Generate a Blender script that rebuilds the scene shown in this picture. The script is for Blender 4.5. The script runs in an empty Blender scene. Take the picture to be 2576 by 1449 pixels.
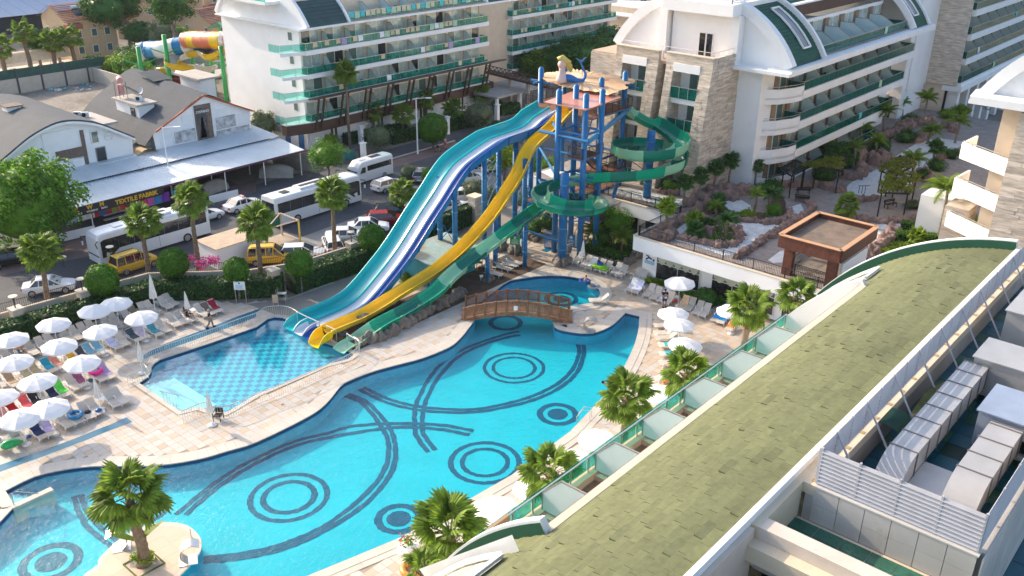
import bpy,bmesh,math,random
from mathutils import Vector,Matrix
from mathutils.geometry import tessellate_polygon
from math import sin,cos,pi,radians,sqrt,atan2,hypot
SC=bpy.context.scene
COL=SC.collection
rnd=random.Random(7)
F=2334.75;H=36.0
PT,RO,YA=radians(24.60722066),radians(0.66215778),radians(-130.78606706)
_h=(-sin(YA),-cos(YA))
FW=Vector((_h[0]*cos(PT),_h[1]*cos(PT),-sin(PT)))
RT0=Vector((_h[1],-_h[0],0));UP0=RT0.cross(FW)
RT=RT0*cos(RO)+UP0*sin(RO);UP=RT.cross(FW)
cam_d=bpy.data.cameras.new('camera');cam=bpy.data.objects.new('camera',cam_d);COL.objects.link(cam)
m=Matrix((RT,UP,-FW)).transposed().to_4x4();m.translation=Vector((0,0,H));cam.matrix_world=m
cam_d.sensor_width=36;cam_d.lens=F/2576*36;cam_d.clip_end=2500;cam_d.clip_start=0.5
SC.camera=cam
SUN_AZ,SUN_EL=radians(97),radians(27)
w=bpy.data.worlds.new('World');SC.world=w;w.use_nodes=True
nt=w.node_tree;bg=nt.nodes['Background']
sky=nt.nodes.new('ShaderNodeTexSky');sky.sky_type='NISHITA';sky.sun_disc=False
sky.sun_elevation=SUN_EL;sky.sun_rotation=pi/2-SUN_AZ;sky.altitude=10;sky.air_density=1.0;sky.dust_density=3.0;sky.ozone_density=1.0
nt.links.new(sky.outputs[0],bg.inputs[0]);bg.inputs[1].default_value=0.15
sd=bpy.data.lights.new('sun','SUN');sd.energy=2.5;sd.angle=radians(0.6);sd.color=(1.0,0.84,0.64)
so=bpy.data.objects.new('sun',sd);COL.objects.link(so)
so.rotation_euler=Vector((cos(SUN_AZ)*cos(SUN_EL),sin(SUN_AZ)*cos(SUN_EL),sin(SUN_EL))).to_track_quat('Z','Y').to_euler()
SC.view_settings.view_transform='Standard';SC.view_settings.look='None';SC.view_settings.gamma=1;SC.view_settings.use_curve_mapping=False
SC.view_settings.exposure=1.2
SC.render.engine='CYCLES'
SC.cycles.max_bounces=8;SC.cycles.transparent_max_bounces=12
def _d(x,y):return FW*F+RT*(x-1288)-UP*(y-724.5)
def G(x,y,z=0.0):
 d=_d(x,y);return Vector((0,0,H))+d*((z-H)/d.z)
def GV(x,y,v):
 d=_d(x,y);return Vector((0,0,H))+d*(v/d.y)
def GU(x,y,u):
 d=_d(x,y);return Vector((0,0,H))+d*(u/d.x)
def ZD(r,c,x,y):return((c-1)*644+x/4,(r-1)*362.25+y/4)
def W(r,c,x,y,z=0.0):return G(*ZD(r,c,x,y),z)
def WV(r,c,x,y,v):return GV(*ZD(r,c,x,y),v)
def WU(r,c,x,y,u):return GU(*ZD(r,c,x,y),u)
def depth(p):return(Vector(p)-Vector((0,0,H))).dot(FW)
MATS={}
def mat(name,col,rough=0.6,metal=0.0,var=0.10,scale=1.5,bump=0.0,bscale=20,spec=0.5,alpha=None,island=0.0,trans=0.0,dirt=None,emit=None,fine=0.0,ior=1.45,sss=0.0,streak=0):
 if name in MATS:return MATS[name]
 M=bpy.data.materials.new(name);M.use_nodes=True;nt=M.node_tree;N=nt.nodes;L=nt.links
 b=N['Principled BSDF'];b.inputs['Roughness'].default_value=rough;b.inputs['Metallic'].default_value=metal
 b.inputs['Specular IOR Level'].default_value=spec;b.inputs['IOR'].default_value=ior
 tc=N.new('ShaderNodeTexCoord')
 src=None
 base=N.new('ShaderNodeRGB');base.outputs[0].default_value=(*col,1);src=base.outputs[0]
 def mul(src,fac_out,lo,hi):
  mr=N.new('ShaderNodeMapRange');mr.inputs['From Min'].default_value=0.0;mr.inputs['From Max'].default_value=1.0
  mr.inputs['To Min'].default_value=lo;mr.inputs['To Max'].default_value=hi;L.new(fac_out,mr.inputs['Value'])
  vm=N.new('ShaderNodeVectorMath');vm.operation='SCALE';L.new(src,vm.inputs[0]);L.new(mr.outputs[0],vm.inputs['Scale']);return vm.outputs[0]
 geo=N.new('ShaderNodeNewGeometry')
 if var:
  n=N.new('ShaderNodeTexNoise');n.inputs['Scale'].default_value=scale;n.inputs['Detail'].default_value=6;L.new(geo.outputs['Position'],n.inputs['Vector'])
  st=N.new('ShaderNodeMapRange');st.inputs['From Min'].default_value=0.3;st.inputs['From Max'].default_value=0.7;L.new(n.outputs['Fac'],st.inputs['Value'])
  src=mul(src,st.outputs[0],1-var,1+var)
 if streak:
  mp=N.new('ShaderNodeMapping');mp.inputs['Scale'].default_value=(1,1,9);L.new(geo.outputs['Position'],mp.inputs[0]);n=N.new('ShaderNodeTexNoise');n.inputs['Scale'].default_value=.9;n.inputs['Detail'].default_value=5;L.new(mp.outputs[0],n.inputs['Vector'])
  st=N.new('ShaderNodeMapRange');st.inputs['From Min'].default_value=0.35;st.inputs['From Max'].default_value=0.65;L.new(n.outputs['Fac'],st.inputs['Value']);src=mul(src,st.outputs[0],1-streak,1+streak)
 if fine:
  n=N.new('ShaderNodeTexNoise');n.inputs['Scale'].default_value=scale*14;n.inputs['Detail'].default_value=3;L.new(geo.outputs['Position'],n.inputs['Vector'])
  st=N.new('ShaderNodeMapRange');st.inputs['From Min'].default_value=0.3;st.inputs['From Max'].default_value=0.7;L.new(n.outputs['Fac'],st.inputs['Value'])
  src=mul(src,st.outputs[0],1-fine,1+fine)
 if island:
  oi=N.new('ShaderNodeObjectInfo');ad=N.new('ShaderNodeMath');ad.operation='ADD';L.new(geo.outputs['Random Per Island'],ad.inputs[0]);L.new(oi.outputs['Random'],ad.inputs[1])
  fr=N.new('ShaderNodeMath');fr.operation='FRACT';L.new(ad.outputs[0],fr.inputs[0])
  src=mul(src,fr.outputs[0],1-island,1+island)
 if dirt:
  dc,dth,dsc=dirt
  n=N.new('ShaderNodeTexNoise');n.inputs['Scale'].default_value=dsc;n.inputs['Detail'].default_value=8;n.inputs['Roughness'].default_value=0.65;L.new(geo.outputs['Position'],n.inputs['Vector'])
  st=N.new('ShaderNodeMapRange');st.inputs['From Min'].default_value=dth;st.inputs['From Max'].default_value=dth+0.16;L.new(n.outputs['Fac'],st.inputs['Value'])
  mx=N.new('ShaderNodeMix');mx.data_type='RGBA';L.new(st.outputs[0],mx.inputs['Factor']);L.new(src,mx.inputs['A']);mx.inputs['B'].default_value=(*dc,1);src=mx.outputs['Result']
 L.new(src,b.inputs['Base Color'])
 if bump:
  n=N.new('ShaderNodeTexNoise');n.inputs['Scale'].default_value=bscale;n.inputs['Detail'].default_value=4;L.new(geo.outputs['Position'],n.inputs['Vector'])
  bp=N.new('ShaderNodeBump');bp.inputs['Strength'].default_value=bump;bp.inputs['Distance'].default_value=0.05;L.new(n.outputs['Fac'],bp.inputs['Height']);L.new(bp.outputs[0],b.inputs['Normal'])
 if trans:
  t=N.new('ShaderNodeBsdfTranslucent');L.new(src,t.inputs['Color']);mx=N.new('ShaderNodeMixShader');mx.inputs[0].default_value=trans
  L.new(b.outputs[0],mx.inputs[1]);L.new(t.outputs[0],mx.inputs[2]);L.new(mx.outputs[0],N['Material Output'].inputs['Surface'])
 if alpha is not None:
  tr=N.new('ShaderNodeBsdfTransparent');tr.inputs[0].default_value=(*[min(1,0.35+0.75*c/max(col))for c in col],1)
  mx=N.new('ShaderNodeMixShader');mx.inputs[0].default_value=alpha
  L.new(tr.outputs[0],mx.inputs[1]);L.new(b.outputs[0],mx.inputs[2]);L.new(mx.outputs[0],N['Material Output'].inputs['Surface'])
 if emit:b.inputs['Emission Color'].default_value=(*col,1);b.inputs['Emission Strength'].default_value=emit
 MATS[name]=M;return M
def nodes(M):return M.node_tree.nodes,M.node_tree.links,M.node_tree.nodes['Principled BSDF']
WHITE=mat('white_render',(0.83,0.83,0.83),0.8,var=0.04,scale=0.5,dirt=((0.62,0.60,0.56),0.62,0.35))
WHITE2=mat('white_paint',(0.82,0.82,0.82),0.45,var=0.03)
CREAM=mat('cream_render',(0.66,0.55,0.43),0.8,var=0.07,scale=0.8)
PLASTIC=mat('white_plastic',(0.82,0.81,0.80),0.35,var=0.02)
SLING=mat('beige_sling',(0.50,0.45,0.39),0.75,var=0.05,scale=3,island=0.10)
CANVAS=mat('white_canvas',(0.86,0.86,0.87),0.8,var=0.03,scale=2,trans=0.16)
STEEL=mat('brushed_steel',(0.62,0.60,0.57),0.35,metal=0.8,var=0.05)
BLACKM=mat('black_iron',(0.025,0.022,0.022),0.45,var=0.2)
DARKW=mat('dark_wicker',(0.035,0.03,0.028),0.6,var=0.2)
GLASSG=mat('green_glass',(0.03,0.24,0.18),0.06,var=0,alpha=0.40,spec=0.8)
FROST=mat('frosted_glass',(0.60,0.74,0.74),0.35,var=0.03,alpha=0.93)
PANE=mat('window_pane',(0.10,0.16,0.15),0.06,var=0.25,scale=0.6,spec=1.0)
PANEC=mat('curtained_pane',(0.44,0.51,0.48),0.12,var=0.22,scale=1.8,spec=0.9)
PANED=mat('dark_glass',(0.015,0.018,0.02),0.05,var=0.3,spec=1.0)
FRAMEG=mat('grey_frame',(0.30,0.29,0.27),0.5,var=0.05)
FRAMEW=mat('white_frame',(0.76,0.75,0.72),0.45,var=0.03)
STONE=mat('travertine_cladding',(0.53,0.455,0.375),0.8,var=0.10,scale=1.2,bump=0.3,bscale=12,island=0.16,streak=.26)
STONEB=mat('brown_stone_pier',(0.25,0.18,0.125),0.8,var=0.2,scale=2.0,bump=0.3,bscale=10,island=0.1)
CONC=mat('concrete',(0.40,0.37,0.34),0.85,var=0.12,scale=0.7,dirt=((0.22,0.17,0.13),0.60,0.8),fine=0.05)
ASPH=mat('asphalt',(0.085,0.085,0.092),0.85,var=0.22,scale=0.25,fine=0.12,bump=0.3,bscale=40,dirt=((0.15,0.145,0.14),0.58,0.12))
BLUE=mat('tower_blue',(0.012,0.145,0.36),0.42,var=0.15,scale=0.8,dirt=((0.10,0.27,0.42),0.60,1.2))
LBLUE=mat('tower_light_blue',(0.05,0.26,0.46),0.45,var=0.12,scale=1.0)
ROCK=mat('grey_rock',(0.19,0.165,0.14),0.9,var=0.30,scale=2.2,bump=0.9,bscale=6,island=0.12,fine=0.1)
ROCKP=mat('pink_artificial_rock',(0.25,0.165,0.135),0.9,var=0.28,scale=1.6,bump=0.9,bscale=5,island=0.10,fine=0.08)
SOIL=mat('soil',(0.10,0.065,0.045),0.95,var=0.3,scale=1.2,fine=0.25,bump=0.6,bscale=15)
WOOD=mat('brown_wood',(0.20,0.095,0.045),0.6,var=0.25,scale=3,fine=0.15,island=0.12)
WOODR=mat('red_brown_cladding',(0.115,0.036,0.020),0.55,var=0.3,scale=2.5,fine=0.15,island=0.15)
TRUNK=mat('palm_trunk',(0.20,0.145,0.10),0.9,var=0.3,scale=5,bump=0.9,bscale=18,fine=0.2)
TRUNKG=mat('grey_trunk',(0.23,0.20,0.17),0.9,var=0.3,scale=5,bump=0.6,bscale=18)
RUB=mat('rubber',(0.02,0.02,0.02),0.8,var=0.1)
def leaf(name,col,tr=0.35,isl=0.35):return mat(name,col,0.5,var=0.25,scale=1.2,island=isl,trans=tr,spec=0.35)
LEAF_PALM=leaf('palm_leaf',(0.18,0.28,0.03),0.5,0.3)
LEAF_PALM2=leaf('palm_leaf_dark',(0.060,0.150,0.030),0.38,0.3)
LEAF_DRY=leaf('dry_leaf',(0.28,0.19,0.075),0.3,0.3)
LEAF_TREE=leaf('tree_leaf',(0.11,0.25,0.018),.4)
LEAF_BALL=leaf('clipped_leaf',(0.075,0.200,0.014),.4)
LEAF_DARK=leaf('dark_leaf',(0.05,0.14,0.022),0.3)
LEAF_HEDGE=leaf('hedge_leaf',(0.030,0.100,0.016),0.3)
LEAF_LIME=leaf('lime_leaf',(0.20,0.30,0.015),.42)
LEAF_VINE=leaf('vine_leaf',(0.19,0.22,0.025),.4)
LEAF_OLIVE=leaf('olive_leaf',(0.13,0.17,0.085))
class MB:
 def __init__(s):s.v=[];s.f=[];s.mi=[];s.m=0
 def add(s,vs,fs):
  n=len(s.v);s.v+=[tuple(v)for v in vs];s.f+=[tuple(i+n for i in f)for f in fs];s.mi+=[s.m]*len(fs);return s
 def quad(s,*p):return s.add(p,[tuple(range(len(p)))])
 def box(s,x0,x1,y0,y1,z0,z1):
  if x0>x1:x0,x1=x1,x0
  if y0>y1:y0,y1=y1,y0
  return s.add([(x0,y0,z0),(x1,y0,z0),(x1,y1,z0),(x0,y1,z0),(x0,y0,z1),(x1,y0,z1),(x1,y1,z1),(x0,y1,z1)],[(0,3,2,1),(4,5,6,7),(0,1,5,4),(1,2,6,5),(2,3,7,6),(3,0,4,7)])
 def obox(s,c,sz,rz=0.0,tilt=None):
  R=Matrix.Rotation(rz,3,'Z')
  if tilt:R=R@Matrix.Rotation(tilt[1],3,tilt[0])
  c=Vector(c);P=[]
  for k in(-.5,.5):
   for a,b in((-.5,-.5),(.5,-.5),(.5,.5),(-.5,.5)):P.append(c+R@Vector((a*sz[0],b*sz[1],k*sz[2])))
  return s.add(P,[(0,3,2,1),(4,5,6,7),(0,1,5,4),(1,2,6,5),(2,3,7,6),(3,0,4,7)])
 def bar(s,a,b,w,h=None):
  h=h or w;a=Vector(a);b=Vector(b);d=b-a;L=d.length
  if L<1e-6:return s
  d/=L;u=d.cross(Vector((0,0,1)))
  if u.length<1e-3:u=Vector((1,0,0))
  u.normalize();t=u.cross(d)
  P=[]
  for p in(a,b):
   for i,j in((-.5,-.5),(.5,-.5),(.5,.5),(-.5,.5)):P.append(p+u*i*w+t*j*h)
  return s.add(P,[(0,3,2,1),(4,5,6,7),(0,1,5,4),(1,2,6,5),(2,3,7,6),(3,0,4,7)])
 def tube(s,path,r,n=8,cap=True):
  path=[Vector(p)for p in path];rs=r if isinstance(r,(list,tuple))else[r]*len(path)
  vs=[];prev=None
  for i,p in enumerate(path):
   d=(path[min(i+1,len(path)-1)]-path[max(i-1,0)]).normalized()
   if prev is None:
    u=d.cross(Vector((0,0,1)))
    if u.length<1e-3:u=Vector((1,0,0))
   else:u=prev-d*prev.dot(d)
   u.normalize();prev=u;t=d.cross(u)
   for k in range(n):a=2*pi*k/n;vs.append(p+(u*cos(a)+t*sin(a))*rs[i])
  fs=[]
  for i in range(len(path)-1):
   for k in range(n):fs.append((i*n+k,i*n+(k+1)%n,(i+1)*n+(k+1)%n,(i+1)*n+k))
  if cap:fs.append(tuple(range(n-1,-1,-1)));fs.append(tuple(range((len(path)-1)*n,len(path)*n)))
  return s.add(vs,fs)
 def cyl(s,c,r,z0,z1,n=16,r2=None):return s.tube([(c[0],c[1],z0),(c[0],c[1],z1)],[r,r if r2 is None else r2],n)
 def lathe(s,prof,n=16,c=(0,0,0)):
  vs=[];fs=[]
  for r,z in prof:
   for k in range(n):a=2*pi*k/n;vs.append((c[0]+r*cos(a),c[1]+r*sin(a),c[2]+z))
  for i in range(len(prof)-1):
   for k in range(n):fs.append((i*n+k,i*n+(k+1)%n,(i+1)*n+(k+1)%n,(i+1)*n+k))
  return s.add(vs,fs)
 def prism(s,pts,z0,z1):
  n=len(pts);vs=[(p[0],p[1],z0)for p in pts]+[(p[0],p[1],z1)for p in pts]
  T=tessellate_polygon([[Vector((p[0],p[1],0))for p in pts]])
  fs=[tuple(t)for t in T]+[tuple(i+n for i in t)for t in T]+[(i,(i+1)%n,(i+1)%n+n,i+n)for i in range(n)]
  return s.add(vs,fs)
 def plate(s,pts,th):
  P=[Vector(p)for p in pts];n=(P[1]-P[0]).cross(P[2]-P[1]).normalized()*th;k=len(P)
  return s.add(P+[p+n for p in P],[tuple(range(k-1,-1,-1)),tuple(range(k,2*k))]+[(i,(i+1)%k,(i+1)%k+k,i+k)for i in range(k)])
 def sheet(s,loops,z):
  L=[[Vector((p[0],p[1],0))for p in l]for l in loops];T=tessellate_polygon(L)
  flat=[p for l in L for p in l]
  fs=[]
  for t in T:
   a,b,c=[flat[i]for i in t]
   fs.append(tuple(t)if(b-a).cross(c-a).z>0 else(t[0],t[2],t[1]))
  return s.add([(p.x,p.y,z)for p in flat],fs)
 def grid(s,rows):
  n=len(rows[0]);vs=[p for r in rows for p in r]
  return s.add(vs,[(i*n+k,i*n+k+1,(i+1)*n+k+1,(i+1)*n+k)for i in range(len(rows)-1)for k in range(n-1)])
 def mesh(s,name,mats,smooth=False):
  me=bpy.data.meshes.new(name);me.from_pydata([tuple(v)for v in s.v],[],s.f)
  if not isinstance(mats,(list,tuple)):mats=[mats]
  for q in mats:me.materials.append(q)
  if len(mats)>1:me.polygons.foreach_set('material_index',s.mi)
  if smooth:me.polygons.foreach_set('use_smooth',[True]*len(s.f))
  me.update();return me
 def build(s,name,mats,parent=None,smooth=False,world=False,kind=None):
  return put(name,s.mesh(name,mats,smooth),parent,world=world,kind=kind)
def put(name,me,parent=None,loc=None,rz=0.0,world=False,kind=None,scale=None):
 o=bpy.data.objects.new(name,me);COL.objects.link(o)
 if parent is not None:
  o.parent=parent
  if world:o.matrix_parent_inverse=Matrix.Translation(-parent.location)
 if loc is not None:o.location=loc
 if rz:o.rotation_euler=(0,0,rz)
 if scale is not None:o.scale=scale
 if kind:o['kind']=kind
 return o
def tag(o,label,cat,group=None):
 o['label']=label;o['category']=cat
 if group:o['group']=group
 return o
def thing(name,label,cat,loc=(0,0,0),rz=0.0,group=None):
 o=bpy.data.objects.new(name,None);COL.objects.link(o);o.location=loc;o.rotation_euler=(0,0,rz);o.empty_display_size=0.3
 return tag(o,label,cat,group)
def struct(o):o['kind']='structure';return o
def kids(o):return[c for c in KIDS.get(o,[])]
def copy_tree(o,loc=None,rz=None,label=None,group=None,scale=None,cat=None,parent=None,skip=()):
 c=o.copy();COL.objects.link(c)
 if parent is not None:c.parent=parent
 if loc is not None:c.location=loc
 if rz is not None:c.rotation_euler=(0,0,rz)
 if scale is not None:c.scale=(scale,)*3 if not hasattr(scale,'__len__')else scale
 if label:c['label']=label
 if group:c['group']=group
 if cat:c['category']=cat
 for ch in o.children:copy_tree(ch,parent=c)
 return c
def recolor(o,old,new):
 """swap one material of a thing and of its parts (copies the mesh it touches)"""
 for p in[o]+list(o.children_recursive):
  if p.type=='MESH' and any(s.material is old for s in p.material_slots):
   p.data=p.data.copy()
   for i,mm in enumerate(p.data.materials):
    if mm is old:p.data.materials[i]=new
ORD=['first','second','third','fourth','fifth','sixth','seventh','eighth','ninth','tenth','eleventh','twelfth','thirteenth','fourteenth','fifteenth','sixteenth','seventeenth','eighteenth','nineteenth','twentieth']
def nth(i):return ORD[i]if i<20 else('twenty '+ORD[i-20]if i<29 else 'last')
def inside(p,poly):
 x,y=p[0],p[1];r=False;n=len(poly);j=n-1
 for i in range(n):
  xi,yi=poly[i][0],poly[i][1];xj,yj=poly[j][0],poly[j][1]
  if(yi>y)!=(yj>y)and x<(xj-xi)*(y-yi)/(yj-yi)+xi:r=not r
  j=i
 return r
def spline(pts,n=6,closed=False):
 P=[Vector(p)for p in pts];out=[];m=len(P);R=range(m if closed else m-1)
 for i in R:
  if closed:p0,p1,p2,p3=P[(i-1)%m],P[i],P[(i+1)%m],P[(i+2)%m]
  else:p0,p1,p2,p3=P[max(i-1,0)],P[i],P[i+1],P[min(i+2,m-1)]
  for k in range(n):
   t=k/n;out.append(0.5*((2*p1)+(p2-p0)*t+(2*p0-5*p1+4*p2-p3)*t*t+(3*p1-p0-3*p2+p3)*t**3))
 if not closed:out.append(P[-1])
 return out
def offset(poly,d):
 n=len(poly);out=[]
 for i in range(n):
  a=Vector(poly[i-1][:2]);b=Vector(poly[i][:2]);c=Vector(poly[(i+1)%n][:2])
  d1=(b-a).normalized()if(b-a).length>1e-6 else Vector((1,0));d2=(c-b).normalized()if(c-b).length>1e-6 else d1
  t=(d1+d2);t=t.normalized()if t.length>1e-6 else d1
  nn=Vector((-t.y,t.x));k=1/max(0.5,nn.dot(Vector((-d1.y,d1.x))));out.append(Vector((b.x+nn.x*d*k,b.y+nn.y*d*k,0)))
 return out
def area(poly):return 0.5*sum(poly[i-1][0]*poly[i][1]-poly[i][0]*poly[i-1][1]for i in range(len(poly)))
def ccw(poly):return poly if area(poly)>0 else poly[::-1]
def text_mesh(txt,size,ext=0.02,bold=0.0,name='lettering'):
 cu=bpy.data.curves.new(name,'FONT');cu.body=txt;cu.size=size;cu.extrude=ext;cu.offset=bold;cu.align_x='LEFT';cu.resolution_u=3
 o=bpy.data.objects.new(name,cu);COL.objects.link(o);dg=bpy.context.evaluated_depsgraph_get();me=bpy.data.meshes.new_from_object(o.evaluated_get(dg));bpy.data.objects.remove(o);return me
def place_text(name,txt,size,m,loc,xdir,ydir,parent,ext=0.02,bold=0.0,world=True):
 me=text_mesh(txt,size,ext,bold);me.materials.clear();me.materials.append(m)
 x=Vector(xdir).normalized();y=Vector(ydir).normalized();z=x.cross(y);R=Matrix((x,y,z)).transposed().to_4x4();R.translation=Vector(loc)
 me.transform(R);return put(name,me,parent,world=world)
def loop(lst,z=0.0):return[W(r,c,x,y,z)for r,c,x,y in lst]
WL=-0.10
PN=-1.10
_up=loop([(4,1,50,595),(4,1,350,450),(4,1,650,380),(4,1,900,350),(4,1,1100,345),(4,1,1560,340),(4,1,2000,275),(4,1,2300,190),(4,1,2576,105),(3,2,500,1310),(3,2,700,1170),(3,2,850,990),(3,2,950,930),(3,2,1150,850),(3,2,1400,780),(3,2,1650,715),(3,2,1850,640),(3,2,1980,575),(3,2,2080,480),(3,2,2150,390),(3,2,2190,340)])
_up=spline(_up,3)
_chan=[G(1196,785),G(1196,768)]
_round=[G((1900+x/4.287)/1.4907,(880+y/4.287)/1.4907)for x,y in[(-50,800),(60,740),(200,712),(500,670),(800,660),(1050,680),(1250,730),(1400,800),(1495,900),(1500,980),(1430,1060)]]
_round=spline(_round,4)
_platL=[G((1900+x/4.287)/1.4907,(880+y/4.287)/1.4907)for x,y in[(1345,1105),(1100,1148),(960,1180)]]+[G(1400,790),G(1391,812)]
_plat=loop([(3,3,430,395),(3,3,500,425),(3,3,640,450),(3,3,760,457),(3,3,880,435),(3,3,1000,380),(3,3,1080,310),(3,3,1140,250)])
_plat=spline(_plat,4)
_right=spline(loop([(3,3,1285,285),(3,3,1275,420),(3,3,1240,560),(3,3,1190,680),(3,3,1130,800)]),3)+loop([(3,3,920,1100),(3,3,590,1449),(4,2,2576,440),(4,2,2000,770),(4,2,1480,1060),(4,2,1000,1260),(4,2,540,1449)])
_last=_right[-1]
_bot=[G(620,1500),G(420,1600),G(100,1640),G(-160,1560),G(-150,1420),G(-40,1345)]+loop([(4,1,0,905),(4,1,120,775)])
_steps=loop([(4,1,150,745),(4,1,135,735)])
MAIN=_up+_chan+_round+_platL+_plat+_right+_bot+_steps
MAIN=ccw([Vector((p.x,p.y,0))for p in MAIN])
ISLE=spline(loop([(4,1,865,1449),(4,1,1000,1350),(4,1,1010,1290),(4,1,1170,1130),(4,1,1280,1055),(4,1,1400,985),(4,1,1550,942),(4,1,1700,930),(4,1,1850,950),(4,1,1950,1010),(4,1,2010,1090),(4,1,2020,1170),(4,1,1990,1250),(4,1,1920,1340),(4,1,1810,1449)]),3)
ISLE=ISLE+[G(420,1500),G(350,1560),G(230,1560),G(190,1490)]
ISLE=ccw([Vector((p.x,p.y,0))for p in ISLE])
SPLASH=[G(*p)for p in[(349,964.5),(372,948),(380,935),(380,924),(388,914),(402,905),(425,897),(525,864.5),(644,823),(674,802),(690,797.5),(712,799.5),(729,807),(736,822),(760,838),(784,851),(806,859),(835,868),(860,878),(886,886),(890,894),(876.5,904.5),(819,919.5),(644,994.5),(590,1028),(567.5,1039.5),(550,1039),(530,1035),(500,1026),(455,1037)]]
SPLASH=ccw([Vector((p.x,p.y,0))for p in SPLASH])
DECK=[Vector(p)for p in[(-10,20.6),(68.9,20.6),(68.9,31),(69.6,44.6),(78,45),(78,63.6),(70,64.0),(52.7,64.3),(44.0,64.8),(40.6,67.2),(37.7,72.2),(20,74.2),(-10,75.5)]]
DECK=[Vector((p[0],p[1],0))for p in DECK]
GROUT=mat('deck_bed',(0.34,0.28,0.22),0.9,var=0.1)
TILE_A=mat('pale_paving',(0.50,0.455,0.405),0.6,var=0.08,scale=0.35,island=0.06,fine=0.04,dirt=((0.42,0.37,0.32),0.60,0.25))
TILE_B=mat('peach_paving',(0.50,0.40,0.305),0.6,var=0.08,scale=0.35,island=0.12,fine=0.04)
COPE=mat('coping_stone',(0.52,0.47,0.41),0.6,var=0.08,scale=0.5,island=0.05,fine=0.03)
POOLT=mat('pool_mosaic',(0.002,0.45,0.52),0.5,var=0.06,scale=0.5,fine=0.05)
POOLD=mat('pool_mosaic_dark',(0.0005,0.075,0.145),0.5,var=0.12,scale=0.7,fine=0.08)
POOLW=mat('pool_wall_tile',(0.01,0.36,0.52),0.4,var=0.08)
NAVYT=mat('navy_edge_tile',(0.01,0.06,0.16),0.3,var=0.15)
deck_o=struct(MB().sheet([DECK,MAIN,SPLASH],0.0).build('pool_deck',GROUT))
GBED=mat('ground_earth',(0.20,0.17,0.14),0.95,var=0.25,scale=0.15,fine=0.15)
outer=[Vector(p)for p in[(-300,-300,0),(900,-300,0),(900,900,0),(-300,900,0)]]
ground_o=struct(MB().sheet([outer,DECK],-0.004).build('ground',GBED))
def ring(name,poly,w,z0,z1,mats,parent,step=1.1,lift=0.0):
 """a coping of separate stones along a pool edge, outside the water"""
 P=ccw(poly);n=len(P);O=offset(P,-w);I=offset(P,0.03)
 mbs=[]
 i=0
 while i<n:
  j=i;acc=0
  while j<i+3 and acc<step:acc+=(P[(j+1)%n]-P[j%n]).length;j+=1
  q=MB();inn=[I[k%n]for k in range(i,j+1)];out=[O[k%n]for k in range(i,j+1)]
  for a in range(len(inn)-1):
   if(inn[a+1]-inn[a]).length<1e-4:continue
   g=(inn[a+1]-inn[a]).normalized()*0.012 if(inn[a+1]-inn[a]).length>.1 else Vector((0,0,0))
   A,B,C_,D_=inn[a]+g,inn[a+1],out[a+1],out[a]+g
   q.add([(A.x,A.y,z0),(B.x,B.y,z0),(C_.x,C_.y,z0),(D_.x,D_.y,z0),(A.x,A.y,z1),(B.x,B.y,z1),(C_.x,C_.y,z1),(D_.x,D_.y,z1)],[(3,2,1,0),(4,5,6,7),(0,1,5,4),(1,2,6,5),(2,3,7,6),(3,0,4,7)])
  mbs.append(q);i=j
 for q in mbs:
  if q.f:q.build(name,mats,parent)
ring('coping_stone',MAIN,0.62,-0.02,0.055,COPE,deck_o)
ring('outer_coping_stone',[p for p in offset(MAIN,-0.66)],0.42,-0.02,0.035,COPE,deck_o,step=1.6)
ring('coping_stone',SPLASH,0.34,-0.02,0.05,COPE,deck_o)
MAINX=offset(MAIN,-1.12);SPLX=offset(SPLASH,-0.30)
S_=0.60
tiles=[]
for i in range(-10,135):
 for j in range(34,126):
  c=Vector(((i+.5)*S_,(j+.5)*S_,0))
  if not inside(c,DECK)or inside(c,MAINX)or inside(c,SPLX):continue
  b=(i%2==0)and((j+i//2)%2==0)
  if rnd.random()<0.06:b=not b
  if c.x>56 and c.y>30 and rnd.random()<0.55:b=True
  d=depth(c);rel=c-Vector((0,0,H));px=1288+F*rel.dot(RT)/d;py=724.5-F*rel.dot(UP)/d
  if not(-40<px<2616 and-40<py<1490):continue
  tiles.append((d,c,b))
tiles.sort(key=lambda t:t[0])
tm={}
for b in(0,1):
 q=MB();q.box(-S_/2+.008,S_/2-.008,-S_/2+.008,S_/2-.008,-0.004,0.014);tm[b]=q.mesh('tile',TILE_B if b else TILE_A)
rest={0:MB(),1:MB()}
for k,(d,c,b)in enumerate(tiles):
 if k<300:put('tile',tm[int(b)],deck_o,loc=(c.x,c.y,rnd.uniform(0,.003)))
 else:
  h=S_/2-.008;x,y=c.x,c.y;zz=0.014+rnd.uniform(0,.003)
  rest[int(b)].add([(x-h,y-h,zz),(x+h,y-h,zz),(x+h,y+h,zz),(x-h,y+h,zz),(x-h,y-h,0.001),(x+h,y-h,0.001),(x+h,y+h,0.001),(x-h,y+h,0.001)],[(0,1,2,3),(4,5,1,0),(5,6,2,1),(6,7,3,2),(7,4,0,3)])
rest[0].build('paving',TILE_A,deck_o,kind='stuff');rest[1].build('paving',TILE_B,deck_o,kind='stuff')
def basin(name,poly,floor,mw,mf):
 P=ccw(poly);n=len(P)
 q=MB();q.m=0;q.sheet([P],floor);q.m=1
 for i in range(n):
  a,b=P[i],P[(i+1)%n];q.quad((a.x,a.y,floor),(b.x,b.y,floor),(b.x,b.y,-0.30),(a.x,a.y,-0.30))
 q.m=2
 for i in range(n):
  a,b=P[i],P[(i+1)%n];q.quad((a.x,a.y,-0.30),(b.x,b.y,-0.30),(b.x,b.y,0.0),(a.x,a.y,0.0))
 return struct(q.build(name,[mf,mw,NAVYT]))
basin('pool_floor',MAIN,PN,POOLW,POOLT)
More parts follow.
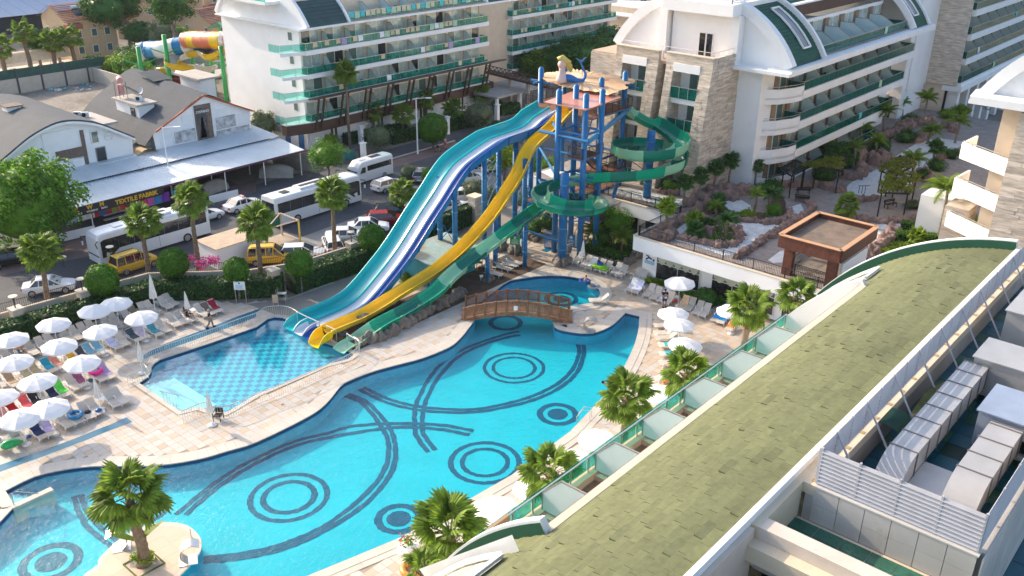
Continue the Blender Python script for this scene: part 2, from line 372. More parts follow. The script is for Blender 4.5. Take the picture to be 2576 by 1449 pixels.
def band(path,wd,z,name,jit=0.035,closed=False):
 P=[Vector((p[0],p[1],0))for p in path];q=MB();n=len(P);L=[];R_=[]
 for i in range(n):
  a=P[(i-1)%n]if closed else P[max(i-1,0)];c=P[(i+1)%n]if closed else P[min(i+1,n-1)]
  t=(c-a).normalized();nn=Vector((-t.y,t.x,0));L.append(P[i]+nn*(wd/2+rnd.uniform(-jit,jit)));R_.append(P[i]-nn*(wd/2+rnd.uniform(-jit,jit)))
 for i in range(n if closed else n-1):
  j=(i+1)%n;q.quad((R_[i].x,R_[i].y,z),(R_[j].x,R_[j].y,z),(L[j].x,L[j].y,z),(L[i].x,L[i].y,z))
 return struct(q.build(name,POOLD))
def ringpx(cx,cy,hw,thick,z=PN,disc=None):
 c=G(cx,cy,z);k=depth(c)/F;r=hw*k;t=thick*k
 n=max(60,int(r*40))
 band([c+Vector((cos(2*pi*i/n),sin(2*pi*i/n),0))*(r-t/2)for i in range(n)],t,z+0.006,'mosaic_ring',closed=True)
 if disc:
  rr=disc*k;n=70;q=MB();P=[(c.x+(rr+rnd.uniform(-.03,.03))*cos(2*pi*i/n),c.y+(rr+rnd.uniform(-.03,.03))*sin(2*pi*i/n),z+0.006)for i in range(n)]
  q.quad(*P);struct(q.build('mosaic_disc',POOLD))
ringpx(1293,925,79,9.5);ringpx(1293,925,57,9)
ringpx(1403,1042,53,16,disc=26)
ringpx(1220,1163,93,14);ringpx(1220,1163,64,13)
ringpx(727,1250,102,15);ringpx(727,1250,71,16)
ringpx(1003,1305,61,19,disc=31)
ringpx(128,1414,76,23,disc=38)
ringpx(1412,752,43,12,disc=21)
ringpx(372,1283,52,14,disc=26)
ringpx(1272,812,44,13)
_b=[(3,2,2650,440),(3,2,2576,450),(3,2,2400,500),(3,2,2100,610),(3,2,1900,730),(3,2,1750,900),(3,2,1650,1080),(3,2,1600,1220),(3,2,1600,1449),(4,2,1630,0+60),(4,2,1670,130),(4,2,1735,205)]
_c=[(3,2,2660,478),(3,2,2576,487),(3,2,2300,565),(3,2,2050,685),(3,2,1850,880),(3,2,1735,1080),(3,2,1680,1250),(3,2,1680,1449),(4,2,1710,60),(4,2,1755,120),(4,2,1805,185)]
_e=[(3,3,660,545),(3,3,675,650),(3,3,630,780),(3,3,550,890),(3,3,400,1000),(3,3,200,1090),(3,3,0,1150),(3,2,2200,1222),(3,2,1720,1205),(3,2,1400,1140),(3,2,1200,1060),(3,2,1040,980)]
_g=[(3,3,712,545),(3,3,725,650),(3,3,680,800),(3,3,590,920),(3,3,430,1035),(3,3,220,1125),(3,3,0,1185),(3,2,2200,1250),(3,2,1720,1240),(3,2,1380,1175),(3,2,1170,1090),(3,2,1000,1000)]
_i=[(3,2,870,1080),(3,2,1050,1150),(3,2,1180,1280),(3,2,1240,1370),(4,2,1290,0),(4,2,1330,100),(4,2,1320,300),(4,2,1230,480),(4,2,1020,700),(4,2,700,940),(4,2,300,1120),(4,2,0,1200),(4,1,2300,1245),(4,1,2050,1268)]
_j=[(3,2,910,1060),(3,2,1100,1140),(3,2,1230,1260),(3,2,1320,1370),(4,2,1365,0),(4,2,1400,140),(4,2,1390,330),(4,2,1290,520),(4,2,1080,740),(4,2,750,960),(4,2,350,1150),(4,2,0,1245),(4,1,2300,1285),(4,1,2050,1305)]
_k=[(4,1,1770,835),(4,1,2000,640),(4,1,2250,455),(4,1,2576,268),(4,2,400,95),(4,2,700,20),(3,2,1000,1388),(3,2,1500,1365),(3,2,1900,1385),(3,2,2190,1440)]
_l=[(4,1,1865,835),(4,1,2100,625),(4,1,2330,462),(4,1,2576,318),(4,2,400,140),(4,2,800,45),(3,2,1180,1430),(3,2,1500,1403),(3,2,1850,1425),(3,2,2150,1480)]
_m=[(4,1,745,650),(4,1,790,800),(4,1,900,980),(4,1,1130,1160)]
_n=[(4,1,815,630),(4,1,860,760),(4,1,980,930),(4,1,1175,1100)]
for ii,a in enumerate((_b,_c,_e,_g,_i,_j,_k,_l,_m,_n)):
 pts=spline([W(r,c,x,y,PN)for r,c,x,y in a],8)
 band([p+Vector((0,0,0))for p in pts],0.36,PN+0.010+0.002*ii,'mosaic_band',jit=0.04)
SF=-0.75
SP_L=mat('splash_tile_light',(0.03,0.46,0.58),0.4,var=0.05,island=0.08)
SP_D=mat('splash_tile_blue',(0.008,0.22,0.36),0.4,var=0.05,island=0.12)
basin('splash_pool_floor',SPLASH,SF,POOLW,SP_L)
qa=MB();s2=0.5;SPI=offset(SPLASH,0.25)
for i in range(20,100):
 for j in range(90,150):
  c=Vector((i*s2,j*s2,0))
  if(i+j)%2==0 and inside(c,SPI):a_=s2*.49;qa.quad((c.x-a_,c.y-a_,SF+.005),(c.x+a_,c.y-a_,SF+.005),(c.x+a_,c.y+a_,SF+.005),(c.x-a_,c.y+a_,SF+.005))
qa.build('floor_diamonds',SP_D,kind='structure')
stp=[G(349,964.5),G(455,1037),G(500,1026),G(388,950)]
for k in range(5):
 t0=k*0.55;n_=Vector((cos(radians(3)),0,0));a,b=G(352,966),G(457,1036)
 dv=(b-a).normalized();nn=Vector((-dv.y,dv.x,0))*1
 if(nn.x<0):nn=-nn
 A=a+nn*t0;B=b+nn*t0;C_=b+nn*(t0+.55);D_=a+nn*(t0+.55)
 top=-0.22-0.11*k
 q=MB();q.prism([A,B,C_,D_],SF+.002,top);struct(q.build('pool_step',mat('step_tile',(0.35,0.62,0.66),0.4,var=0.06)))
def water(name,poly,z,bump,sc,tint,rough=0.02,ior=1.38):
 M_=bpy.data.materials.new('water_'+name);M_.use_nodes=True;N=M_.node_tree.nodes;L=M_.node_tree.links;N.remove(N['Principled BSDF'])
 out=N['Material Output'];geo=N.new('ShaderNodeNewGeometry');mp=N.new('ShaderNodeMapping');mp.inputs['Scale'].default_value=(1.0,1.4,1);L.new(geo.outputs['Position'],mp.inputs[0])
 n1=N.new('ShaderNodeTexNoise');n1.inputs['Scale'].default_value=sc;n1.inputs['Detail'].default_value=5;n1.inputs['Roughness'].default_value=0.6;n1.inputs['Distortion'].default_value=0.6;L.new(mp.outputs[0],n1.inputs['Vector'])
 bp=N.new('ShaderNodeBump');bp.inputs['Strength'].default_value=bump;bp.inputs['Distance'].default_value=0.22;L.new(n1.outputs['Fac'],bp.inputs['Height'])
 gl=N.new('ShaderNodeBsdfGlossy');gl.inputs['Roughness'].default_value=rough;L.new(bp.outputs[0],gl.inputs['Normal'])
 tr=N.new('ShaderNodeBsdfTransparent');tr.inputs[0].default_value=(*tint,1)
 fr=N.new('ShaderNodeFresnel');fr.inputs['IOR'].default_value=ior;L.new(bp.outputs[0],fr.inputs['Normal'])
 mx=N.new('ShaderNodeMixShader');bf=N.new('ShaderNodeMath');bf.operation='SUBTRACT';bf.inputs[0].default_value=1.0;L.new(geo.outputs['Backfacing'],bf.inputs[1]);ml=N.new('ShaderNodeMath');ml.operation='MULTIPLY';L.new(fr.outputs[0],ml.inputs[0]);L.new(bf.outputs[0],ml.inputs[1]);L.new(ml.outputs[0],mx.inputs[0]);L.new(tr.outputs[0],mx.inputs[1]);L.new(gl.outputs[0],mx.inputs[2]);L.new(mx.outputs[0],out.inputs['Surface'])
 return struct(MB().sheet([ccw(poly)],z).build(name,M_))
water('pool_water',MAIN,WL,0.5,1.9,(0.60,0.93,0.97))
water('splash_pool_water',SPLASH,-0.13,0.03,1.5,(0.72,0.95,0.97),ior=1.7)
PLATT=mat('island_paving',(0.56,0.44,0.335),0.6,var=0.08,scale=0.5,fine=0.03)
def isle(name,poly,inner,label,z=0.12):
 q=MB();P=ccw(poly);n=len(P)
 for i in range(n):
  a,b=P[i],P[(i+1)%n];q.quad((a.x,a.y,PN),(b.x,b.y,PN),(b.x,b.y,z-.1),(a.x,a.y,z-.1))
 o=struct(q.build(name,POOLW));return o
io=isle('island',ISLE,None,'')
q=MB();q.prism(offset(ISLE,-0.06),0.02,0.12);q.build('island_rim',COPE,io)
ii=offset(ISLE,0.42);mn=[min(p.x for p in ii),max(p.x for p in ii),min(p.y for p in ii),max(p.y for p in ii)]
s3=0.9;q=MB();k=0
a=mn[0]
ti=MB().box(-s3/2+.006,s3/2-.006,-s3/2+.006,s3/2-.006,0,.03).mesh('slab',mat('island_slab',(0.56,0.44,0.335),0.6,var=0.08,scale=0.5,fine=0.03,island=0.06))
while a<mn[1]:
 b=mn[2]
 while b<mn[3]:
  if inside((a+s3/2,b+s3/2),offset(ISLE,0.75)):put('slab',ti,io,loc=(a+s3/2,b+s3/2,0.10))
  b+=s3
 a+=s3
q=MB();q.prism(offset(ISLE,0.25),0.05,0.124);q.build('island_paving',PLATT,io)
q=MB();A,B=W(4,1,120,760,0),W(4,1,525,575,0);q.bar(A+Vector((0,0,-.5)),B+Vector((0,0,-.5)),0.42,1.14);sp=struct(q.build('pool_wall',COPE))
q=MB()
for k in range(6):
 t=k/6;a1=W(4,1,52,597,0);a2=W(4,1,135,735,0);b1=W(4,1,450,535,0);
 e=(W(4,1,300,480,0)-a1)/6*1.0
 p0=a1+(b1-a1)*t;p1=a2+(b1-a1)*t;p2=a2+(b1-a1)*(t+1/6);p3=a1+(b1-a1)*(t+1/6)
 q.prism([p0,p1,p2,p3],PN+.01,-0.22-0.14*k)
struct(q.build('pool_steps',mat('step_tile',(0.35,0.62,0.66))))
CHN=mat('channel_tile',(0.004,0.13,0.23),0.3,var=0.1,spec=.5,island=0.1)
for pts in([(1410,700,1420,728),(1500,642,1500,690),(1620,578,1640,632),(1800,510,1800,578),(2100,400,2100,470),(2400,282,2400,362),(2576,222,2576,292)],[(1272,1300,1332,1348),(1120,1370,1180,1405),(960,1430,1010,1470),(700,1535,760,1570),(380,1650,430,1695),(0,1780,0,1850),(-200,1850,-200,1920)]):
 q=MB()
 for a,b in zip(pts[:-1],pts[1:]):
  q.quad(*[tuple(W(3,1,x,y,0.02)+Vector((0,0,.002)))for x,y in((a[0],a[1]),(b[0],b[1]),(b[2],b[3]),(a[2],a[3]))])
 struct(q.build('foot_channel',CHN))
q=MB();q.quad(*[W(3,2,x,y,0.021)for x,y in((-20,225),(60,200),(88,212),(0,245))]);struct(q.build('foot_channel',CHN))
def glossy(name,col):return mat(name,col,0.22,var=0.05,scale=0.6,spec=0.6)
TURQ=glossy('slide_turquoise',(0.003,0.42,0.44));SWHT=glossy('slide_white',(0.66,0.70,0.74));SBLU=glossy('slide_blue',(0.004,0.075,0.34));SBLU2=glossy('slide_side_blue',(0.006,0.15,0.36))
YEL=glossy('slide_yellow',(0.86,0.55,0.004));YEL2=glossy('slide_yellow_side',(0.72,0.50,0.05))
GR=[glossy('slide_green_mid',(0.004,0.36,0.20)),glossy('slide_green_dark',(0.003,0.19,0.13)),glossy('slide_green_pale',(0.30,0.60,0.38))]
def prof(side,pts,v):
 P=[GV(*p,v)for p in pts];P=[Vector((p.x,0,p.z))for p in P];return spline(P,4)
rimL=[(1352,253),(1338,262),(1313,277),(1288,299),(1244,315),(1206,327.5),(1181,342),(1151,362),(1114,390),(1086,425),(1056,472),(1019,527),(981,587),(951,630),(919,670),(894,700),(871,724.5),(851,739.5),(819,757),(781,774.5),(757,784.5),(744,796)]
def channel_profile(wd,depth_,flare=0.0,n=9,round_=True):
 """cross section from left (+V) rim to right rim: (dv, dz) relative to the left rim height"""
 out=[]
 for i in range(n):
  t=i/(n-1);a=pi*t;x=wd/2*cos(a);z=-depth_*(abs(sin(a))**0.65)
  out.append((x,z))
 return out
def lane_strip(q,path,v0,section,m,u_end=None):
 rows=[]
 for p in path:rows.append([(p.x,v0+dv,p.z+dz)for dv,dz in section])
 q.m=m;q.grid(rows)
P3=prof('L',rimL,60.6)
P3=[Vector((p.x,0,max(p.z,.78)))for p in P3]
VL,VR=60.6,57.0
t3=thing('racing_slide','wide three lane racing slide in turquoise, white and blue','water slide',(39,58.8,0))
RIM=0.62
def lane(name,va,vb,mt,z_off=-0.55,edge=True):
 q=MB();rows=[]
 for p in P3:
  r=[]
  for k in range(9):
   t=k/8;v=va+(vb-va)*t;r.append((p.x,v,max(p.z+z_off-.16*sin(pi*t)**.8,.16)))
  rows.append(r)
 q.grid(rows[::-1]);return q.build(name,mt,t3,smooth=True,world=True)
LV=[60.42,59.05,57.85,56.98]
lane('lane',LV[0],LV[1],TURQ)
lane('lane',LV[1],LV[2],SWHT)
lane('lane',LV[2],LV[3],SBLU)
for v,mt in((LV[1],TURQ),(LV[2],SWHT)):
 q=MB();q.grid([[(p.x,v+.09,p.z-.56),(p.x,v+.05,p.z-.38),(p.x,v-.05,p.z-.38),(p.x,v-.09,p.z-.56)]for p in P3]);q.build('divider',mt,t3,smooth=True,world=True)
def wall3(v,s,mt,mt2,name):
 q=MB();q.grid([[(p.x,v,p.z-.60),(p.x,v+s*.10,p.z-.2),(p.x,v+s*.14,p.z),(p.x,v+s*.26,p.z+.02),(p.x,v+s*.26,p.z-.06)]for p in P3]);q.build(name,mt,t3,smooth=True,world=True)
 q=MB();q.grid([[(p.x,v+s*.26,p.z-.06),(p.x,v+s*.20,p.z-.10),(p.x,v+s*.18,p.z-.75),(p.x,v,p.z-.85)]for p in P3]);q.build('outer_side',mt2,t3,world=True)
wall3(60.42,1,TURQ,TURQ,'side_wall');wall3(56.98,-1,SBLU,SBLU2,'side_wall')
q=MB();q.grid([[(p.x,60.5,p.z-.86),(p.x,56.95,p.z-.86)]for p in P3]);q.build('underside',SBLU2,t3,world=True)
acc=0
for i in range(1,len(P3)):
 acc+=(P3[i]-P3[i-1]).length
 if acc>2.6:
  acc=0;p=P3[i];d=(P3[i]-P3[i-1]).normalized()*.05
  q=MB();q.bar((p.x,56.74,p.z-.08),(p.x,56.78,p.z-.82),.06,.08);q.build('flange',SBLU,t3,world=True)
def exit_lip(va,vb,p,mt,par,inset=1.5):
 q=MB();ri=[];ro=[];n=8;m_=(va+vb)/2;h=(va-vb)/2
 for k in range(n+1):
  u=p.x-inset*k/n;zf=.16-.14*k/n;zt=zf+(p.z-zf)*(1-(k/n)**3*.82)
  ri.append([(u,m_+h*cos(pi*j/10),zf+(zt-zf)*(1-sin(pi*j/10)**.6))for j in range(11)]);ro.append([(u,m_+(h+.06)*cos(pi*j/10),zf-.07+(zt-zf+.07)*(1-sin(pi*j/10)**.6))for j in range(11)])
 q.grid(ri);q.grid(ro[::-1]);q.grid([ri[-1],ro[-1]]);q.grid([[a[0],b[0]]for a,b in zip(ri,ro)]);q.grid([[b[-1],a[-1]]for a,b in zip(ri,ro)]);q.build('exit_lip',mt,par,smooth=True,world=True)
zend=P3[-1]
for i,mt in enumerate((TURQ,SWHT,SBLU)):exit_lip(LV[i],LV[i+1],Vector((zend.x+.05,0,zend.z)),mt,t3)
def flume(root,path,rad,mats_fn,wall=0.0,n=11,seglen=3.0,sidefn=None,open_up=None):
 """open half pipe along a 3-D path; sections in turn take mats_fn(i); coloured sections are parts"""
 P=[Vector(p)for p in path];N_=len(P);fr=[]
 for i in range(N_):
  d=(P[min(i+1,N_-1)]-P[max(i-1,0)]).normalized();s=d.cross(Vector((0,0,1))).normalized();u=s.cross(d);fr.append((d,s,u))
 seg=0;start=0;acc=0
 cuts=[0]
 for i in range(1,N_):
  acc+=(P[i]-P[i-1]).length
  if acc>=seglen or i==N_-1:cuts.append(i);acc=0
 for k,(a,b)in enumerate(zip(cuts[:-1],cuts[1:])):
  q=MB();ri=[];ro=[]
  for i in range(a,b+1):
   d,s,u=fr[i];hi=open_up(i/(N_-1))if open_up else(0,0)
   r=[];o=[]
   r.append(P[i]-s*(rad+.02)+u*hi[0]);o.append(P[i]-s*(rad+.13)+u*(hi[0]+0.0))
   for j in range(n):
    t=pi*j/(n-1);sq=abs(sin(t))**0.75
    r.append(P[i]-s*rad*cos(t)-u*rad*1.0*sq);o.append(P[i]-s*(rad+.06)*cos(t)-u*(rad+.06)*sq)
   r.append(P[i]+s*(rad+.02)+u*hi[1]);o.append(P[i]+s*(rad+.13)+u*hi[1])
   ri.append(r);ro.append(o)
  mi_,mo_=mats_fn(k)
  q.m=0;q.grid(ri[::-1]);q.m=1;q.grid(ro)
  q.m=0;q.grid([[x[0],y[0]]for x,y in zip(ri,ro)]);q.grid([[y[-1],x[-1]]for x,y in zip(ri,ro)])
  q.build('slide_section',[mi_,mo_],root,smooth=True,world=True)
  if k:
   d,s,u=fr[a];q=MB();ring_=[]
   for j in range(n):t=pi*j/(n-1);ring_.append(P[a]-s*(rad+.10)*cos(t)-u*(rad+.10)*abs(sin(t))**.75)
   q.tube(ring_,.045,4);q.build('flange',mo_,root,world=True)
ty=thing('speed_slide','straight yellow speed slide between the racing slide and the green slide','water slide',(40,56,0))
yl=[Z_ for Z_ in[(808,822),(819,815),(894,784.5),(944,757),(994,724.5),(1069,679.75),(1119,642.25),(1169,594.75),(1219,537.25),(1256.5,482.25),(1288,432.25),(1320.5,362.25),(1375.5,312.5),(1410,274),(1428,265)]]
yp=spline([Vector((GV(*p,56.35).x,55.75,GV(*p,56.35).z))for p in yl],4)
flume(ty,yp,0.66,lambda k:(YEL,YEL2),seglen=3.2)
zt=yp[0];exit_lip(56.4,55.1,Vector((zt.x+.15,0,zt.z)),YEL,ty)
tg=thing('spiral_slide','long green slide with two spiral loops and pale and dark bands','water slide',(41,53.6,0))
gl_=[(872,853),(885,845),(944,804.5),(1006.5,772),(1081.5,724.5),(1119,687.25),(1169,644.75),(1219,607.25),(1288,554.75),(1325.5,527.25)]
gp=[Vector((GV(*p,54.2).x,53.62,GV(*p,54.2).z))for p in gl_]
C2=Vector((67.6,51.1,0));R2=2.95;C1=Vector((78.3,49.3,0));R1=3.15
full=list(gp)
z0=gp[-1].z+0.15
angs=[100,75,45,15,-15,-45,-75,-105,-135,-165,-195,-225,-255,-285,-310]
nn_=len(angs)
for i,a in enumerate(angs):full.append(Vector((C2.x+R2*cos(radians(a)),C2.y+R2*sin(radians(a)),z0+i*0.135)))
zc=full[-1].z
full+=[Vector((71.6,51.6,zc+.35)),Vector((73.4,49.0,zc+.65)),Vector((75.2,47.1,zc+.9))]
zc=full[-1].z
for i,a in enumerate([-118,-90,-60,-30,0,30,60,90,120,150,180,210,240,270,300,330,348]):full.append(Vector((C1.x+R1*cos(radians(a)),C1.y+R1*sin(radians(a)),zc+.1+i*0.135)))
zc=full[-1].z
full+=[Vector((81.75,50.4,zc+.55)),Vector((81.5,52.3,zc+1.05)),Vector((81.0,53.9,12.7))]
gpath=spline(full,5)
flume(tg,gpath,0.70,lambda k:(GR[[2,0,1,0,2,1][k%6]],)*2,seglen=2.35,open_up=lambda t:(0.0,0.5 if .30<t<.97 else 0.0))
exit_lip(54.3,52.94,Vector((gpath[0].x+.15,0,gpath[0].z)),GR[2],tg)
for nm,(a,b),g_ in(('left',((3,2,410,240),(3,2,635,345)),0),('mid',((3,2,705,375),(3,2,805,420)),0),('right',((3,2,912,458),(3,2,1005,515)),0)):
 A=W(*a,1.15);B=W(*b,1.15);q=MB();q.tube([A,B],.035,6);q.tube([A,A+Vector((0,0,-1.1))],.03,6);q.tube([B,B+Vector((0,0,-1.1))],.03,6)
 tag(q.build('safety_bar',STEEL),'steel bar across the exit of the %s'%{'left':'three lane racing slide','mid':'yellow slide','right':'green slide'}[nm],'safety bar')
TW=thing('slide_tower','blue steel slide tower with platforms, stairs and shell roof','slide tower',(75,56,0))
cA,cB,cC,cD,cE,cF,cG,cH=[Vector(p)for p in((76,61.87,0),(80.1,61.9,0),(76.2,54.2,0),(72.1,51.1,0),(69.1,54,0),(69.5,51.1,0),(80.5,54.3,0),(71.9,54.1,0))]
for c in(cA,cB,cC,cD,cE,cF,cG,cH):
 q=MB();q.cyl(c,.29,0,16.4,14);q.lathe([(.29,16.4),(.24,16.5),(.12,16.62),(.0,16.66)],14,(c.x,c.y,0));p=q.build('column',BLUE,TW,smooth=True,world=True)
ROOFP=mat('coral_roof',(0.56,0.235,0.155),0.3,var=0.08,spec=0.8,dirt=((0.62,0.42,0.30),0.62,0.5))
q=MB();q.prism([(68.6,55.4),(68.9,50.6),(75.4,51.2),(76.3,54.6),(74.6,56.3)],15.15,15.25);q.build('flat_roof',ROOFP,TW,world=True)
SHELL=mat('shell_roof',(0.62,0.38,0.21),0.4,var=0.12,spec=0.6,island=0.08,dirt=((0.56,0.27,0.16),0.55,0.5))
SHELL2=mat('shell_roof_yellow',(0.62,0.40,0.19),0.4,var=0.12,spec=0.6)
apex=Vector((75.3,54.2,15.35));outl=[W(1,3,x,y,15.6)for x,y in[(318,790),(315,755),(345,730),(400,728),(470,715),(560,692),(640,697),(720,708),(860,728),(1000,765),(1100,790),(1190,790),(1232,810),(1215,830),(1120,850),(1168,880),(1080,905),(1030,925),(960,950)]]
outl=[Vector((p.x,p.y,0))for p in outl]
front=[W(1,3,x,y,15.6)for x,y in[(960,950),(930,925),(720,905),(600,880),(520,870),(440,838),(360,820),(318,790)]]
cen=Vector((77.3,57.5,0));loopo=spline(outl,2)+spline([Vector((p.x,p.y,0))for p in front[1:-1]],2)
n_=len(loopo)
q=MB()
for i in range(n_):
 a,b=loopo[i],loopo[(i+1)%n_];q.m=i%2
 for(f0,f1)in((0,.5),(.5,1)):
  za=15.95-.45*f0;zb=15.95-.45*f1;e=.10*(i%2)
  pa0,pb0=cen.lerp(a,f0),cen.lerp(b,f0);pa1,pb1=cen.lerp(a,f1),cen.lerp(b,f1);mid0=cen.lerp((a+b)/2,f0);mid1=cen.lerp((a+b)/2,f1*1.03)
  r=lambda p,z:(p.x,p.y,z)
  q.quad(r(pa0,za),r(mid0,za+.06*f0),r(mid1,zb+.12*f1),r(pa1,zb));q.quad(r(mid0,za+.06*f0),r(pb0,za),r(pb1,zb),r(mid1,zb+.12*f1))
q.build('shell_roof',[SHELL,SHELL2],TW,world=True)
for a,b in(((cA.x-1.2,61.9),(cA.x+5.4,61.9)),((76.2,54.2),(82.2,54.3)),((cA.x,60),(cA.x,63.2)),((80.4,52.6),(80.4,56)),((76.2,52.8),(76.2,62.5))):
 q=MB();q.bar((a[0],a[1],15.1),(b[0],b[1],15.1),.18);q.build('roof_beam',BLUE,TW,world=True)
PLANK=mat('platform_planks',(0.24,0.12,0.075),0.7,var=0.2,scale=2,fine=0.1,island=0.12)
def platform(x0,x1,y0,y1,z,rail='LRFB',name='platform'):
 q=MB();n=int((x1-x0)/.25)
 pf=MB().box(x0,x1,y0,y1,z-.16,z-.05).build(name,BLUE,TW,world=True)
 for i in range(n):q.box(x0+i*.25+.01,x0+i*.25+.24,y0,y1,z-.048,z)
 q.build('planks',PLANK,pf,world=False)
 E={'F':((x0,y0),(x0,y1)),'B':((x1,y0),(x1,y1)),'L':((x0,y1),(x1,y1)),'R':((x0,y0),(x1,y0))}
 for s in rail:railing(E[s][0],E[s][1],z,TW)
def railing(a,b,z,root,h=1.05,m=BLACKM,sp=0.14,zb=None,name='railing'):
 zb=z if zb is None else zb;a=Vector((a[0],a[1],z));b=Vector((b[0],b[1],zb));q=MB();L=(b-a).length;n=max(2,int(L/sp));up=Vector((0,0,h))
 q.bar(a+up,b+up,.06,.05);q.bar(a+Vector((0,0,.1)),b+Vector((0,0,.1)),.04)
 for i in range(n+1):
  p=a.lerp(b,i/n);big=(i%8==0)or i==n;q.bar(p+Vector((0,0,0 if big else .1)),p+up,.05 if big else .018)
 return q.build(name,m,root,world=root is not None)
platform(74.2,81.0,53.6,62.4,12.9,'LB')
railing((74.2,57.1),(74.2,57.0),12.9,TW);railing((76.3,53.6),(80.2,53.6),12.9,TW);railing((74.3,60.9),(74.3,62.4),12.9,TW)
platform(69.0,72.4,50.9,52.6,10.3,'FR');platform(69.0,72.2,50.9,52.5,5.6,'FR');platform(72.2,76.4,50.9,54.2,7.9,'RB');platform(69,80.6,54.2,58,4.6,'FR');platform(72.2,76.4,50.9,54.2,3.2,'RB')
def stair(a,b,wd,n=14):
 a=Vector(a);b=Vector(b);d=(b-a);h=Vector((d.x,d.y,0)).normalized();s=Vector((-h.y,h.x,0))*wd/2
 st=MB();st.bar(a+s,b+s,.06,.22);st.bar(a-s,b-s,.06,.22);so_=st.build('stair',BLUE,TW,world=True)
 q=MB()
 for i in range(n):
  p=a.lerp(b,(i+.5)/n);q.obox(p+Vector((0,0,.12)),(.28,wd,.04),atan2(h.y,h.x))
 q.build('treads',PLANK,so_)
 for sg in(s,-s):q=MB();q.tube([a+sg+Vector((0,0,1)),b+sg+Vector((0,0,1))],.03,5);q.build('handrail',WOOD,TW,world=True)
stair((70.3,52.5,10.3),(74.6,54.6,12.9),1.1);stair((70.6,51.8,10.3),(74.4,52.9,7.9),1.1);stair((74.0,52.2,7.9),(70.8,51.8,5.6),1.1);stair((71,51.9,5.6),(74,52.9,3.2),1.1);stair((74.2,52.9,3.2),(70.2,52.2,0),1.2)
for a,b in((cE,cA),(cF,cE),(cF,cD),(cD,cH),(cE,cH),(cC,cA),(cC,cG),(cG,cB),(cD,cC)):
 for z in(4.4,8.0,12.6):
  q=MB();q.tube([(a.x,a.y,z),(b.x,b.y,z)],.13,8);q.build('beam',BLUE,TW,world=True)
q=MB();q.tube([(69.3,50.6,12.0),(80.8,54.0,12.5)],.24,10);q.build('beam',LBLUE,TW,world=True)
q=MB();q.tube([(69.0,56.2,12.2),(69.1,50.3,12.2)],.18,8);q.build('beam',BLUE,TW,world=True)
q=MB();q.tube([(69.1,57.2,4.6),(69.3,50.0,4.6)],.2,8);q.build('beam',BLUE,TW,world=True)
q=MB();q.tube([(80.8,54.0,7.6),(73.0,49.8,5.9)],.2,8);q.build('beam',BLUE,TW,world=True)
q=MB()
ed=[W(2,3,325,1045),W(2,3,460,1065)]
for i in range(13):
 p=ed[0].lerp(ed[1],i/12);q.bar(p,p+Vector((0,0,1.9)),.05)
for z in(.1,1.0,1.9):q.bar(ed[0]+Vector((0,0,z)),ed[1]+Vector((0,0,z)),.06)
tag(q.build('stair_gate',BLUE),'dark blue barred gate at the foot of the tower stairs','gate')
def spost(name,c,zt,r=.27,label='',grp='blue columns under the slides',z0=0.0,bandm=WHITE2):
 t=thing(name,label,'column',(c[0],c[1],z0),group=grp);q=MB();q.cyl(c,r,z0,zt,16);q.build('shaft',BLUE,t,smooth=True,world=True)
 z=z0+1.6
 while z<zt-.3:
  q=MB();q.lathe([(r+.005,z),(r+.03,z+.02),(r+.03,z+.10),(r+.005,z+.12)],16,(c[0],c[1],0));q.build('collar',STEEL if bandm is None else LBLUE,t,world=True);z+=2.2
 return t
sp_=spost('support_column',(67.06,51.41),9.3,.42,'thick blue column on a rock base inside the lower green loop')
spost('support_column',(78.89,49.62),11.5,.42,'thick blue column on the garden terrace inside the upper green loop',z0=4.35)
def under(u,v,P=P3):
 return min(P,key=lambda p:abs(p.x-u)).z-.9
for(px,py,v,lab)in((1143,480,58.0,'tall blue column carrying the racing slide, nearest the pump house'),(1106,525,59.9,'blue column behind the pump house roof under the racing slide'),(1218,382,58.0,'tall blue column under the upper bend of the racing slide'),(1255,377,60.0,'blue column behind, under the upper bend of the racing slide'),(1297,375,57.9,'blue column nearest the tower under the racing slide'),(1336,409,59.8,'rear blue column nearest the tower under the racing slide')):
 u=GV(px,py,v).x;spost('support_column',(u,v),under(u,v),.26,lab)
def underg(u,P):return min(P,key=lambda p:abs(p.x-u)).z-.7
for(u,v,P,lab,r)in((58.9,53.9,gp[2:],'blue column rising from the sunbed terrace to the green slide',.2),(47.5,53.62,gp,'short blue post under the low end of the green slide',.1),(53.0,55.75,yp,'short blue post under the middle of the yellow slide',.12),(61.8,55.5,yp,'blue column on a rock base under the steep yellow slide',.24),(66.3,55.7,yp,'blue column under the top of the yellow slide',.24),(64.0,53.6,gp,'blue column where the green slide leaves its lower loop',.22)):
 spost('support_column',(u,v),underg(u,P),r,lab)
for(a,b,z0,z1)in(((GV(1143,480,58).x,58),(GV(1106,525,59.9).x,59.9),0,6.2),((GV(1218,382,58).x,58),(GV(1255,377,60).x,60),0,11),((GV(1297,375,57.9).x,57.9),(GV(1336,409,59.8).x,59.8),0,11)):
 k=0;z=z0+.6;t=thing('brace_frame','thin blue cross bracing between a pair of slide columns, %s'%['next to the pump house','below the slide bend','nearest the tower'][[0,11][0]if z1<7 else(1 if a[0]<64 else 2)],'bracing',(a[0],a[1],0))
 while z<z1-1.5:
  q=MB();q.tube([(a[0],a[1],z),(b[0],b[1],z+2.1)],.04,5);q.tube([(b[0],b[1],z),(a[0],a[1],z+2.1)],.04,5);q.tube([(a[0],a[1],z),(b[0],b[1],z)],.04,5);q.build('brace',BLUE,t,world=True);z+=2.15
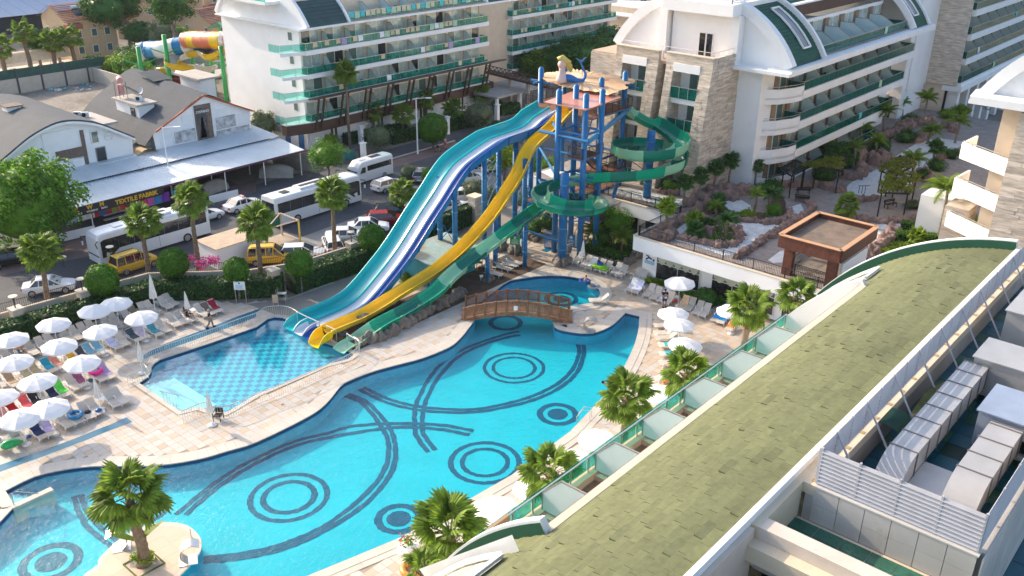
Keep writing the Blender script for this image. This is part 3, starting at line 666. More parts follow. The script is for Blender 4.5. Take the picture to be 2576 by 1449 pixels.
for C_,zz,nm in((C2,(6.0,7.2),'lower'),(C1,(8.6,9.6),'upper')):
 t=thing('loop_brackets','thin blue struts holding the %s green loop to its column'%nm,'bracing',(C_.x,C_.y,zz[0]))
 cc=(67.06,51.41)if nm=='lower' else(78.89,49.62)
 for a in range(20,360,60):
  q=MB();q.tube([(cc[0],cc[1],zz[0]-1.6),(C_.x+2.7*cos(radians(a)),C_.y+2.7*sin(radians(a)),zz[0]-.6)],.05,5);q.tube([(cc[0],cc[1],zz[1]+1.5),(C_.x+2.4*cos(radians(a)),C_.y+2.4*sin(radians(a)),zz[0]-.4)],.03,5);q.build('strut',BLUE,t,world=True)
q=MB();q.tube([W(2,3,95,852,2.6),(67.06,51.41,2.3)],.1,8);tag(q.build('tie_beam',BLUE),'horizontal blue beam joining two slide columns above the rocks','beam')
fz=15.7;fp=W(1,3,500,830,fz)
t=thing('roof_sculpture','painted fibreglass sculpture with a curled blue fish tail on the shell roof','sculpture',fp)
Sx=Vector((.653,-.757,0));
q=MB();P=[fp+Sx*.2+Vector((0,0,.4)),fp+Sx*.8+Vector((0,0,.45)),fp+Sx*1.5+Vector((0,0,.2)),fp+Sx*2.1+Vector((0,0,.25)),fp+Sx*2.4+Vector((0,0,.8)),fp+Sx*2.1+Vector((0,0,1.5)),fp+Sx*1.9+Vector((0,0,1.9))]
q.tube(spline(P,4),[.38,.40,.42,.42,.40,.38,.36,.34,.30,.27,.24,.22,.20,.18,.17,.16,.15,.14,.12,.10,.10,.10,.08,.06,.05],10);q.build('tail',mat('sculpture_blue',(0.03,0.16,0.45),0.35),t,smooth=True,world=True)
q=MB();e=P[-1];q.plate([e,e+Sx*.5+Vector((0,0,.7)),e+Vector((0,0,.35)),e-Sx*.5+Vector((0,0,.55))],.08);q.build('tail_fin',mat('sculpture_blue',(0.03,0.16,0.45)),t,world=True)
q=MB();q.lathe([(.0,0),(.62,.05),(.60,.45),(.42,.9),(.30,1.25),(.34,1.45),(.2,1.6),(0,1.65)],12,tuple(fp));q.build('body',mat('sculpture_pale',(0.60,0.46,0.44),0.45),t,smooth=True,world=True)
q=MB();q.lathe([(0,0),(.36,.1),(.42,.4),(.30,.7),(0,.85)],12,tuple(fp-Sx*.05+Vector((0,0,1.45))));q.build('head',mat('sculpture_skin',(0.68,0.47,0.38),0.45),t,smooth=True,world=True)
q=MB()
for k in range(9):
 a=fp+Vector((.1,.1,2.35));b=a+Sx*(.9+.12*cos(k*2))+Vector((0.05*k-.2,0,-.35-.12*k));q.tube([a-Sx*.5,a+Vector((0,0,.15)),b],[.16,.28,.14],7)
q.build('hair',mat('sculpture_yellow',(0.62,0.50,0.11),0.45),t,smooth=True,world=True)
PH=thing('pump_house','low pale blue plant room with sloping roof below the racing slide','plant room',(54,60,0))
PB=mat('pump_house_blue',(0.06,0.36,0.46),0.6,var=0.1);PR=mat('pump_roof',(0.30,0.42,0.40),0.7,var=0.15,dirt=((0.36,0.26,0.14),0.5,0.5))
a=W(2,2,1390,1190,2.4);b_=W(2,2,1645,1215,2.4);c_=W(2,2,1960,1060,2.4)
x0,x1,y0,y1=54.2,60.2,56.6,60.6
MB().box(x0,x1,y0+.1,y1,0,2.4).build('wall',PB,PH,world=True)
q=MB();q.add([(x0-.2,y0-.1,2.45),(x1+.2,y0-.1,2.45),(x1+.2,y1+.2,2.75),(x0-.2,y1+.2,2.75),(x0-.2,y0-.1,2.57),(x1+.2,y0-.1,2.57),(x1+.2,y1+.2,2.87),(x0-.2,y1+.2,2.87)],[(0,3,2,1),(4,5,6,7),(0,1,5,4),(1,2,6,5),(2,3,7,6),(3,0,4,7)]);q.build('roof',PR,PH,world=True)
q=MB();q.prism([(41.6,52.6),(66,52.6),(66,57),(60,57),(50,57),(50,60.9),(41.6,60.9)],0.02,0.06);struct(q.build('planting_bed',SOIL))
q=MB();q.box(41.3,41.65,52.4,61.0,0,.09);struct(q.build('bed_kerb',COPE))
def rock_mesh(seed,mt=ROCK,n=9,m=6,s=(1,1,1)):
 r=random.Random(seed);bm=bmesh.new();bmesh.ops.create_icosphere(bm,subdivisions=3,radius=1)
 ax=[Vector((r.gauss(0,1),r.gauss(0,1),r.gauss(0,.6))).normalized()for _ in range(7)]
 for v in bm.verts:
  k=1.0
  for i,a in enumerate(ax):
   d=v.co.normalized().dot(a);k+=.10*sin(d*6+i)
  g=abs(sin(v.co.x*2.6+v.co.z*1.2+seed))**.3*.12
  v.co=Vector((v.co.x*k*s[0],v.co.y*k*s[1],v.co.z*(k+g)*s[2]))
 me=bpy.data.meshes.new('rock');bm.to_mesh(me);bm.free();me.materials.append(mt)
 me.polygons.foreach_set('use_smooth',[True]*len(me.polygons));return me
RK=[rock_mesh(i)for i in range(6)];RKP=[rock_mesh(20+i,ROCKP)for i in range(5)]
def rockrow(pts,size,label,grp,meshes=RK,z=0,jit=.12,sz=None,cat='rock',gap=1.55,name='boulder',parent=None):
 L=0;P=[Vector(p)for p in pts];P=spline(P,8);acc=99;k=0
 for i in range(1,len(P)):
  acc+=(P[i]-P[i-1]).length
  if acc>=size*gap:
   acc=0;s=size*rnd.uniform(.85,1.25)
   o=put(name,rnd.choice(meshes),parent,loc=(P[i].x+rnd.uniform(-jit,jit),P[i].y+rnd.uniform(-jit,jit),z+s*.30),rz=rnd.uniform(0,6),scale=(s*rnd.uniform(.8,1.1),s*rnd.uniform(.8,1.1),s*rnd.uniform(.8,1.15)))
   if parent is None:tag(o,nth(k)+' '+label,cat,grp)
   k+=1
rockrow([W(3,2,x,y)for x,y in[(1080,560),(1150,545),(1240,520),(1350,480),(1430,410),(1510,380),(1590,340),(1660,290),(1730,240),(1790,220),(1850,190),(1920,150),(2000,120),(2060,60)]],.50,'grey sculpted boulder in the row between the green slide and the paving','boulders along the slide bed',gap=1.35,name='boulder')
rockrow([W(3,2,880,470),W(3,2,905,455)],.32,'grey boulder between the yellow and green slide exits','boulders between the slide exits')
rockrow([W(3,2,1050,370),W(3,2,1260,240),W(3,2,1490,140)],.6,'dark boulder in the bark bed between the yellow and green slides','boulders in the bark bed',gap=3.2)
rockrow([W(2,3,x,y)for x,y in[(60,930),(130,935),(200,960),(280,990)]],.55,'rounded boulder beside the tower stair gate','boulders beside the stair gate',gap=1.3)
for(x,y,s,lab)in((1413,664,.95,'cluster of grey rocks round the foot of the big blue column'),(1258,628,.8,'grey rock cluster round the column under the yellow slide'),(1294,635,.75,'grey rock cluster behind the green safety sign'),(1227,706,.6,'grey rock cluster beside the grey loungers under the slide'),(1160,742,.55,'grey rock where the slide bed ends by the small table')):
 c=G(x,y);t=thing('rock_base',lab,'rock',c)
 for k in range(7):
  a=k*2*pi/6;rr=0 if k==6 else s*.55
  put('rock',RK[k%6],t,loc=(rr*cos(a),rr*sin(a),s*(.28 if k<6 else .45)),rz=a,scale=(s*.5,s*.5,s*(.55 if k<6 else .6)))
TZ0=4.3
GLASSD=mat('dark_green_glass',(0.004,0.115,0.085),0.06,var=0,alpha=0.72,spec=0.8)
ROOFG=mat('dark_green_roof',(0.016,0.085,0.055),0.7,var=0.12,scale=1.0,fine=0.08,island=0.08)
ROOFB=mat('slate_roof',(0.035,0.075,0.078),0.75,var=0.12,scale=1.0,fine=0.1,island=0.08)
SHING=mat('olive_shingle',(0.140,0.152,0.072),0.85,var=0.10,scale=0.30,fine=0.12,island=0.10,bump=0.3,bscale=30,dirt=((0.14,0.155,0.085),0.60,0.5))
BROWN=mat('brown_fascia',(0.085,0.045,0.032),0.6,var=0.15)
SCREED=mat('terrace_floor',(0.38,0.33,0.28),0.8,var=0.12,fine=0.06)
TOWELS=[mat('towel_%s'%n,c,0.95,var=0.12,scale=6,fine=0.08)for n,c in(('cream',(0.62,0.56,0.40)),('white',(0.80,0.80,0.84)),('aqua',(0.10,0.52,0.56)),('sand',(0.58,0.48,0.32)),('lime',(0.22,0.62,0.05)),('pale_green',(0.42,0.58,0.42)),('blue',(0.04,0.18,0.50)),('pink',(0.66,0.20,0.30)),('mauve',(0.42,0.33,0.55)))]
FLN=['lowest','second','third','fourth','top','top']
TNAME=['cream','white','aqua','sand coloured','lime green','pale green','blue','pink','mauve']
q=MB()
for sx in(-.24,.24):
 for sy in(-.24,.24):q.bar((sx,sy,0),(sx*.95,sy*.9,.44 if sy<0 else .82),.045)
 q.bar((sx,-.24,.62),(sx,.22,.64),.05,.03)
q.box(-.24,.24,-.24,.24,.40,.45);q.obox((0,.23,.66),(.48,.04,.34),0,('X',-.15))
CHAIR=q.mesh('chair',DARKW);CHAIRW=CHAIR.copy();CHAIRW.materials[0]=PLASTIC
q=MB();q.cyl((0,0),.33,.66,.70,10);q.cyl((0,0),.03,0,.66,6);q.cyl((0,0),.2,0,.03,8);TABLE=q.mesh('table',DARKW)
def towel_mesh(w_,h_,m_,seed=0):
 r=random.Random(seed);q=MB();rows=[]
 for i,(dy,z)in enumerate(((.05,-h_*.45),(.06,-.02),(0,.03),(-.06,-.02),(-.07,-h_*.5),(-.06,-h_))):
  rows.append([(w_*(k/4-.5)+r.uniform(-.02,.02),dy+r.uniform(-.02,.02),z+(r.uniform(-.03,.03)if i in(0,5)else 0))for k in range(5)])
 q.grid(rows);return q.mesh('towel',m_)
TWM=[towel_mesh(rnd.uniform(.7,.95),rnd.uniform(.65,.9),m_,i)for i,m_ in enumerate(TOWELS)]
def balcony_row(root,bname,U0,U1,V,z,nb,floor_i,depth_=1.7,face=-1,ceil=2.75,pier=CREAM,pw=0.55,glass=True,chairs=0.6,towels=0.4,end0=True,end1=True,label='',partition='slant',slab=True,slabt=.55,lod=0,glassh=1.0,floor_m=None,glassm=None,tall_partition=False,towcols=(0,3,0,1,5,2,3,8)):
 """one storey of rooms along U; V is the balcony edge, rooms lie at V - face*depth"""
 f=face;Vw=V-f*depth_
 bw=(U1-U0)/nb
 if slab:
  q=MB();q.box(U0-.15,U1+.15,V,Vw-f*.3,z-slabt,z-.02);q.box(U0-.18,U1+.18,V+f*.06,V-f*.12,z-slabt+.05,z+.06)
  sl=q.build('balcony_slab',WHITE,root,world=True)
  q=MB();q.quad(*((U0,V-f*.12,z-.012),(U1,V-f*.12,z-.012),(U1,Vw,z-.012),(U0,Vw,z-.012))[::(1 if f<0 else-1)]);q.build('balcony_floor',floor_m or SCREED,sl)
 q=MB();q.box(U0,U1,Vw,Vw-f*.25,z+ceil-.35,z+ceil);q.build('lintel',WHITE,root,world=True)
 for i in range(nb):
  a=U0+i*bw;b=a+bw
  MB().box(a,a+pw,Vw+f*.14,Vw-f*.3,z,z+ceil-.35).build('pier',pier,root,world=True);MB().box(b-.28,b,Vw+f*.05,Vw-f*.3,z,z+ceil-.35).build('pier',pier,root,world=True)
  x0,x1=a+pw,b-.28;xm=(x0+x1)/2
  q=MB()
  for xx in(x0+.03,xm,x1-.03):q.box(xx-.035,xx+.035,Vw-f*.04,Vw-f*.12,z,z+ceil-.35)
  q.box(x0,x1,Vw-f*.03,Vw-f*.13,z+ceil-.43,z+ceil-.351);q.box(x0,x1,Vw-f*.03,Vw-f*.13,z+.001,z+.06)
  wn=q.build('window',FRAMEW,root,world=True)
  for k,(p0,p1)in enumerate(((x0+.065,xm-.035),(xm+.035,x1-.065))):
   q=MB();q.box(p0,p1,Vw-f*.07,Vw-f*.09,z+.06,z+ceil-.43);q.build('pane',(PANEC if rnd.random()<.7 else PANED if rnd.random()<.4 else PANE),wn)
  if i>0:
   if tall_partition or partition=='slant':
    hh=1.95;q=MB();pts=[(a,V-f*.12,z+.12),(a,Vw+f*.15,z+.12),(a,Vw+f*.15,z+hh),(a,Vw+f*(depth_*.5),z+hh),(a,V-f*.12,z+1.0)]
    q.plate(pts,.03);fr=q.build('partition',FROST,root,world=True)
    q=MB()
    for u_,v_ in zip(pts,pts[1:]+pts[:1]):q.bar((u_[0]+.0,u_[1],u_[2]),(v_[0]+.0,v_[1],v_[2]),.06)
    q.build('partition_frame',FRAMEG,fr)
  if glass:
   q=MB();q.box(a+.02,b-.02,V-f*.05,V-f*.065,z+.10,z+.06+glassh*.9);gp_=q.build('glass_panel',glassm or GLASSG,root,world=True)
  if not lod:
   for k in range(rnd.choice((1,2,2))if rnd.random()<chairs else 0):
    cx=rnd.uniform(a+.6,b-.6);cy=V-f*rnd.uniform(.5,depth_-.5)
    tag(put('balcony_chair',CHAIR if rnd.random()<.85 else CHAIRW,loc=(cx,cy,z),rz=rnd.uniform(0,6.28)),'dark chair %s, %s balcony from left, %s floor, %s'%(['by the window','near the rail'][k],nth(i),FLN[min(floor_i,5)],label),'chair','chairs on the balconies of the '+label)
   if rnd.random()<chairs*.6:
    tag(put('balcony_table',TABLE,loc=((a+b)/2,V-f*depth_*.5,z)),'round table, %s balcony from left, %s floor, %s'%(nth(i),FLN[min(floor_i,5)],label),'table','tables on the balconies of the '+label)
  for k in range(4):
   if rnd.random()<towels:
    ti_=towcols[rnd.randrange(len(towcols))];tx=a+(k+.5)*bw/4
    tag(put('towel',TWM[ti_],loc=(tx,V-f*.055,z+glassh+.02),rz=0 if f<0 else pi),'%s towel, %s place, %s balcony from left, %s floor, %s'%(TNAME[ti_],nth(k),nth(i),FLN[min(floor_i,5)],label),'towel','towels on the balconies of the '+label)
 if glass:
  q=MB();q.bar((U0,V-f*.06,z+glassh),(U1,V-f*.06,z+glassh),.06)
  n=int((U1-U0)/1.25)
  for k in range(n+1):x=U0+(U1-U0)*k/n;q.bar((x,V-f*.085,z),(x,V-f*.085,z+glassh),.045)
  for e,on in((U0,end0),(U1,end1)):
   if on:q.bar((e,V-f*.06,z+glassh),(e,Vw,z+glassh),.05)
  q.build('handrail',STEEL if not lod else FRAMEG,root,world=True)
  for e,on in((U0,end0),(U1,end1)):
   if on:q=MB();q.box(e-.01,e+.01,V-f*.08,Vw,z+.1,z+glassh-.06);q.build('glass_panel',glassm or GLASSG,root,world=True)
def barrel(root,U0,U1,Vc,hw,z0,rise,m_,cut=None,name='roof',course=.55,th=.16,wrap=None,arc=(0,1)):
 """vaulted roof; cut=(Ua,Ub,frac) leaves the arc from the low-V foot (frac>0) or from the high-V foot (frac<0) open between Ua and Ub"""
 R=(hw*hw+rise*rise)/(2*rise);th0=math.asin(min(1,hw/R))if rise<hw else pi/2
 def pt(t,rr=0):a=-th0+2*th0*t;return(Vc+(R+rr)*sin(a),z0-(R-rise)+(R+rr)*cos(a))
 n=int(2*th0*R/course);q=MB()
 for i in range(n):
  t0,t1=i/n,(i+1)/n
  if t1<=arc[0]or t0>=arc[1]:continue
  rng=[(U0,U1)]
  if cut:
   tm=(t0+t1)/2
   if(cut[2]>0 and tm<cut[2])or(cut[2]<0 and tm>1+cut[2]):rng=[(U0,cut[0]),(cut[1],U1)]
  lo_first=(t0<.5)
  for a,b in rng:
   if b-a<.1:continue
   y0,w0=pt(t0,.05 if lo_first else 0.0);y1,w1=pt(t1,0.0 if lo_first else .05)
   yi0,wi0=pt(t0,-th);yi1,wi1=pt(t1,-th)
   q.add([(a,y0,w0),(b,y0,w0),(b,y1,w1),(a,y1,w1),(a,yi0,wi0),(b,yi0,wi0),(b,yi1,wi1),(a,yi1,wi1)],[(0,1,2,3),(7,6,5,4),(0,4,5,1),(1,5,6,2),(2,6,7,3),(3,7,4,0)])
 return q.build(name,m_,root,world=True),pt
def arch_rim(root,U,wdt,pt,t0,t1,m_=WHITE2,r0=-.25,r1=.28,name='arch_rim',n=28):
 q=MB();rows=[]
 for i in range(n+1):
  t=t0+(t1-t0)*i/n;a=pt(t,r0);b=pt(t,r1);rows.append([(U,*a),(U,*b),(U+wdt,*b),(U+wdt,*a),(U,*a)])
 q.grid(rows);q.quad(*rows[0][:4]);q.quad(*rows[-1][:4]);return q.build(name,m_,root,world=True)
def gable(root,U,pt,zb,m_=WHITE,t0=0,t1=1,n=30,rr=-.1,name='gable_wall',th=.3):
 q=MB();P=[pt(t0+(t1-t0)*i/n,rr)for i in range(n+1)];poly=[(P[0][0],zb)]+[p for p in P]+[(P[-1][0],zb)]
 T=tessellate_polygon([[Vector((p[0],p[1],0))for p in poly]]);k=len(poly)
 vs=[(U,*p)for p in poly]+[(U+th,*p)for p in poly]
 q.add(vs,[tuple(t)for t in T]+[tuple(i+k for i in t)for t in T]);return q.build(name,m_,root,world=True)
def skylight(root,U0,U1,pt,ta,tb,name='skylight'):
 q=MB()
 for t in(ta,tb):a=pt(t,.22);q.bar((U0,*a),(U1,*a),.14,.16)
 for u in(U0,U1):
  pr=None
  for i in range(5):
   a=(u,*pt(ta+(tb-ta)*i/4,.22))
   if pr:q.bar(pr,a,.14,.16)
   pr=a
 s=q.build(name,WHITE2,root,world=True)
 q=MB();rows=[[(U0+.06,*pt(ta+(tb-ta)*i/4,.08)),(U1-.06,*pt(ta+(tb-ta)*i/4,.08))]for i in range(5)];q.grid(rows);q.build('pane',mat('grey_blind',(0.30,0.30,0.31),0.5,var=0.1),s)
LB='left hotel'
B1=thing('hotel_block','big white hotel with green glass balconies across the road, left of the tower','hotel',(75,100.5,0))
V1=100.5;lev1=[4.07,7.27,10.32,13.4]
q=MB();q.box(75.2,110.2,V1+2.0,119,0,19.6);q.build('core',CREAM,B1,world=True)
q=MB();q.box(74.9,75.2,V1+1.2,119.4,0,16.6);q.build('end_wall',WHITE,B1,world=True)
q=MB();q.box(75.2,110.5,V1+1.0,V1+1.99,0,3.6);q.build('ground_floor_wall',WHITE,B1,world=True)
for k,z in enumerate(lev1):
 balcony_row(B1,'left',75.0,110.0,V1,z,9,k,depth_=1.75,pier=CREAM,label=LB,towels=[.02,.10,.25,.5][k],chairs=.9)
 q=MB();q.box(75.4,75.43,V1+1.1,V1+1.8,z+.9,z+2.1);wn=MB().box(74.86,74.9,V1+2.6,V1+3.6,z+1.0,z+2.2).build('side_window',FRAMEW,B1,world=True);MB().box(74.84,74.87,V1+2.7,V1+3.5,z+1.1,z+2.1).build('pane',PANE,wn)
rf1,pt1=barrel(B1,75.0,116,V1+9.6,10.3,16.45,5.6,ROOFB,cut=(81.93,108.83,.26),name='roof')
arch_rim(B1,74.7,.45,pt1,0,1);arch_rim(B1,81.6,.35,pt1,0,.34);arch_rim(B1,108.8,.35,pt1,0,.34);gable(B1,74.95,pt1,16.2)
q=MB();q.box(73.6,116.5,V1-.9,V1+1.2,16.2,16.46);q.box(74.0,82,V1-.85,V1+19,16.22,16.4);q.build('eaves_slab',WHITE,B1,world=True)
balcony_row(B1,'left',82.2,108.6,V1-.3,16.6,7,4,depth_=3.2,pier=CREAM,label=LB,towels=.85,chairs=.5,slab=False,towcols=(0,0,3,0,5,2))
MB().box(82,108.8,V1-.7,V1+3.2,16.46,16.58).build('terrace_floor',SCREED,B1,world=True)
for k,z in enumerate(lev1):
 q=MB();q.prism([(71.6,V1+2.0),(71.6,V1+1.0),(75.0,V1-.0),(75.0,V1+2.0)][::-1],z-.42,z+.02);q.build('corner_slab',WHITE,B1,world=True)
 q=MB()
 for a,b in(((71.6,V1+3.4),(71.6,V1+1.0)),((71.6,V1+1.0),(75.0,V1))):
  q.add([(a[0],a[1],z+.05),(b[0],b[1],z+.05),(b[0],b[1],z+1.0),(a[0],a[1],z+1.0)],[(0,1,2,3)])
 q.build('glass_panel',GLASSG,B1,world=True)
 q=MB();q.bar((71.6,V1+3.4,z+1.02),(71.6,V1+1,z+1.02),.06);q.bar((71.6,V1+1,z+1.02),(75,V1,z+1.02),.06)
 for p in((71.6,V1+3.4),(71.6,V1+2.2),(71.6,V1+1),(73.3,V1+.5)):q.bar((*p,z),(*p,z+1.02),.05)
 q.build('handrail',STEEL,B1,world=True)
q=MB();q.prism([(71.5,V1+2.0),(71.5,V1+.9),(75.0,V1-.15),(111.2,V1-.15),(111.2,V1+2.0)][::-1],2.6,3.95);q.build('brown_band',BROWN,B1,world=True)
q=MB();q.add([(74.6,V1-1.6,7.35),(112.6,V1-1.6,7.35),(112.6,V1-.1,7.1),(74.6,V1-.1,7.1),(74.6,V1-1.6,7.55),(112.6,V1-1.6,7.55),(112.6,V1-.1,7.3),(74.6,V1-.1,7.3)],[(0,3,2,1),(4,5,6,7),(0,1,5,4),(1,2,6,5),(2,3,7,6),(3,0,4,7)])
q.build('timber_canopy',BROWN,B1,world=True)
u=75.4
while u<112:
 for du in(0,.9):
  q=MB();q.bar((u+du,V1-1.35,7.3),(u+du,V1-.2,2.9),.2,.24);q.build('canopy_strut',BROWN,B1,world=True)
 u+=4.1
for x in(78.8,87.3,95.8,104.2):
 MB().box(x,x+.35,V1+.93,V1+.99,0.4,2.4).build('slit_window',BROWN,B1,world=True);MB().box(x+.7,x+1.05,V1+.93,V1+.99,.4,2.4).build('slit_window',BROWN,B1,world=True)
DOORB=mat('blue_door',(0.02,0.14,0.36),0.5)
for a,b in(((1,2,285,1235),(1,2,335,1380)),((1,2,405,1275),(1,2,470,1395))):
 p=W(*b,0);v=V1+2+(0 if a[2]>300 else 3);q=MB();q.box(74.82,74.9,v,v+1.1,0,2.1);q.build('door',DOORB,B1,world=True)
q=MB();q.box(72.8,75.2,V1+5,V1+19,18.9,19.3);q.build('upper_slab',WHITE,B1,world=True)
q=MB();q.box(72.9,72.95,V1+5,V1+19,19.3,20.2);q.build('glass_panel',GLASSG,B1,world=True)
LB2='hotel behind the trees'
B1b=thing('hotel_block','cream hotel with green balconies behind the tree belt, right of the big white one','hotel',(127,110,0))
Vb=110.0;levb=[2.2,5.3,8.15,11.45]
q=MB();q.box(113,159.5,Vb+2,128,0,20);q.build('core',CREAM,B1b,world=True)
MB().box(110.4,127.2,Vb+1.4,Vb+1.99,0,17).build('end_wall',CREAM,B1b,world=True)
for k,z in enumerate(levb):balcony_row(B1b,'b',127.0,158.5,Vb,z,8,k,depth_=1.8,label=LB2,towels=[0,.04,.06,.4][k],chairs=.8)
balcony_row(B1b,'b',127.0,158.5,Vb,14.6,8,4,depth_=1.8,label=LB2,towels=.5,chairs=.5);MB().box(126,160,Vb-.5,128,17.4,17.8).build('roof_slab',WHITE,B1b,world=True)
q=MB();q.box(126.5,160,Vb-1.6,Vb-.2,1.55,1.75);q.build('timber_canopy',BROWN,B1b,world=True)
LB3='middle hotel'
B2=thing('hotel_block','white and travertine hotel with dark green vaulted roof right of the slide tower','hotel',(85,41.4,4.3))
V2=41.4;lev2=[4.37,7.55,10.74,14.08]  # middle hotel scaled outward about the camera, the results written as plain coordinates
MB().box(89.4,126.8,V2+2.0,61.0,3.0,17.3).build('core',WHITE,B2,world=True)
for k,z in enumerate(lev2):
 balcony_row(B2,'mid',95.5,[119.4,123.7,126.3,128.4][k],V2,z,[6,7,8,8][k],k,depth_=1.9,pier=STONEB,pw=1.0,label=LB3,towels=.06,chairs=.7,slabt=.85,ceil=2.9,glassm=GLASSD)
 pts=[(95.5,V2+.0),(94.0,V2+.15),(91.8,V2+.95),(90.4,V2+2.2),(89.8,V2+3.8),(89.4,V2+7.6),(92.3,V2+7.6),(92.3,V2+2.1),(95.5,V2+1.9)]
 q=MB();q.prism(pts[::-1],z-.45,z-.3);q.build('balcony_slab',WHITE,B2,world=True)
 q=MB();out=pts[:6];rows=[]
 for j,p in enumerate(out):
  a_=Vector((*out[max(j-1,0)],0));b_=Vector((*out[min(j+1,5)],0));t_=(b_-a_).normalized();nn=Vector((t_.y,-t_.x,0))*-.16
  rows.append([(p[0],p[1],z-.95),(p[0],p[1],z+.62),(p[0]-nn.x,p[1]-nn.y,z+.62),(p[0]-nn.x,p[1]-nn.y,z-.95),(p[0],p[1],z-.95)])
 q.grid(rows);q.build('parapet',WHITE,B2,world=True)
 q=MB();q.tube([(p[0]+.1,p[1]+.1,z+.85)for p in out],.03,5);q.build('handrail',STEEL,B2,world=True)
 MB().box(92.3,95.5,V2+1.89,V2+2.1,z-.3,z+2.9).build('corner_wall',STONEB,B2,world=True)
 wn=MB().box(93.3,94.8,V2+1.82,V2+1.89,z,z+2.5).build('window',FRAMEW,B2,world=True);MB().box(93.4,94.7,V2+1.80,V2+1.825,z+.1,z+2.4).build('pane',PANE,wn)
 MB().box(91.7,92.2,V2+3.2,V2+7.6,z-.3,z+2.9).build('corner_wall',WHITE,B2,world=True)
 tag(put('balcony_chair',CHAIR,loc=(91.3,V2+4.2+.5*k,z-.28),rz=2.2*k),'dark chair on the %s rounded white corner balcony of the middle hotel'%['lowest','second','third','top'][k],'chair')
rf2,pt2=barrel(B2,89.5,129.5,51.05,10.5,17.48,6.25,ROOFG,cut=(97.17,123.53,.27),name='roof',course=.42)
arch_rim(B2,89.0,.9,pt2,0,1,r0=-.5,r1=.55,n=36);arch_rim(B2,129.1,.5,pt2,0,1);arch_rim(B2,96.8,.4,pt2,0,.36,r1=.5);arch_rim(B2,123.5,.4,pt2,0,.36,r1=.5)
gable(B2,89.45,pt2,17.1,name='gable_wall')
q=MB();q.box(88.3,130.1,V2-1.6,V2+1,16.85,17.42);q.box(87.9,96.5,V2-1.55,61.9,16.87,17.2);q.build('eaves_slab',WHITE,B2,world=True)
skylight(B2,93.4,95.1,pt2,.06,.27);skylight(B2,125.2,126.9,pt2,.06,.27)
balcony_row(B2,'mid',97.3,123.4,V2-.2,17.5,6,4,depth_=3.5,pier=STONEB,pw=1.0,label=LB3,towels=.02,chairs=.7,slab=False,ceil=3.1,glassm=GLASSD)
e_=pt2(.27);q=MB();q.box(97.2,123.5,e_[0]-.5,e_[0]-.3,e_[1]-1.2,e_[1]+.05);q.build('fascia',BROWN,B2,world=True)
q=MB();q.box(97.2,123.5,e_[0]-.6,e_[0]+.1,e_[1]+.03,e_[1]+.2);q.build('fascia_cap',WHITE2,B2,world=True)
MB().box(97.2,123.5,V2-.4,V2+3.4,17.2,17.48).build('terrace_floor',SCREED,B2,world=True)
def battered(root,u0,v0,v1,z0,z1,out,thick,name='stone_fin'):
 """a fin on the end face whose foot stands further out; courses of stone"""
 n=int((z1-z0)/.31)
 base=MB();base.add([(u0-out,v0,z0),(u0+thick,v0,z0),(u0+thick,v1,z0),(u0-out,v1,z0),(u0,v0,z1),(u0+thick,v0,z1),(u0+thick,v1,z1),(u0,v1,z1)],[(0,3,2,1),(4,5,6,7),(0,1,5,4),(1,2,6,5),(2,3,7,6),(3,0,4,7)])
 fo=base.build(name,STONE,root,world=True)
 q=MB()
 for i in range(n):
  a=z0+(z1-z0)*i/n+.005;b=z0+(z1-z0)*(i+1)/n-.005;oa=out*(1-(a-z0)/(z1-z0));ob=out*(1-(b-z0)/(z1-z0))
  m_=rnd.uniform(.35,.65)
  for(c0,c1)in((0,m_),(m_,1)):
   e=rnd.uniform(.012,.05)
   q.add([(u0-oa-e,v0+(v1-v0)*c0+.006,a),(u0-oa-e,v0+(v1-v0)*c1-.006,a),(u0-ob-e,v0+(v1-v0)*c1-.006,b),(u0-ob-e,v0+(v1-v0)*c0+.006,b),(u0-oa,v0+(v1-v0)*c0,a),(u0-oa,v0+(v1-v0)*c1,a),(u0-ob,v0+(v1-v0)*c1,b),(u0-ob,v0+(v1-v0)*c0,b)],[(0,3,2,1),(0,1,5,4),(1,2,6,5),(2,3,7,6),(3,0,4,7)])
  k=4
  for j in range(k):
   e2=rnd.uniform(.012,.05)
   ua=u0-oa+(thick+oa)*j/k;ub=u0-oa+(thick+oa)*(j+1)/k
   if ub>ua:q.add([(ua+.01,v0-e2,a),(ub-.01,v0-e2,a),(ub-.01,v0-e2,b),(ua+.01+(oa-ob)*(j==0),v0-e2,b),(ua,v0,a),(ub,v0,a),(ub,v0,b),(ua,v0,b)],[(0,1,2,3),(0,4,5,1),(3,2,6,7),(1,5,6,2),(0,3,7,4)])
 q.build('stone_courses',STONE,fo,kind='stuff');return fo
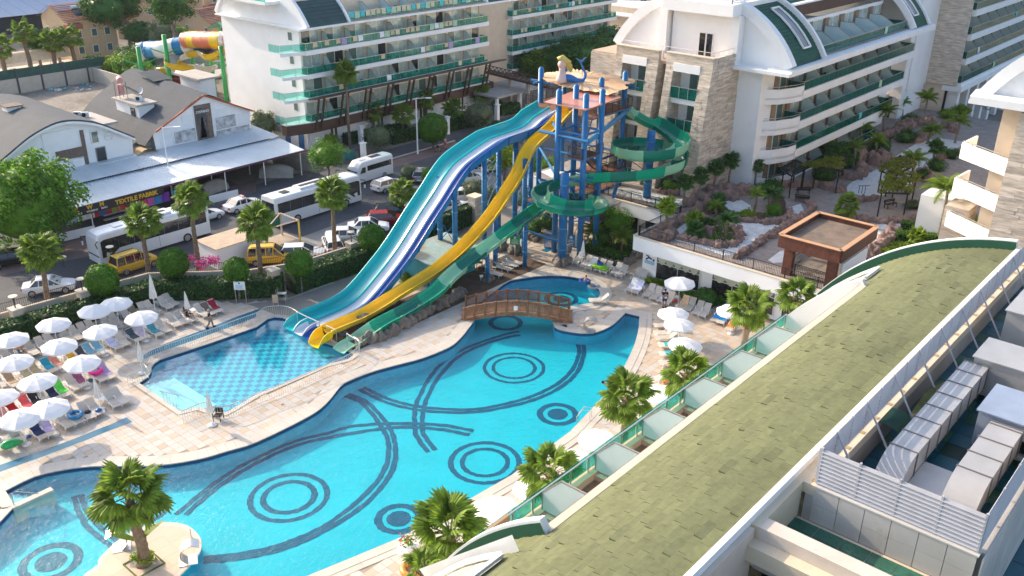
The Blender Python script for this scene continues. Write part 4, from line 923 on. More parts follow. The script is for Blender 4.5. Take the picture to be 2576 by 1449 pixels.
def end_bay(root,va,vb,ztop,zbase,lv,label,Ue,deep=4.4):
 w_=.9
 battered(root,Ue,va,va+w_+.45,zbase,ztop-1.3,1.9,deep);battered(root,Ue,vb-w_,vb,zbase,ztop-1.3,1.9,deep)
 q=MB();q.box(Ue-.02,Ue+.5,va-.02,vb+.02,ztop-1.3,ztop);q.build('stone_head',STONE,root,world=True)
 q=MB();q.box(Ue-.1,Ue+.55,va-.1,vb+.1,ztop,ztop+.1);q.build('coping',CREAM,root,world=True)
 MB().box(Ue+1.6,Ue+1.9,va+.5,vb-.3,zbase,ztop-.2).build('bay_wall',WHITE,root,world=True)
 for k,z in enumerate(lv):
  q=MB();q.box(Ue-.15,Ue+1.7,va+w_+.3,vb-w_+.1,z-.38,z);q.build('balcony_slab',WHITE,root,world=True)
  MB().box(Ue-.12,Ue+.4,va+w_+.45,vb-w_,z+2.45,z+(3.3 if k==len(lv)-1 else 2.9)).build('white_band',WHITE2,root,world=True)
  o=1.9*(1-(z-zbase)/(ztop-1.3-zbase))*.35
  q=MB();q.box(Ue-.2-o,Ue-.18-o,va+w_+.35,vb-w_,z-.2,z+.95);q.build('glass_panel',GLASSD,root,world=True)
  q=MB();q.bar((Ue-.19-o,va+w_+.35,z+.97),(Ue-.19-o,vb-w_,z+.97),.06)
  for j in range(4):v=va+w_+.4+(vb-va-2*w_-.45)*j/3;q.bar((Ue-.22-o,v,z-.2),(Ue-.22-o,v,z+.97),.05)
  q.build('handrail',FRAMEG,root,world=True)
  v0_=va+w_+.5;q=MB();q.box(Ue+1.5,Ue+1.6,v0_,v0_+2.0,z,z+2.35);wn=q.build('window',FRAMEW,root,world=True)
  for(a,b)in((v0_+.08,v0_+.97),(v0_+1.03,v0_+1.92)):MB().box(Ue+1.46,Ue+1.5,a,b,z+.08,z+2.27).build('pane',PANEC if rnd.random()<.6 else PANE,wn)
  MB().box(Ue+1.40,Ue+1.5,v0_-.1,v0_+2.1,z+2.36,z+2.52).build('awning_box',mat('maroon',(0.09,0.02,0.02),0.6),root,world=True)
  tag(put('balcony_chair',CHAIR,loc=(Ue+.6,va+w_+1.0,z),rz=1.2+k),'dark wicker chair on the %s balcony of the %s'%(['lowest','second','third','top'][k],label),'chair')
  tag(put('balcony_table',TABLE,loc=(Ue+.7,va+w_+1.9,z)),'small dark table on the %s balcony of the %s'%(['lowest','second','third','top'][k],label),'table')
UE=83.9
end_bay(B2,46.2,51.6,18.4,TZ0,[4.5,7.75,10.95,14.2],'right stone bay of the middle hotel',UE)
end_bay(B2,52.6,57.9,18.4,TZ0,[4.5,7.75,10.95,14.2],'left stone bay of the middle hotel',UE)
sw2=MB().box(84.3,94.6,46.15,46.5,TZ0,18.4).build('stone_side_wall',STONE,B2,world=True)
q=MB()
for i in range(45):
 u=84.4+rnd.uniform(0,.7)
 while u<94.5:
  w_=min(rnd.uniform(.9,1.6),94.55-u);q.box(u,u+w_-.02,46.14-rnd.uniform(.01,.06),46.15,TZ0+.02+i*.312,TZ0+.02+i*.312+.295);u+=w_
q.build('stone_courses',STONE,sw2,kind='stuff')
MB().box(85.5,85.8,51.6,52.6,TZ0,18.2).build('recess_wall',BROWN,B2,world=True)
for(z0,z1)in((8.2,10.6),(11.8,14.9)):
 wn=MB().box(85.38,85.5,51.7,52.5,z0,z1).build('window',FRAMEW,B2,world=True);MB().box(85.35,85.39,51.8,52.4,z0+.1,z1-.1).build('pane',PANE,wn)
MB().box(84.4,89.4,46.5,61.5,17.1,17.35).build('roof_terrace',mat('peach_screed',(0.50,0.37,0.27),0.8,var=0.12),B2,world=True)
q=MB();q.tube([(84.1,57.9,18.95),(84.1,46.3,18.95),(94.5,46.3,18.95)],.03,5)
for i in range(12):q.bar((84.1,46.3+i,18.5),(84.1,46.3+i,18.95),.03)
for i in range(10):q.bar((84.1+i,46.3,18.5),(84.1+i,46.3,18.95),.03)
q.build('roof_handrail',STEEL,B2,world=True)
MB().box(84.3,89.4,57.9,61.6,TZ0,17.2).build('rear_wing',STONE,B2,world=True)
p0=WU(1,3,1580,290,88.3);p1=WU(1,3,2200,350,88.3)
MB().box(89.0,98.2,p1.y,p0.y,17.0,23.1).build('stair_box',WHITE,B2,world=True)
MB().box(87.2,98.2,p1.y-.6,p0.y+.4,22.1,23.25).build('box_head',WHITE,B2,world=True)
for v in(p1.y-.9,p0.y+.3):MB().box(88.3,89.4,v,v+.95,17.0,22.1).build('stair_box_pillar',WHITE,B2,world=True)
wn=MB().box(88.92,89.0,p1.y+2.3,p1.y+4.0,17.4,20.0).build('door',FRAMEW,B2,world=True)
for a in(2.4,3.25):MB().box(88.89,88.93,p1.y+a,p1.y+a+.65,17.5,19.9).build('pane',PANED,wn)
for k in range(9):
 MB().box(87.4,87.46,p1.y-.3,p0.y+.2,23.35+k*.2,23.48+k*.2).build('louvre',WHITE2,B2,world=True)
 MB().box(87.4,97.6,p1.y-.3,p1.y-.24,23.35+k*.2,23.48+k*.2).build('louvre',WHITE2,B2,world=True)
for k in range(4):v=p1.y-.25+(p0.y-p1.y+.4)*k/3;MB().box(87.47,87.55,v-.04,v+.04,23.25,25.2).build('louvre_post',WHITE2,B2,world=True)
for k in range(5):q=MB();u=91+k*2.1;q.bar((u,p1.y+.6,23.3),(u,p0.y-.4,26.4),.2);q.build('roof_truss',WHITE2,B2,world=True)
MB().quad((90.8,p1.y+.6,23.25),(100,p1.y+.6,23.25),(100,p0.y-.4,26.3),(90.8,p0.y-.4,26.3)).build('roof_glazing',PANED,B2,world=True)
LB4='far right hotel'
B3=thing('hotel_block','white hotel with stone strip and long green balconies in the far right corner','hotel',(139.5,37.8,0))
V3=37.8;lev3=[8.57,11.9,15.23,18.5]  # far right hotel also enlarged about the camera; its values are the scaled ones
MB().box(139.5,202,V3+2,55,0,21.6).build('core',CREAM,B3,world=True)
for k,z in enumerate(lev3):balcony_row(B3,'r',139.8,191.7,V3,z,12,k,depth_=2.0,pier=STONEB,pw=1.05,label=LB4,towels=.08,chairs=.25,slabt=.85,ceil=2.95,glassm=GLASSD)
q=MB();q.box(139.1,192.8,V3-.3,V3+2.3,7.4,8.1);q.build('lower_band',WHITE,B3,world=True)
MB().box(139.2,139.5,V3+.5,V3+4.9,8.2,21.3).build('stone_strip',STONE,B3,world=True)
MB().box(130.4,139.4,V3+4.9,58.6,0,22.0).build('stair_tower',WHITE,B3,world=True)
MB().box(132.0,139.7,V3+4.7,V3+6.7,7.9,23.7).build('stair_tower_pier',WHITE,B3,world=True)
q=MB();q.box(130.0,131.5,V3+4.8,57.5,20.8,21.4);q.box(137.9,193.8,V3-1.3,V3+7.4,21.3,21.8);q.build('eaves_slab',WHITE,B3,world=True)
rf3,pt3=barrel(B3,139.5,197,V3+10,10.9,21.7,6.3,ROOFG,name='roof');gable(B3,139.4,pt3,21.5);arch_rim(B3,139.0,.8,pt3,0,1)
balcony_row(B3,'r',145.9,189.5,V3-.2,21.9,10,4,depth_=2.3,pier=STONEB,pw=1.05,label=LB4,towels=0,chairs=0,slab=False,glassm=GLASSD)
for k in range(11):MB().box(140+k*4.4,141+k*4.4,V3+.2,V3+1.7,0,7.4).build('ground_pillar',WHITE,B3,world=True)
MB().box(139.8,191,V3+1.72,V3+2.0,0,7.4).build('ground_glazing',PANED,B3,world=True)
wn=MB().box(130.25,130.4,43.6,49.8,TZ0,7.4).build('window',FRAMEW,B3,world=True)
for k in range(3):MB().box(130.2,130.26,43.7+k*2.05,45.65+k*2.05,TZ0+.1,7.3).build('pane',PANED,wn)
MB().box(122,130.3,44.2,50.6,7.2,7.7).build('link_roof',CREAM,B3,world=True)
B4=thing('hotel_block','white hotel block with peach sunlit curved balconies at the right edge','hotel',(80,16.5,4.3))
MB().box(82,120,-3,18.6,3.5,19.4).build('core',CREAM,B4,world=True)
rf4,pt4=barrel(B4,81.5,122,9.4,10.6,19.6,5.9,ROOFG,name='roof',course=.5);gable(B4,81.4,pt4,19.3);arch_rim(B4,80.9,.8,pt4,0,1,r0=-.5,r1=.5)
q=MB();q.prism([(79.2,20.6),(79.2,4),(84,4),(84,20.2),(82,21)],19.0,19.6);q.build('eaves_slab',WHITE,B4,world=True)
for k,z in enumerate([4.9,7.9,10.95,14.05,17.0][0:5]):
 zt=z
 if k==4:zt=16.3
 dirv=Vector((cos(radians(58)),sin(radians(58)),0));a=Vector((80.2,16.9,0));b=a+dirv*5.2;nrm=Vector((-dirv.y,dirv.x,0))
 if k<4:
  q=MB();q.prism([a,b,b+Vector((2.6,-.6,0)),a+Vector((3.5,0,0))],zt-.5,zt-.3);q.build('balcony_slab',WHITE,B4,world=True)
  q=MB();q.bar(a+Vector((0,0,zt+.15)),b+Vector((0,0,zt+.15)),.18,1.35);q.bar(b+Vector((0,0,zt+.15)),b+Vector((3.2,-.2,zt+.15)),.18,1.35);q.build('parapet',WHITE,B4,world=True)
  q=MB();q.bar(a+Vector((0,0,zt+1.0)),b+Vector((0,0,zt+1.0)),.06)
  for j in range(6):p=a.lerp(b,j/5);q.bar(p+Vector((0,0,zt+.8)),p+Vector((0,0,zt+1.0)),.04)
  q.build('handrail',FRAMEG,B4,world=True)
  MB().obox(a+dirv*3.2+Vector((2.2,-1.2,zt+1.0)),(.35,1.5,2.6),radians(58)-pi/2).build('pier',STONE,B4,world=True)
  tag(put('balcony_chair',CHAIR,loc=(a+dirv*1.6+Vector((1.1,-.3,zt-.3))),rz=.7*k),'dark chair on the %s white balcony at the right edge of the frame'%['lowest','second','third','top'][k],'chair')
battered(B4,80.0,13.9,16.9,4.3,18.7,1.6,3.5)
battered(B4,80.0,8.4,9.6,4.3,18.7,1.6,3.5)
for k,z in enumerate([5.9,9.2,12.4,15.6]):
 MB().box(80.1,83,9.6,13.9,z-.4,z).build('balcony_slab',CREAM,B4,world=True)
 MB().box(80.0,80.03,9.6,13.9,z,z+1.0).build('glass_panel',GLASSG,B4,world=True)
 MB().box(79.9,80.2,9.6,13.9,z+2.3,z+2.75).build('white_band',WHITE,B4,world=True)
 wn=MB().box(82.0,82.1,10.4,13.0,z,z+2.3).build('window',FRAMEW,B4,world=True);MB().box(81.95,82.01,10.5,11.6,z+.1,z+2.2).build('pane',PANEC,wn);MB().box(81.95,82.01,11.7,12.9,z+.1,z+2.2).build('pane',PANE,wn)
MB().box(80.6,82,9.6,21,18.7,19.0).build('soffit',WHITE,B4,world=True)
LB0='near hotel terrace'
B0=thing('hotel_block','near hotel with olive shingle vaulted roof and roof plant in the bottom right','hotel',(35,10,0))
ZF=10.82;VC0=8.19;HW0=11.81;RS0=6.26;TA=.562;CT=.22
MB().box(-12,53.4,-14,19.7,0,10.3).build('core',WHITE,B0,world=True)
rf0,pt0=barrel(B0,-12,53.6,VC0,HW0,10.9,RS0,SHING,cut=(20.3,47.7,-CT),name='roof',course=.34,arc=(TA,1.0))
UA,UB=20.3,47.7
R0=(HW0**2+RS0**2)/(2*RS0);TH0=math.asin(HW0/R0);LEN=2*TH0*R0
sh=[]
nc=int(LEN/.335)
for i in range(nc):
 t0,t1=i/nc,(i+1)/nc
 if t0<TA:continue
 u=-6.0+(i%2)*.47+(i%3)*.13
 while u<53.2:
  u1=u+.94
  tm=(t0+t1)/2
  if u1<=53.4 and not(tm>1-CT and u1>UA-.1 and u<UB+.1):
   c=Vector((u+.47,*pt0(tm)));d=depth(c);rel=c-Vector((0,0,H));px=1288+F*rel.dot(RT)/d;py=724.5-F*rel.dot(UP)/d
   if-30<px<2606 and-30<py<1490:sh.append((d,u,u1,t0,t1))
  u=u1
sh.sort(key=lambda a:a[0]);restq=MB()
def shing(q,u0,u1,t0,t1):
 l0=.04+rnd.uniform(0,.02)+.05*(rnd.random()<.10);lo=pt0(t1+.0015,l0+.015);loi=pt0(t1+.0015,.0);hi=pt0(t0-.001,.012);g=.008
 e=rnd.uniform(-.012,.012)
 q.add([(u0+g,*lo),(u1-g,lo[0],lo[1]+e),(u1-g,*hi),(u0+g,*hi),(u0+g,*loi),(u1-g,*loi)],[(1,0,3,2),(0,1,5,4),(0,4,3),(1,2,5)])
for k,(d,u0,u1,t0,t1)in enumerate(sh):
 if k<300:q=MB();shing(q,u0,u1,t0,t1);q.build('shingle',SHING,B0,world=True)
 else:shing(restq,u0,u1,t0,t1)
restq.build('shingles',SHING,B0,world=True,kind='stuff')
ap=pt0(TA)
q=MB();q.box(-12,53.2,ap[0]-.22,ap[0]-.02,ap[1]-.6,ap[1]+.22);q.build('ridge_cap',WHITE2,B0,world=True)
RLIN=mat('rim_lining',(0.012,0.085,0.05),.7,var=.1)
LEDGE=mat('sunlit_ledge',(0.66,0.55,0.40),0.8,var=0.06,scale=1.0,dirt=((0.50,0.40,0.28),0.62,1.5))
arch_rim(B0,53.5,.35,pt0,TA,1.0,r0=-.4,r1=.55,name='end_rim')
q=MB();rows=[[(53.47,*pt0(TA+(1-TA)*i/20,.02)),(53.47,*pt0(TA+(1-TA)*i/20,.5))]for i in range(21)][::-1];q.grid(rows);q.build('rim_lining',RLIN,B0,world=True)
arch_rim(B0,UA-.27,.3,pt0,1-CT,1.0,r0=-.3,r1=.6,name='cut_rim');arch_rim(B0,UB-.03,.3,pt0,1-CT,1.0,r0=-2.8,r1=.45,name='cut_rim')
q=MB();rows=[[(UA-.31,*pt0(1-CT+CT*i/12,.02)),(UA-.31,*pt0(1-CT+CT*i/12,.5))]for i in range(13)];q.grid(rows);q.build('rim_lining',RLIN,B0,world=True)
ev=pt0(1-CT)
q=MB();q.box(UA-.1,UB,ev[0]-.05,ev[0]+.28,ev[1]-.55,ev[1]+.10);q.build('eaves_beam',CREAM,B0,world=True)
q=MB();q.box(UA-.1,UB,ev[0]+.285,ev[0]+.33,ev[1]-.3,ev[1]+.06);q.build('gutter',mat('rust_gutter',(0.14,0.05,0.04),0.7),B0,world=True)
q=MB();q.box(UA-.1,UB,ev[0]-.28,ev[0]-.06,ev[1]+.02,ev[1]+.06);q.build('flashing',mat('grey_flashing',(0.36,0.31,0.30),0.8,var=.1),B0,world=True)
skylight(B0,49.3,51.2,pt0,.80,.95,'skylight');skylight(B0,16.6,18.4,pt0,.80,.95,'skylight')
q=MB();q.add([(18.8,*pt0(.785,.1)),(18.8,*pt0(1.0,.1)),(18.8,*pt0(.785,.7)),(18.8,*pt0(1.0,.9))],[(0,2,3,1)]);q.build('skylight_cheek',WHITE2,B0,world=True)
balcony_row(B0,'near',21.2,47.6,20.0,ZF,7,2,depth_=4.4,face=1,pier=WHITE,label=LB0,towels=0,chairs=0,ceil=3.2,slab=True,partition='none',glass=False)
q=MB();q.box(20.3,47.7,15.6,20.0,ZF-.45,ZF+.0);q.build('terrace_slab',WHITE,B0,world=True)
DECKW=mat('terrace_plank',(0.26,0.155,0.095),0.6,var=0.2,scale=1.2,fine=0.08,island=0.15)
PEACH=mat('peach_kerb',(0.62,0.47,0.33),0.75,var=0.07)
for i in range(7):
 a=21.2+i*3.771;pf=MB().box(a,a+3.75,15.7,19.6,ZF+.002,ZF+.03).build('terrace_floor',SCREED,B0,world=True)
 for k in range(6):MB().box(a+.3+k*.57,a+.3+k*.57+.555,15.8,19.5,ZF+.031,ZF+.05).build('plank',DECKW,pf)
 MB().box(a-.28,a+.28,15.7,19.55,ZF+.052,ZF+.30).build('kerb',PEACH,B0,world=True)
MB().box(20.3,47.7,19.56,20.0,ZF+.002,ZF+.38).build('edge_kerb',PEACH,B0,world=True)
for i in range(7):
 a=21.2+i*3.771
 if i==0:continue
 pts=[(a,19.7,ZF+.36),(a,16.1,ZF+.36),(a,16.1,ZF+2.25),(a,18.75,ZF+2.25),(a,19.7,ZF+1.25)]
 fr=MB().plate(pts,.03).build('partition',FROST,B0,world=True)
 for u_,v_ in zip(pts,pts[1:]+pts[:1]):MB().bar(u_,v_,.07).build('frame_bar',FRAMEG,fr)
 for v in(19.0,17.5):MB().bar((a,v,ZF+.30),(a,v,ZF+.42),.09).build('frame_foot',FRAMEG,fr)
gl=MB()
for i in range(21):
 a=20.6+i*1.29;MB().box(a+.02,a+1.27,19.9,19.915,ZF+.42,ZF+1.25).build('glass_panel',GLASSG,B0,world=True)
MB().bar((20.6,19.8,ZF+1.22),(47.7,19.8,ZF+1.22),.06,.05).build('handrail',STEEL,B0,world=True)
for i in range(22):a=20.6+i*1.29;MB().bar((a,19.82,ZF+.36),(a,19.82,ZF+1.22),.05,.07).build('rail_post',STEEL,B0,world=True)
q=MB()
for k in range(8):q.bar((20.5,19.8-k*.28,ZF+.38),(20.5,19.8-k*.28,ZF+1.2),.035)
q.bar((20.5,19.85,ZF+1.2),(20.5,17.8,ZF+1.2),.06);q.build('end_railing',STEEL,B0,world=True)
def armchair(loc,rz,label,m_=DARKW):
 t=thing('terrace_chair',label,'chair',loc,rz)
 for sx in(-.27,.27):
  for sy in(-.25,.27):MB().bar((sx,sy,0),(sx*.95,sy,.62 if sy<0 else .85),.045).build('leg',m_,t)
  MB().tube([(sx,-.27,.62),(sx*1.05,0,.66),(sx*.8,.3,.85)],.028,6).build('armrest',m_,t)
 MB().box(-.26,.26,-.26,.26,.40,.45).build('seat',m_,t)
 MB().obox((0,.29,.68),(.50,.04,.36),0,('X',-.15)).build('backrest',m_,t);return t
armchair((31.4,17.6,ZF+.05),2.6,'dark wicker armchair on the roof terrace bay with the small red box')
armchair((26.6,16.7,ZF+.05),1.6,'dark wicker armchair beside the wooden table on the roof terrace')
ac=armchair((23.4,16.9,ZF+.05),.9,'dark wicker armchair with a patterned cloth in the nearest terrace bay')
t=thing('side_table','square wooden table with an ashtray on the roof terrace','table',(25.6,16.3,ZF+.05));MB().box(-.4,.4,-.4,.4,.5,.55).build('tabletop',WOODR,t)
for sx in(-.35,.35):
 for sy in(-.35,.35):MB().box(sx-.03,sx+.03,sy-.03,sy+.03,0,.5).build('leg',WOODR,t)
q=MB();q.lathe([(0,0),(.09,.0),(.10,.05),(.07,.03),(0,.02)],12,(25.5,16.35,ZF+.60));tag(q.build('ashtray',PLASTIC),'white ashtray on the wooden terrace table','ashtray')
tag(MB().box(30.4,30.8,17.4,17.8,ZF+.051,ZF+.35).build('box',mat('red_box',(0.35,0.02,0.02),0.5)),'small red box on the terrace planks','box')
q=MB();q.grid([[(23.9,16.4,ZF+1.0),(24.5,16.3,ZF+1.0)],[(23.8,16.1,ZF+.6),(24.5,16.0,ZF+.6)],[(23.8,15.95,ZF+.2),(24.5,15.9,ZF+.2)]]);tag(q.build('cloth',mat('magenta_cloth',(0.40,0.04,0.14),0.9,var=.5,scale=9)),'magenta and white patterned cloth hung over a terrace chair','cloth')
q=MB();q.grid([[(21.6,19.86,ZF+1.28),(22.9,19.86,ZF+1.28)],[(21.6,19.74,ZF+1.26),(22.9,19.74,ZF+1.26)],[(21.62,19.70,ZF+.5),(22.88,19.70,ZF+.5)]]);tag(q.build('towel',mat('tan_towel',(0.52,0.34,0.20),0.9,var=.06)),'tan towel hung over the nearest end of the terrace railing','towel')
TG=mat('green_roof_tile',(0.035,0.125,0.085),0.35,var=0.35,scale=0.9,fine=0.2,spec=0.7,island=0.15,dirt=((0.22,0.26,0.16),0.58,0.9))
TB=mat('teal_roof_tile',(0.004,0.085,0.125),0.35,var=0.25,scale=0.6,fine=0.15,spec=0.7,island=0.10)
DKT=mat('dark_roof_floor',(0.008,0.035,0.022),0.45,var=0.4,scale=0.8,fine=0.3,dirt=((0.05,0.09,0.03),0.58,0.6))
LEDGE_T=17.0;CF=15.6
RP=B0
q=MB();q.box(26.2,53.4,8.95,9.75,16.6,LEDGE_T);q.build('ledge',LEDGE,RP,world=True)
q=MB();q.box(23.0,26.2,9.425,9.75,15.4,LEDGE_T);q.build('ledge',LEDGE,RP,world=True)
MB().box(26.2,53.4,9.0,9.3,CF-.1,16.6).build('ledge_wall',CONC,RP,world=True)
tmesh=MB().box(-.29,.29,-.44,.44,0,.02).mesh('roof_tile',TG)
tmb=MB().box(-.29,.29,-.44,.44,0,.02).mesh('roof_tile',TB)
MB().box(23.0,26.2,-6,9.42,CF-.25,CF-.03).build('corridor_slab',CONC,RP,world=True)
fl=MB().box(23.6,26.15,-6,9.4,CF-.029,CF-.012).build('corridor_floor',LEDGE,RP,world=True)
for i in range(4):
 for j in range(16):
  put('roof_tile',tmesh,fl,loc=(23.92+i*.60,9.0-j*.90,CF-.012))
q=MB();q.box(23.0,23.6,-8,9.42,15.97,LEDGE_T);q.build('parapet',mat('worn_parapet',(0.60,0.52,0.44),0.8,var=0.08,dirt=((0.40,0.33,0.27),0.6,1.2)),RP,world=True)
q=MB();q.box(22.5,22.99,-8,9.6,15.95,16.55);q.build('lower_step',LEDGE,RP,world=True)
MB().box(24.3,26.1,-8,9.2,13.77,15.0).build('block',mat('sunlit_orange_ledge',(0.62,0.40,0.15),0.8,var=0.08),RP,world=True)  # orange of the sun on the block top is put into its base colour
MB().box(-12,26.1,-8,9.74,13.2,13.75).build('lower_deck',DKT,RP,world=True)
q=MB();q.box(-12,22.9,9.5,ap[0]-.23,13.7,ap[1]-.1);q.build('ridge_wall',mat('peach_wall',(0.62,0.50,0.41),0.8,var=.06),RP,world=True)
MB().box(26.5,54,3.9,9.0,CF-.6,CF-.02).build('pit_slab',CONC,RP,world=True)
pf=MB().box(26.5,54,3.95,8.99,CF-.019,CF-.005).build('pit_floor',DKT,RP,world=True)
for i in range(27):
 for j in range(5):
  if rnd.random()<.97:put('roof_tile',tmb if(i+j)%3 else tmesh,pf,loc=(26.9+i*.98,8.5-j*.98,CF-.004),scale=(1.62,1.08,1))
SLABC=mat('clad_slab',(0.52,0.49,0.455),0.75,var=0.10,scale=0.7,island=0.10,dirt=((0.40,0.32,0.23),0.60,0.7))
cw=MB().box(26.22,26.5,3.8,9.0,CF-.02,LEDGE_T-.02).build('front_wall',CONC,RP,world=True)
for i in range(6):
 for j in range(2):
  a=9.0-i*.87;b=a-.86
  if b<3.75:b=3.78
  MB().box(26.17,26.22,b+.006,a-.006,CF+j*.7,CF+j*.7+.692).build('slab',SLABC,cw)
MB().box(26.15,26.52,3.75,9.02,LEDGE_T-.02,LEDGE_T+.03).build('wall_coping',SLABC,RP,world=True)
sw=MB().box(26.5,54,3.65,3.93,12.9,LEDGE_T-.02).build('side_wall',CONC,RP,world=True)
for i in range(16):
 for j in range(5):MB().box(26.2+i*.87,26.2+i*.87+.86,3.60,3.65,12.95+j*.8,12.95+j*.8+.79).build('slab',SLABC,sw)
MB().box(22,60,-14,3.6,12.2,12.8).build('lower_roof',CONC,RP,world=True)
lf=MB().box(22,60,-14,3.59,12.81,12.83).build('lower_floor',TB,RP,world=True)
for i in range(11):
 for j in range(4):put('roof_tile',tmb,lf,loc=(24.0+i*1.55,2.9-j*1.6,12.835),scale=(2.6,1.78,1))
LVM=mat('grey_louvre',(0.44,0.44,0.47),0.5,var=0.08,scale=2,fine=0.04)
def louvre(x0,y0,x1,y1,z0,z1,n,label,posts,tilt=-.03):
 t=thing('louvre_screen',label,'screen',(x0,y0,z0));dx,dy=x1-x0,y1-y0;L=hypot(dx,dy);nx,ny=-dy/L*tilt,dx/L*tilt
 for k in range(n):
  a=z0+(z1-z0)*k/n;b=a+(z1-z0)/n*.80
  q=MB();q.add([(x0+nx,y0+ny,a),(x1+nx,y1+ny,a),(x1-nx,y1-ny,b),(x0-nx,y0-ny,b),(x0+nx*1.6,y0+ny*1.6,a+.02),(x1+nx*1.6,y1+ny*1.6,a+.02),(x1-nx*.4,y1-ny*.4,b+.02),(x0-nx*.4,y0-ny*.4,b+.02)],[(0,1,2,3),(7,6,5,4),(0,4,5,1),(3,2,6,7)]);q.build('slat',LVM,t,world=True)
 for k in range(posts):
  px,py=x0+dx*k/(posts-1),y0+dy*k/(posts-1);MB().box(px-.035,px+.035,py-.035,py+.035,z0-.02,z1+.04).build('post',LVM,t,world=True)
 return t
louvre(26.32,9.0,26.32,3.85,17.08,18.45,9,'front louvre screen of wide grey slats above the clad wall',5)
louvre(26.4,3.84,40,3.84,17.05,18.4,9,'side louvre screen running back along the right of the roof plant',9)
t=louvre(26.5,9.12,53.0,9.12,17.2,18.3,7,'long louvre screen on the cream ledge beside the olive roof',21,tilt=-.02)
for k in range(21):
 u=26.5+26.5*k/20;MB().box(u-.09,u+.09,9.02,9.22,LEDGE_T,LEDGE_T+.02).build('foot_plate',mat('rust_plate',(0.42,0.30,0.14),.7),t,world=True)
 if k%2==1 and k<19:MB().bar((u,9.08,18.2),(u+.15,7.75,CF+.35),.06).build('brace',LVM,t,world=True)
DUCT=mat('duct_sheet',(0.50,0.485,0.47),0.42,metal=0.35,var=0.08,scale=1.0,dirt=((0.40,0.34,0.28),0.66,1.4));DUCTB=mat('duct_blue_sheet',(0.36,0.42,0.52),0.42,metal=0.35,var=0.1)
FLN_=mat('duct_flange',(0.16,0.16,0.17),0.6,var=.2)
def duct(name,label,v0,v1,u_end,u_bend,zt,hgt,elbow=True,step=1.2):
 t=thing('air_duct',label,'duct',(u_bend,v0,CF));u=u_bend
 while u<u_end-.01:
  b=min(u_end,u+step);MB().box(u+.01,b-.01,v0,v1,zt-hgt,zt).build('duct_section',DUCT,t,world=True)
  q=MB();q.box(b-.025,b+.025,v0-.04,v1+.04,zt-hgt-.04,zt+.035);q.build('flange',FLN_,t,world=True);u=b
 if elbow:
  R_=1.75;q=MB();n=10;P=[(u_bend-R_*sin(pi/2*i/n),zt-R_+R_*cos(pi/2*i/n))for i in range(n+1)];Pi=[(u_bend-(R_-hgt)*sin(pi/2*i/n),zt-R_+(R_-hgt)*cos(pi/2*i/n))for i in range(n+1)]
  q.grid([[(a,v1,b),(a,v0,b)]for a,b in P]);q.grid([[(a,v0,b),(a,v1,b)]for a,b in Pi]);q.grid([[(a,v1,b),(c,v1,d)]for(a,b),(c,d)in zip(Pi,P)]);q.grid([[(c,v0,d),(a,v0,b)]for(a,b),(c,d)in zip(Pi,P)])
  q.build('elbow',DUCT,t,world=True)
  MB().box(u_bend-.025,u_bend+.025,v0-.04,v1+.04,zt-hgt-.04,zt+.035).build('flange',FLN_,t,world=True)
 return t
duct('d1','long pale sheet metal duct nearest the cream ledge, curving down at its near end',6.98,7.93,38.2,30.0,17.3,.95)
duct('d2','shorter sheet metal duct curving down in front of the blue plant box',4.58,5.70,34.0,30.2,17.3,.95)
q=MB();q.box(28.3,31.2,5.72,6.96,16.0,16.35);t=thing('air_duct','low rust stained duct tray lying between the two curved ducts','duct',(29,6,16));q.build('tray',DUCT,t,world=True)
q=MB();q.add([(28.3,5.72,16.34),(28.3,6.96,16.34),(27.6,6.96,15.8),(27.6,5.72,15.8)],[(0,1,2,3)]);q.build('flap',DUCTB,t,world=True)
RUST=mat('rust_mark',(0.30,0.09,0.03),.8,var=.3)
def plantbox(u0,u1,v0,v1,z1,label,m_=DUCT):
 t=thing('plant_unit',label,'air handling unit',(u0,v0,CF));MB().box(u0,u1,v0,v1,CF+.35,z1-.06).build('casing',m_,t,world=True);MB().box(u0-.08,u1+.08,v0-.08,v1+.08,z1-.055,z1).build('lid',m_,t,world=True)
 for a in(u0+.1,u1-.1):
  for b in(v0+.1,v1-.1):MB().box(a-.06,a+.06,b-.06,b+.06,CF,CF+.35).build('foot',FLN_,t,world=True)
 MB().box(u0-.03,u0,v0+.3,v0+1.2,CF+.7,CF+1.2).build('grille',PANED,t,world=True);return t
plantbox(34.2,36.6,3.95,6.2,17.5,'bluish sheet metal plant box behind the shorter duct',DUCTB)
plantbox(38.3,40.4,4.0,7.6,17.6,'pale sheet metal plant box at the far end of the long duct')
plantbox(43.0,46.0,4.2,7.7,18.0,'farthest pale plant box with a square front hatch')
plantbox(47.5,49.5,4.2,7.7,17.7,'last plant box at the far end of the roof')
q=MB();q.grid([[(33.5,8.4,16.6),(35.2,8.4,17.0),(37.6,8.4,16.3)],[(33.3,8.0,16.5),(35.4,7.95,16.6),(37.9,7.98,16.6)]]);tag(q.build('tarp',mat('camouflage_tarp',(0.10,0.12,0.045),.9,var=.5,scale=1.5,dirt=((0.34,0.22,0.13),0.55,.9))),'crumpled camouflage tarpaulin between the ledge wall and the long duct','tarpaulin')
q=MB();q.grid([[(31.6,8.9,17.05),(32.9,8.9,17.05)],[(31.9,8.3,16.7),(33.1,8.3,16.9)],[(31.8,8.0,16.2),(32.9,8.0,16.3)]]);tag(q.build('tarp',mat('green_tarp',(0.02,0.07,0.045),.8,var=.3)),'dark green tarpaulin flap hanging from the cream ledge','tarpaulin')
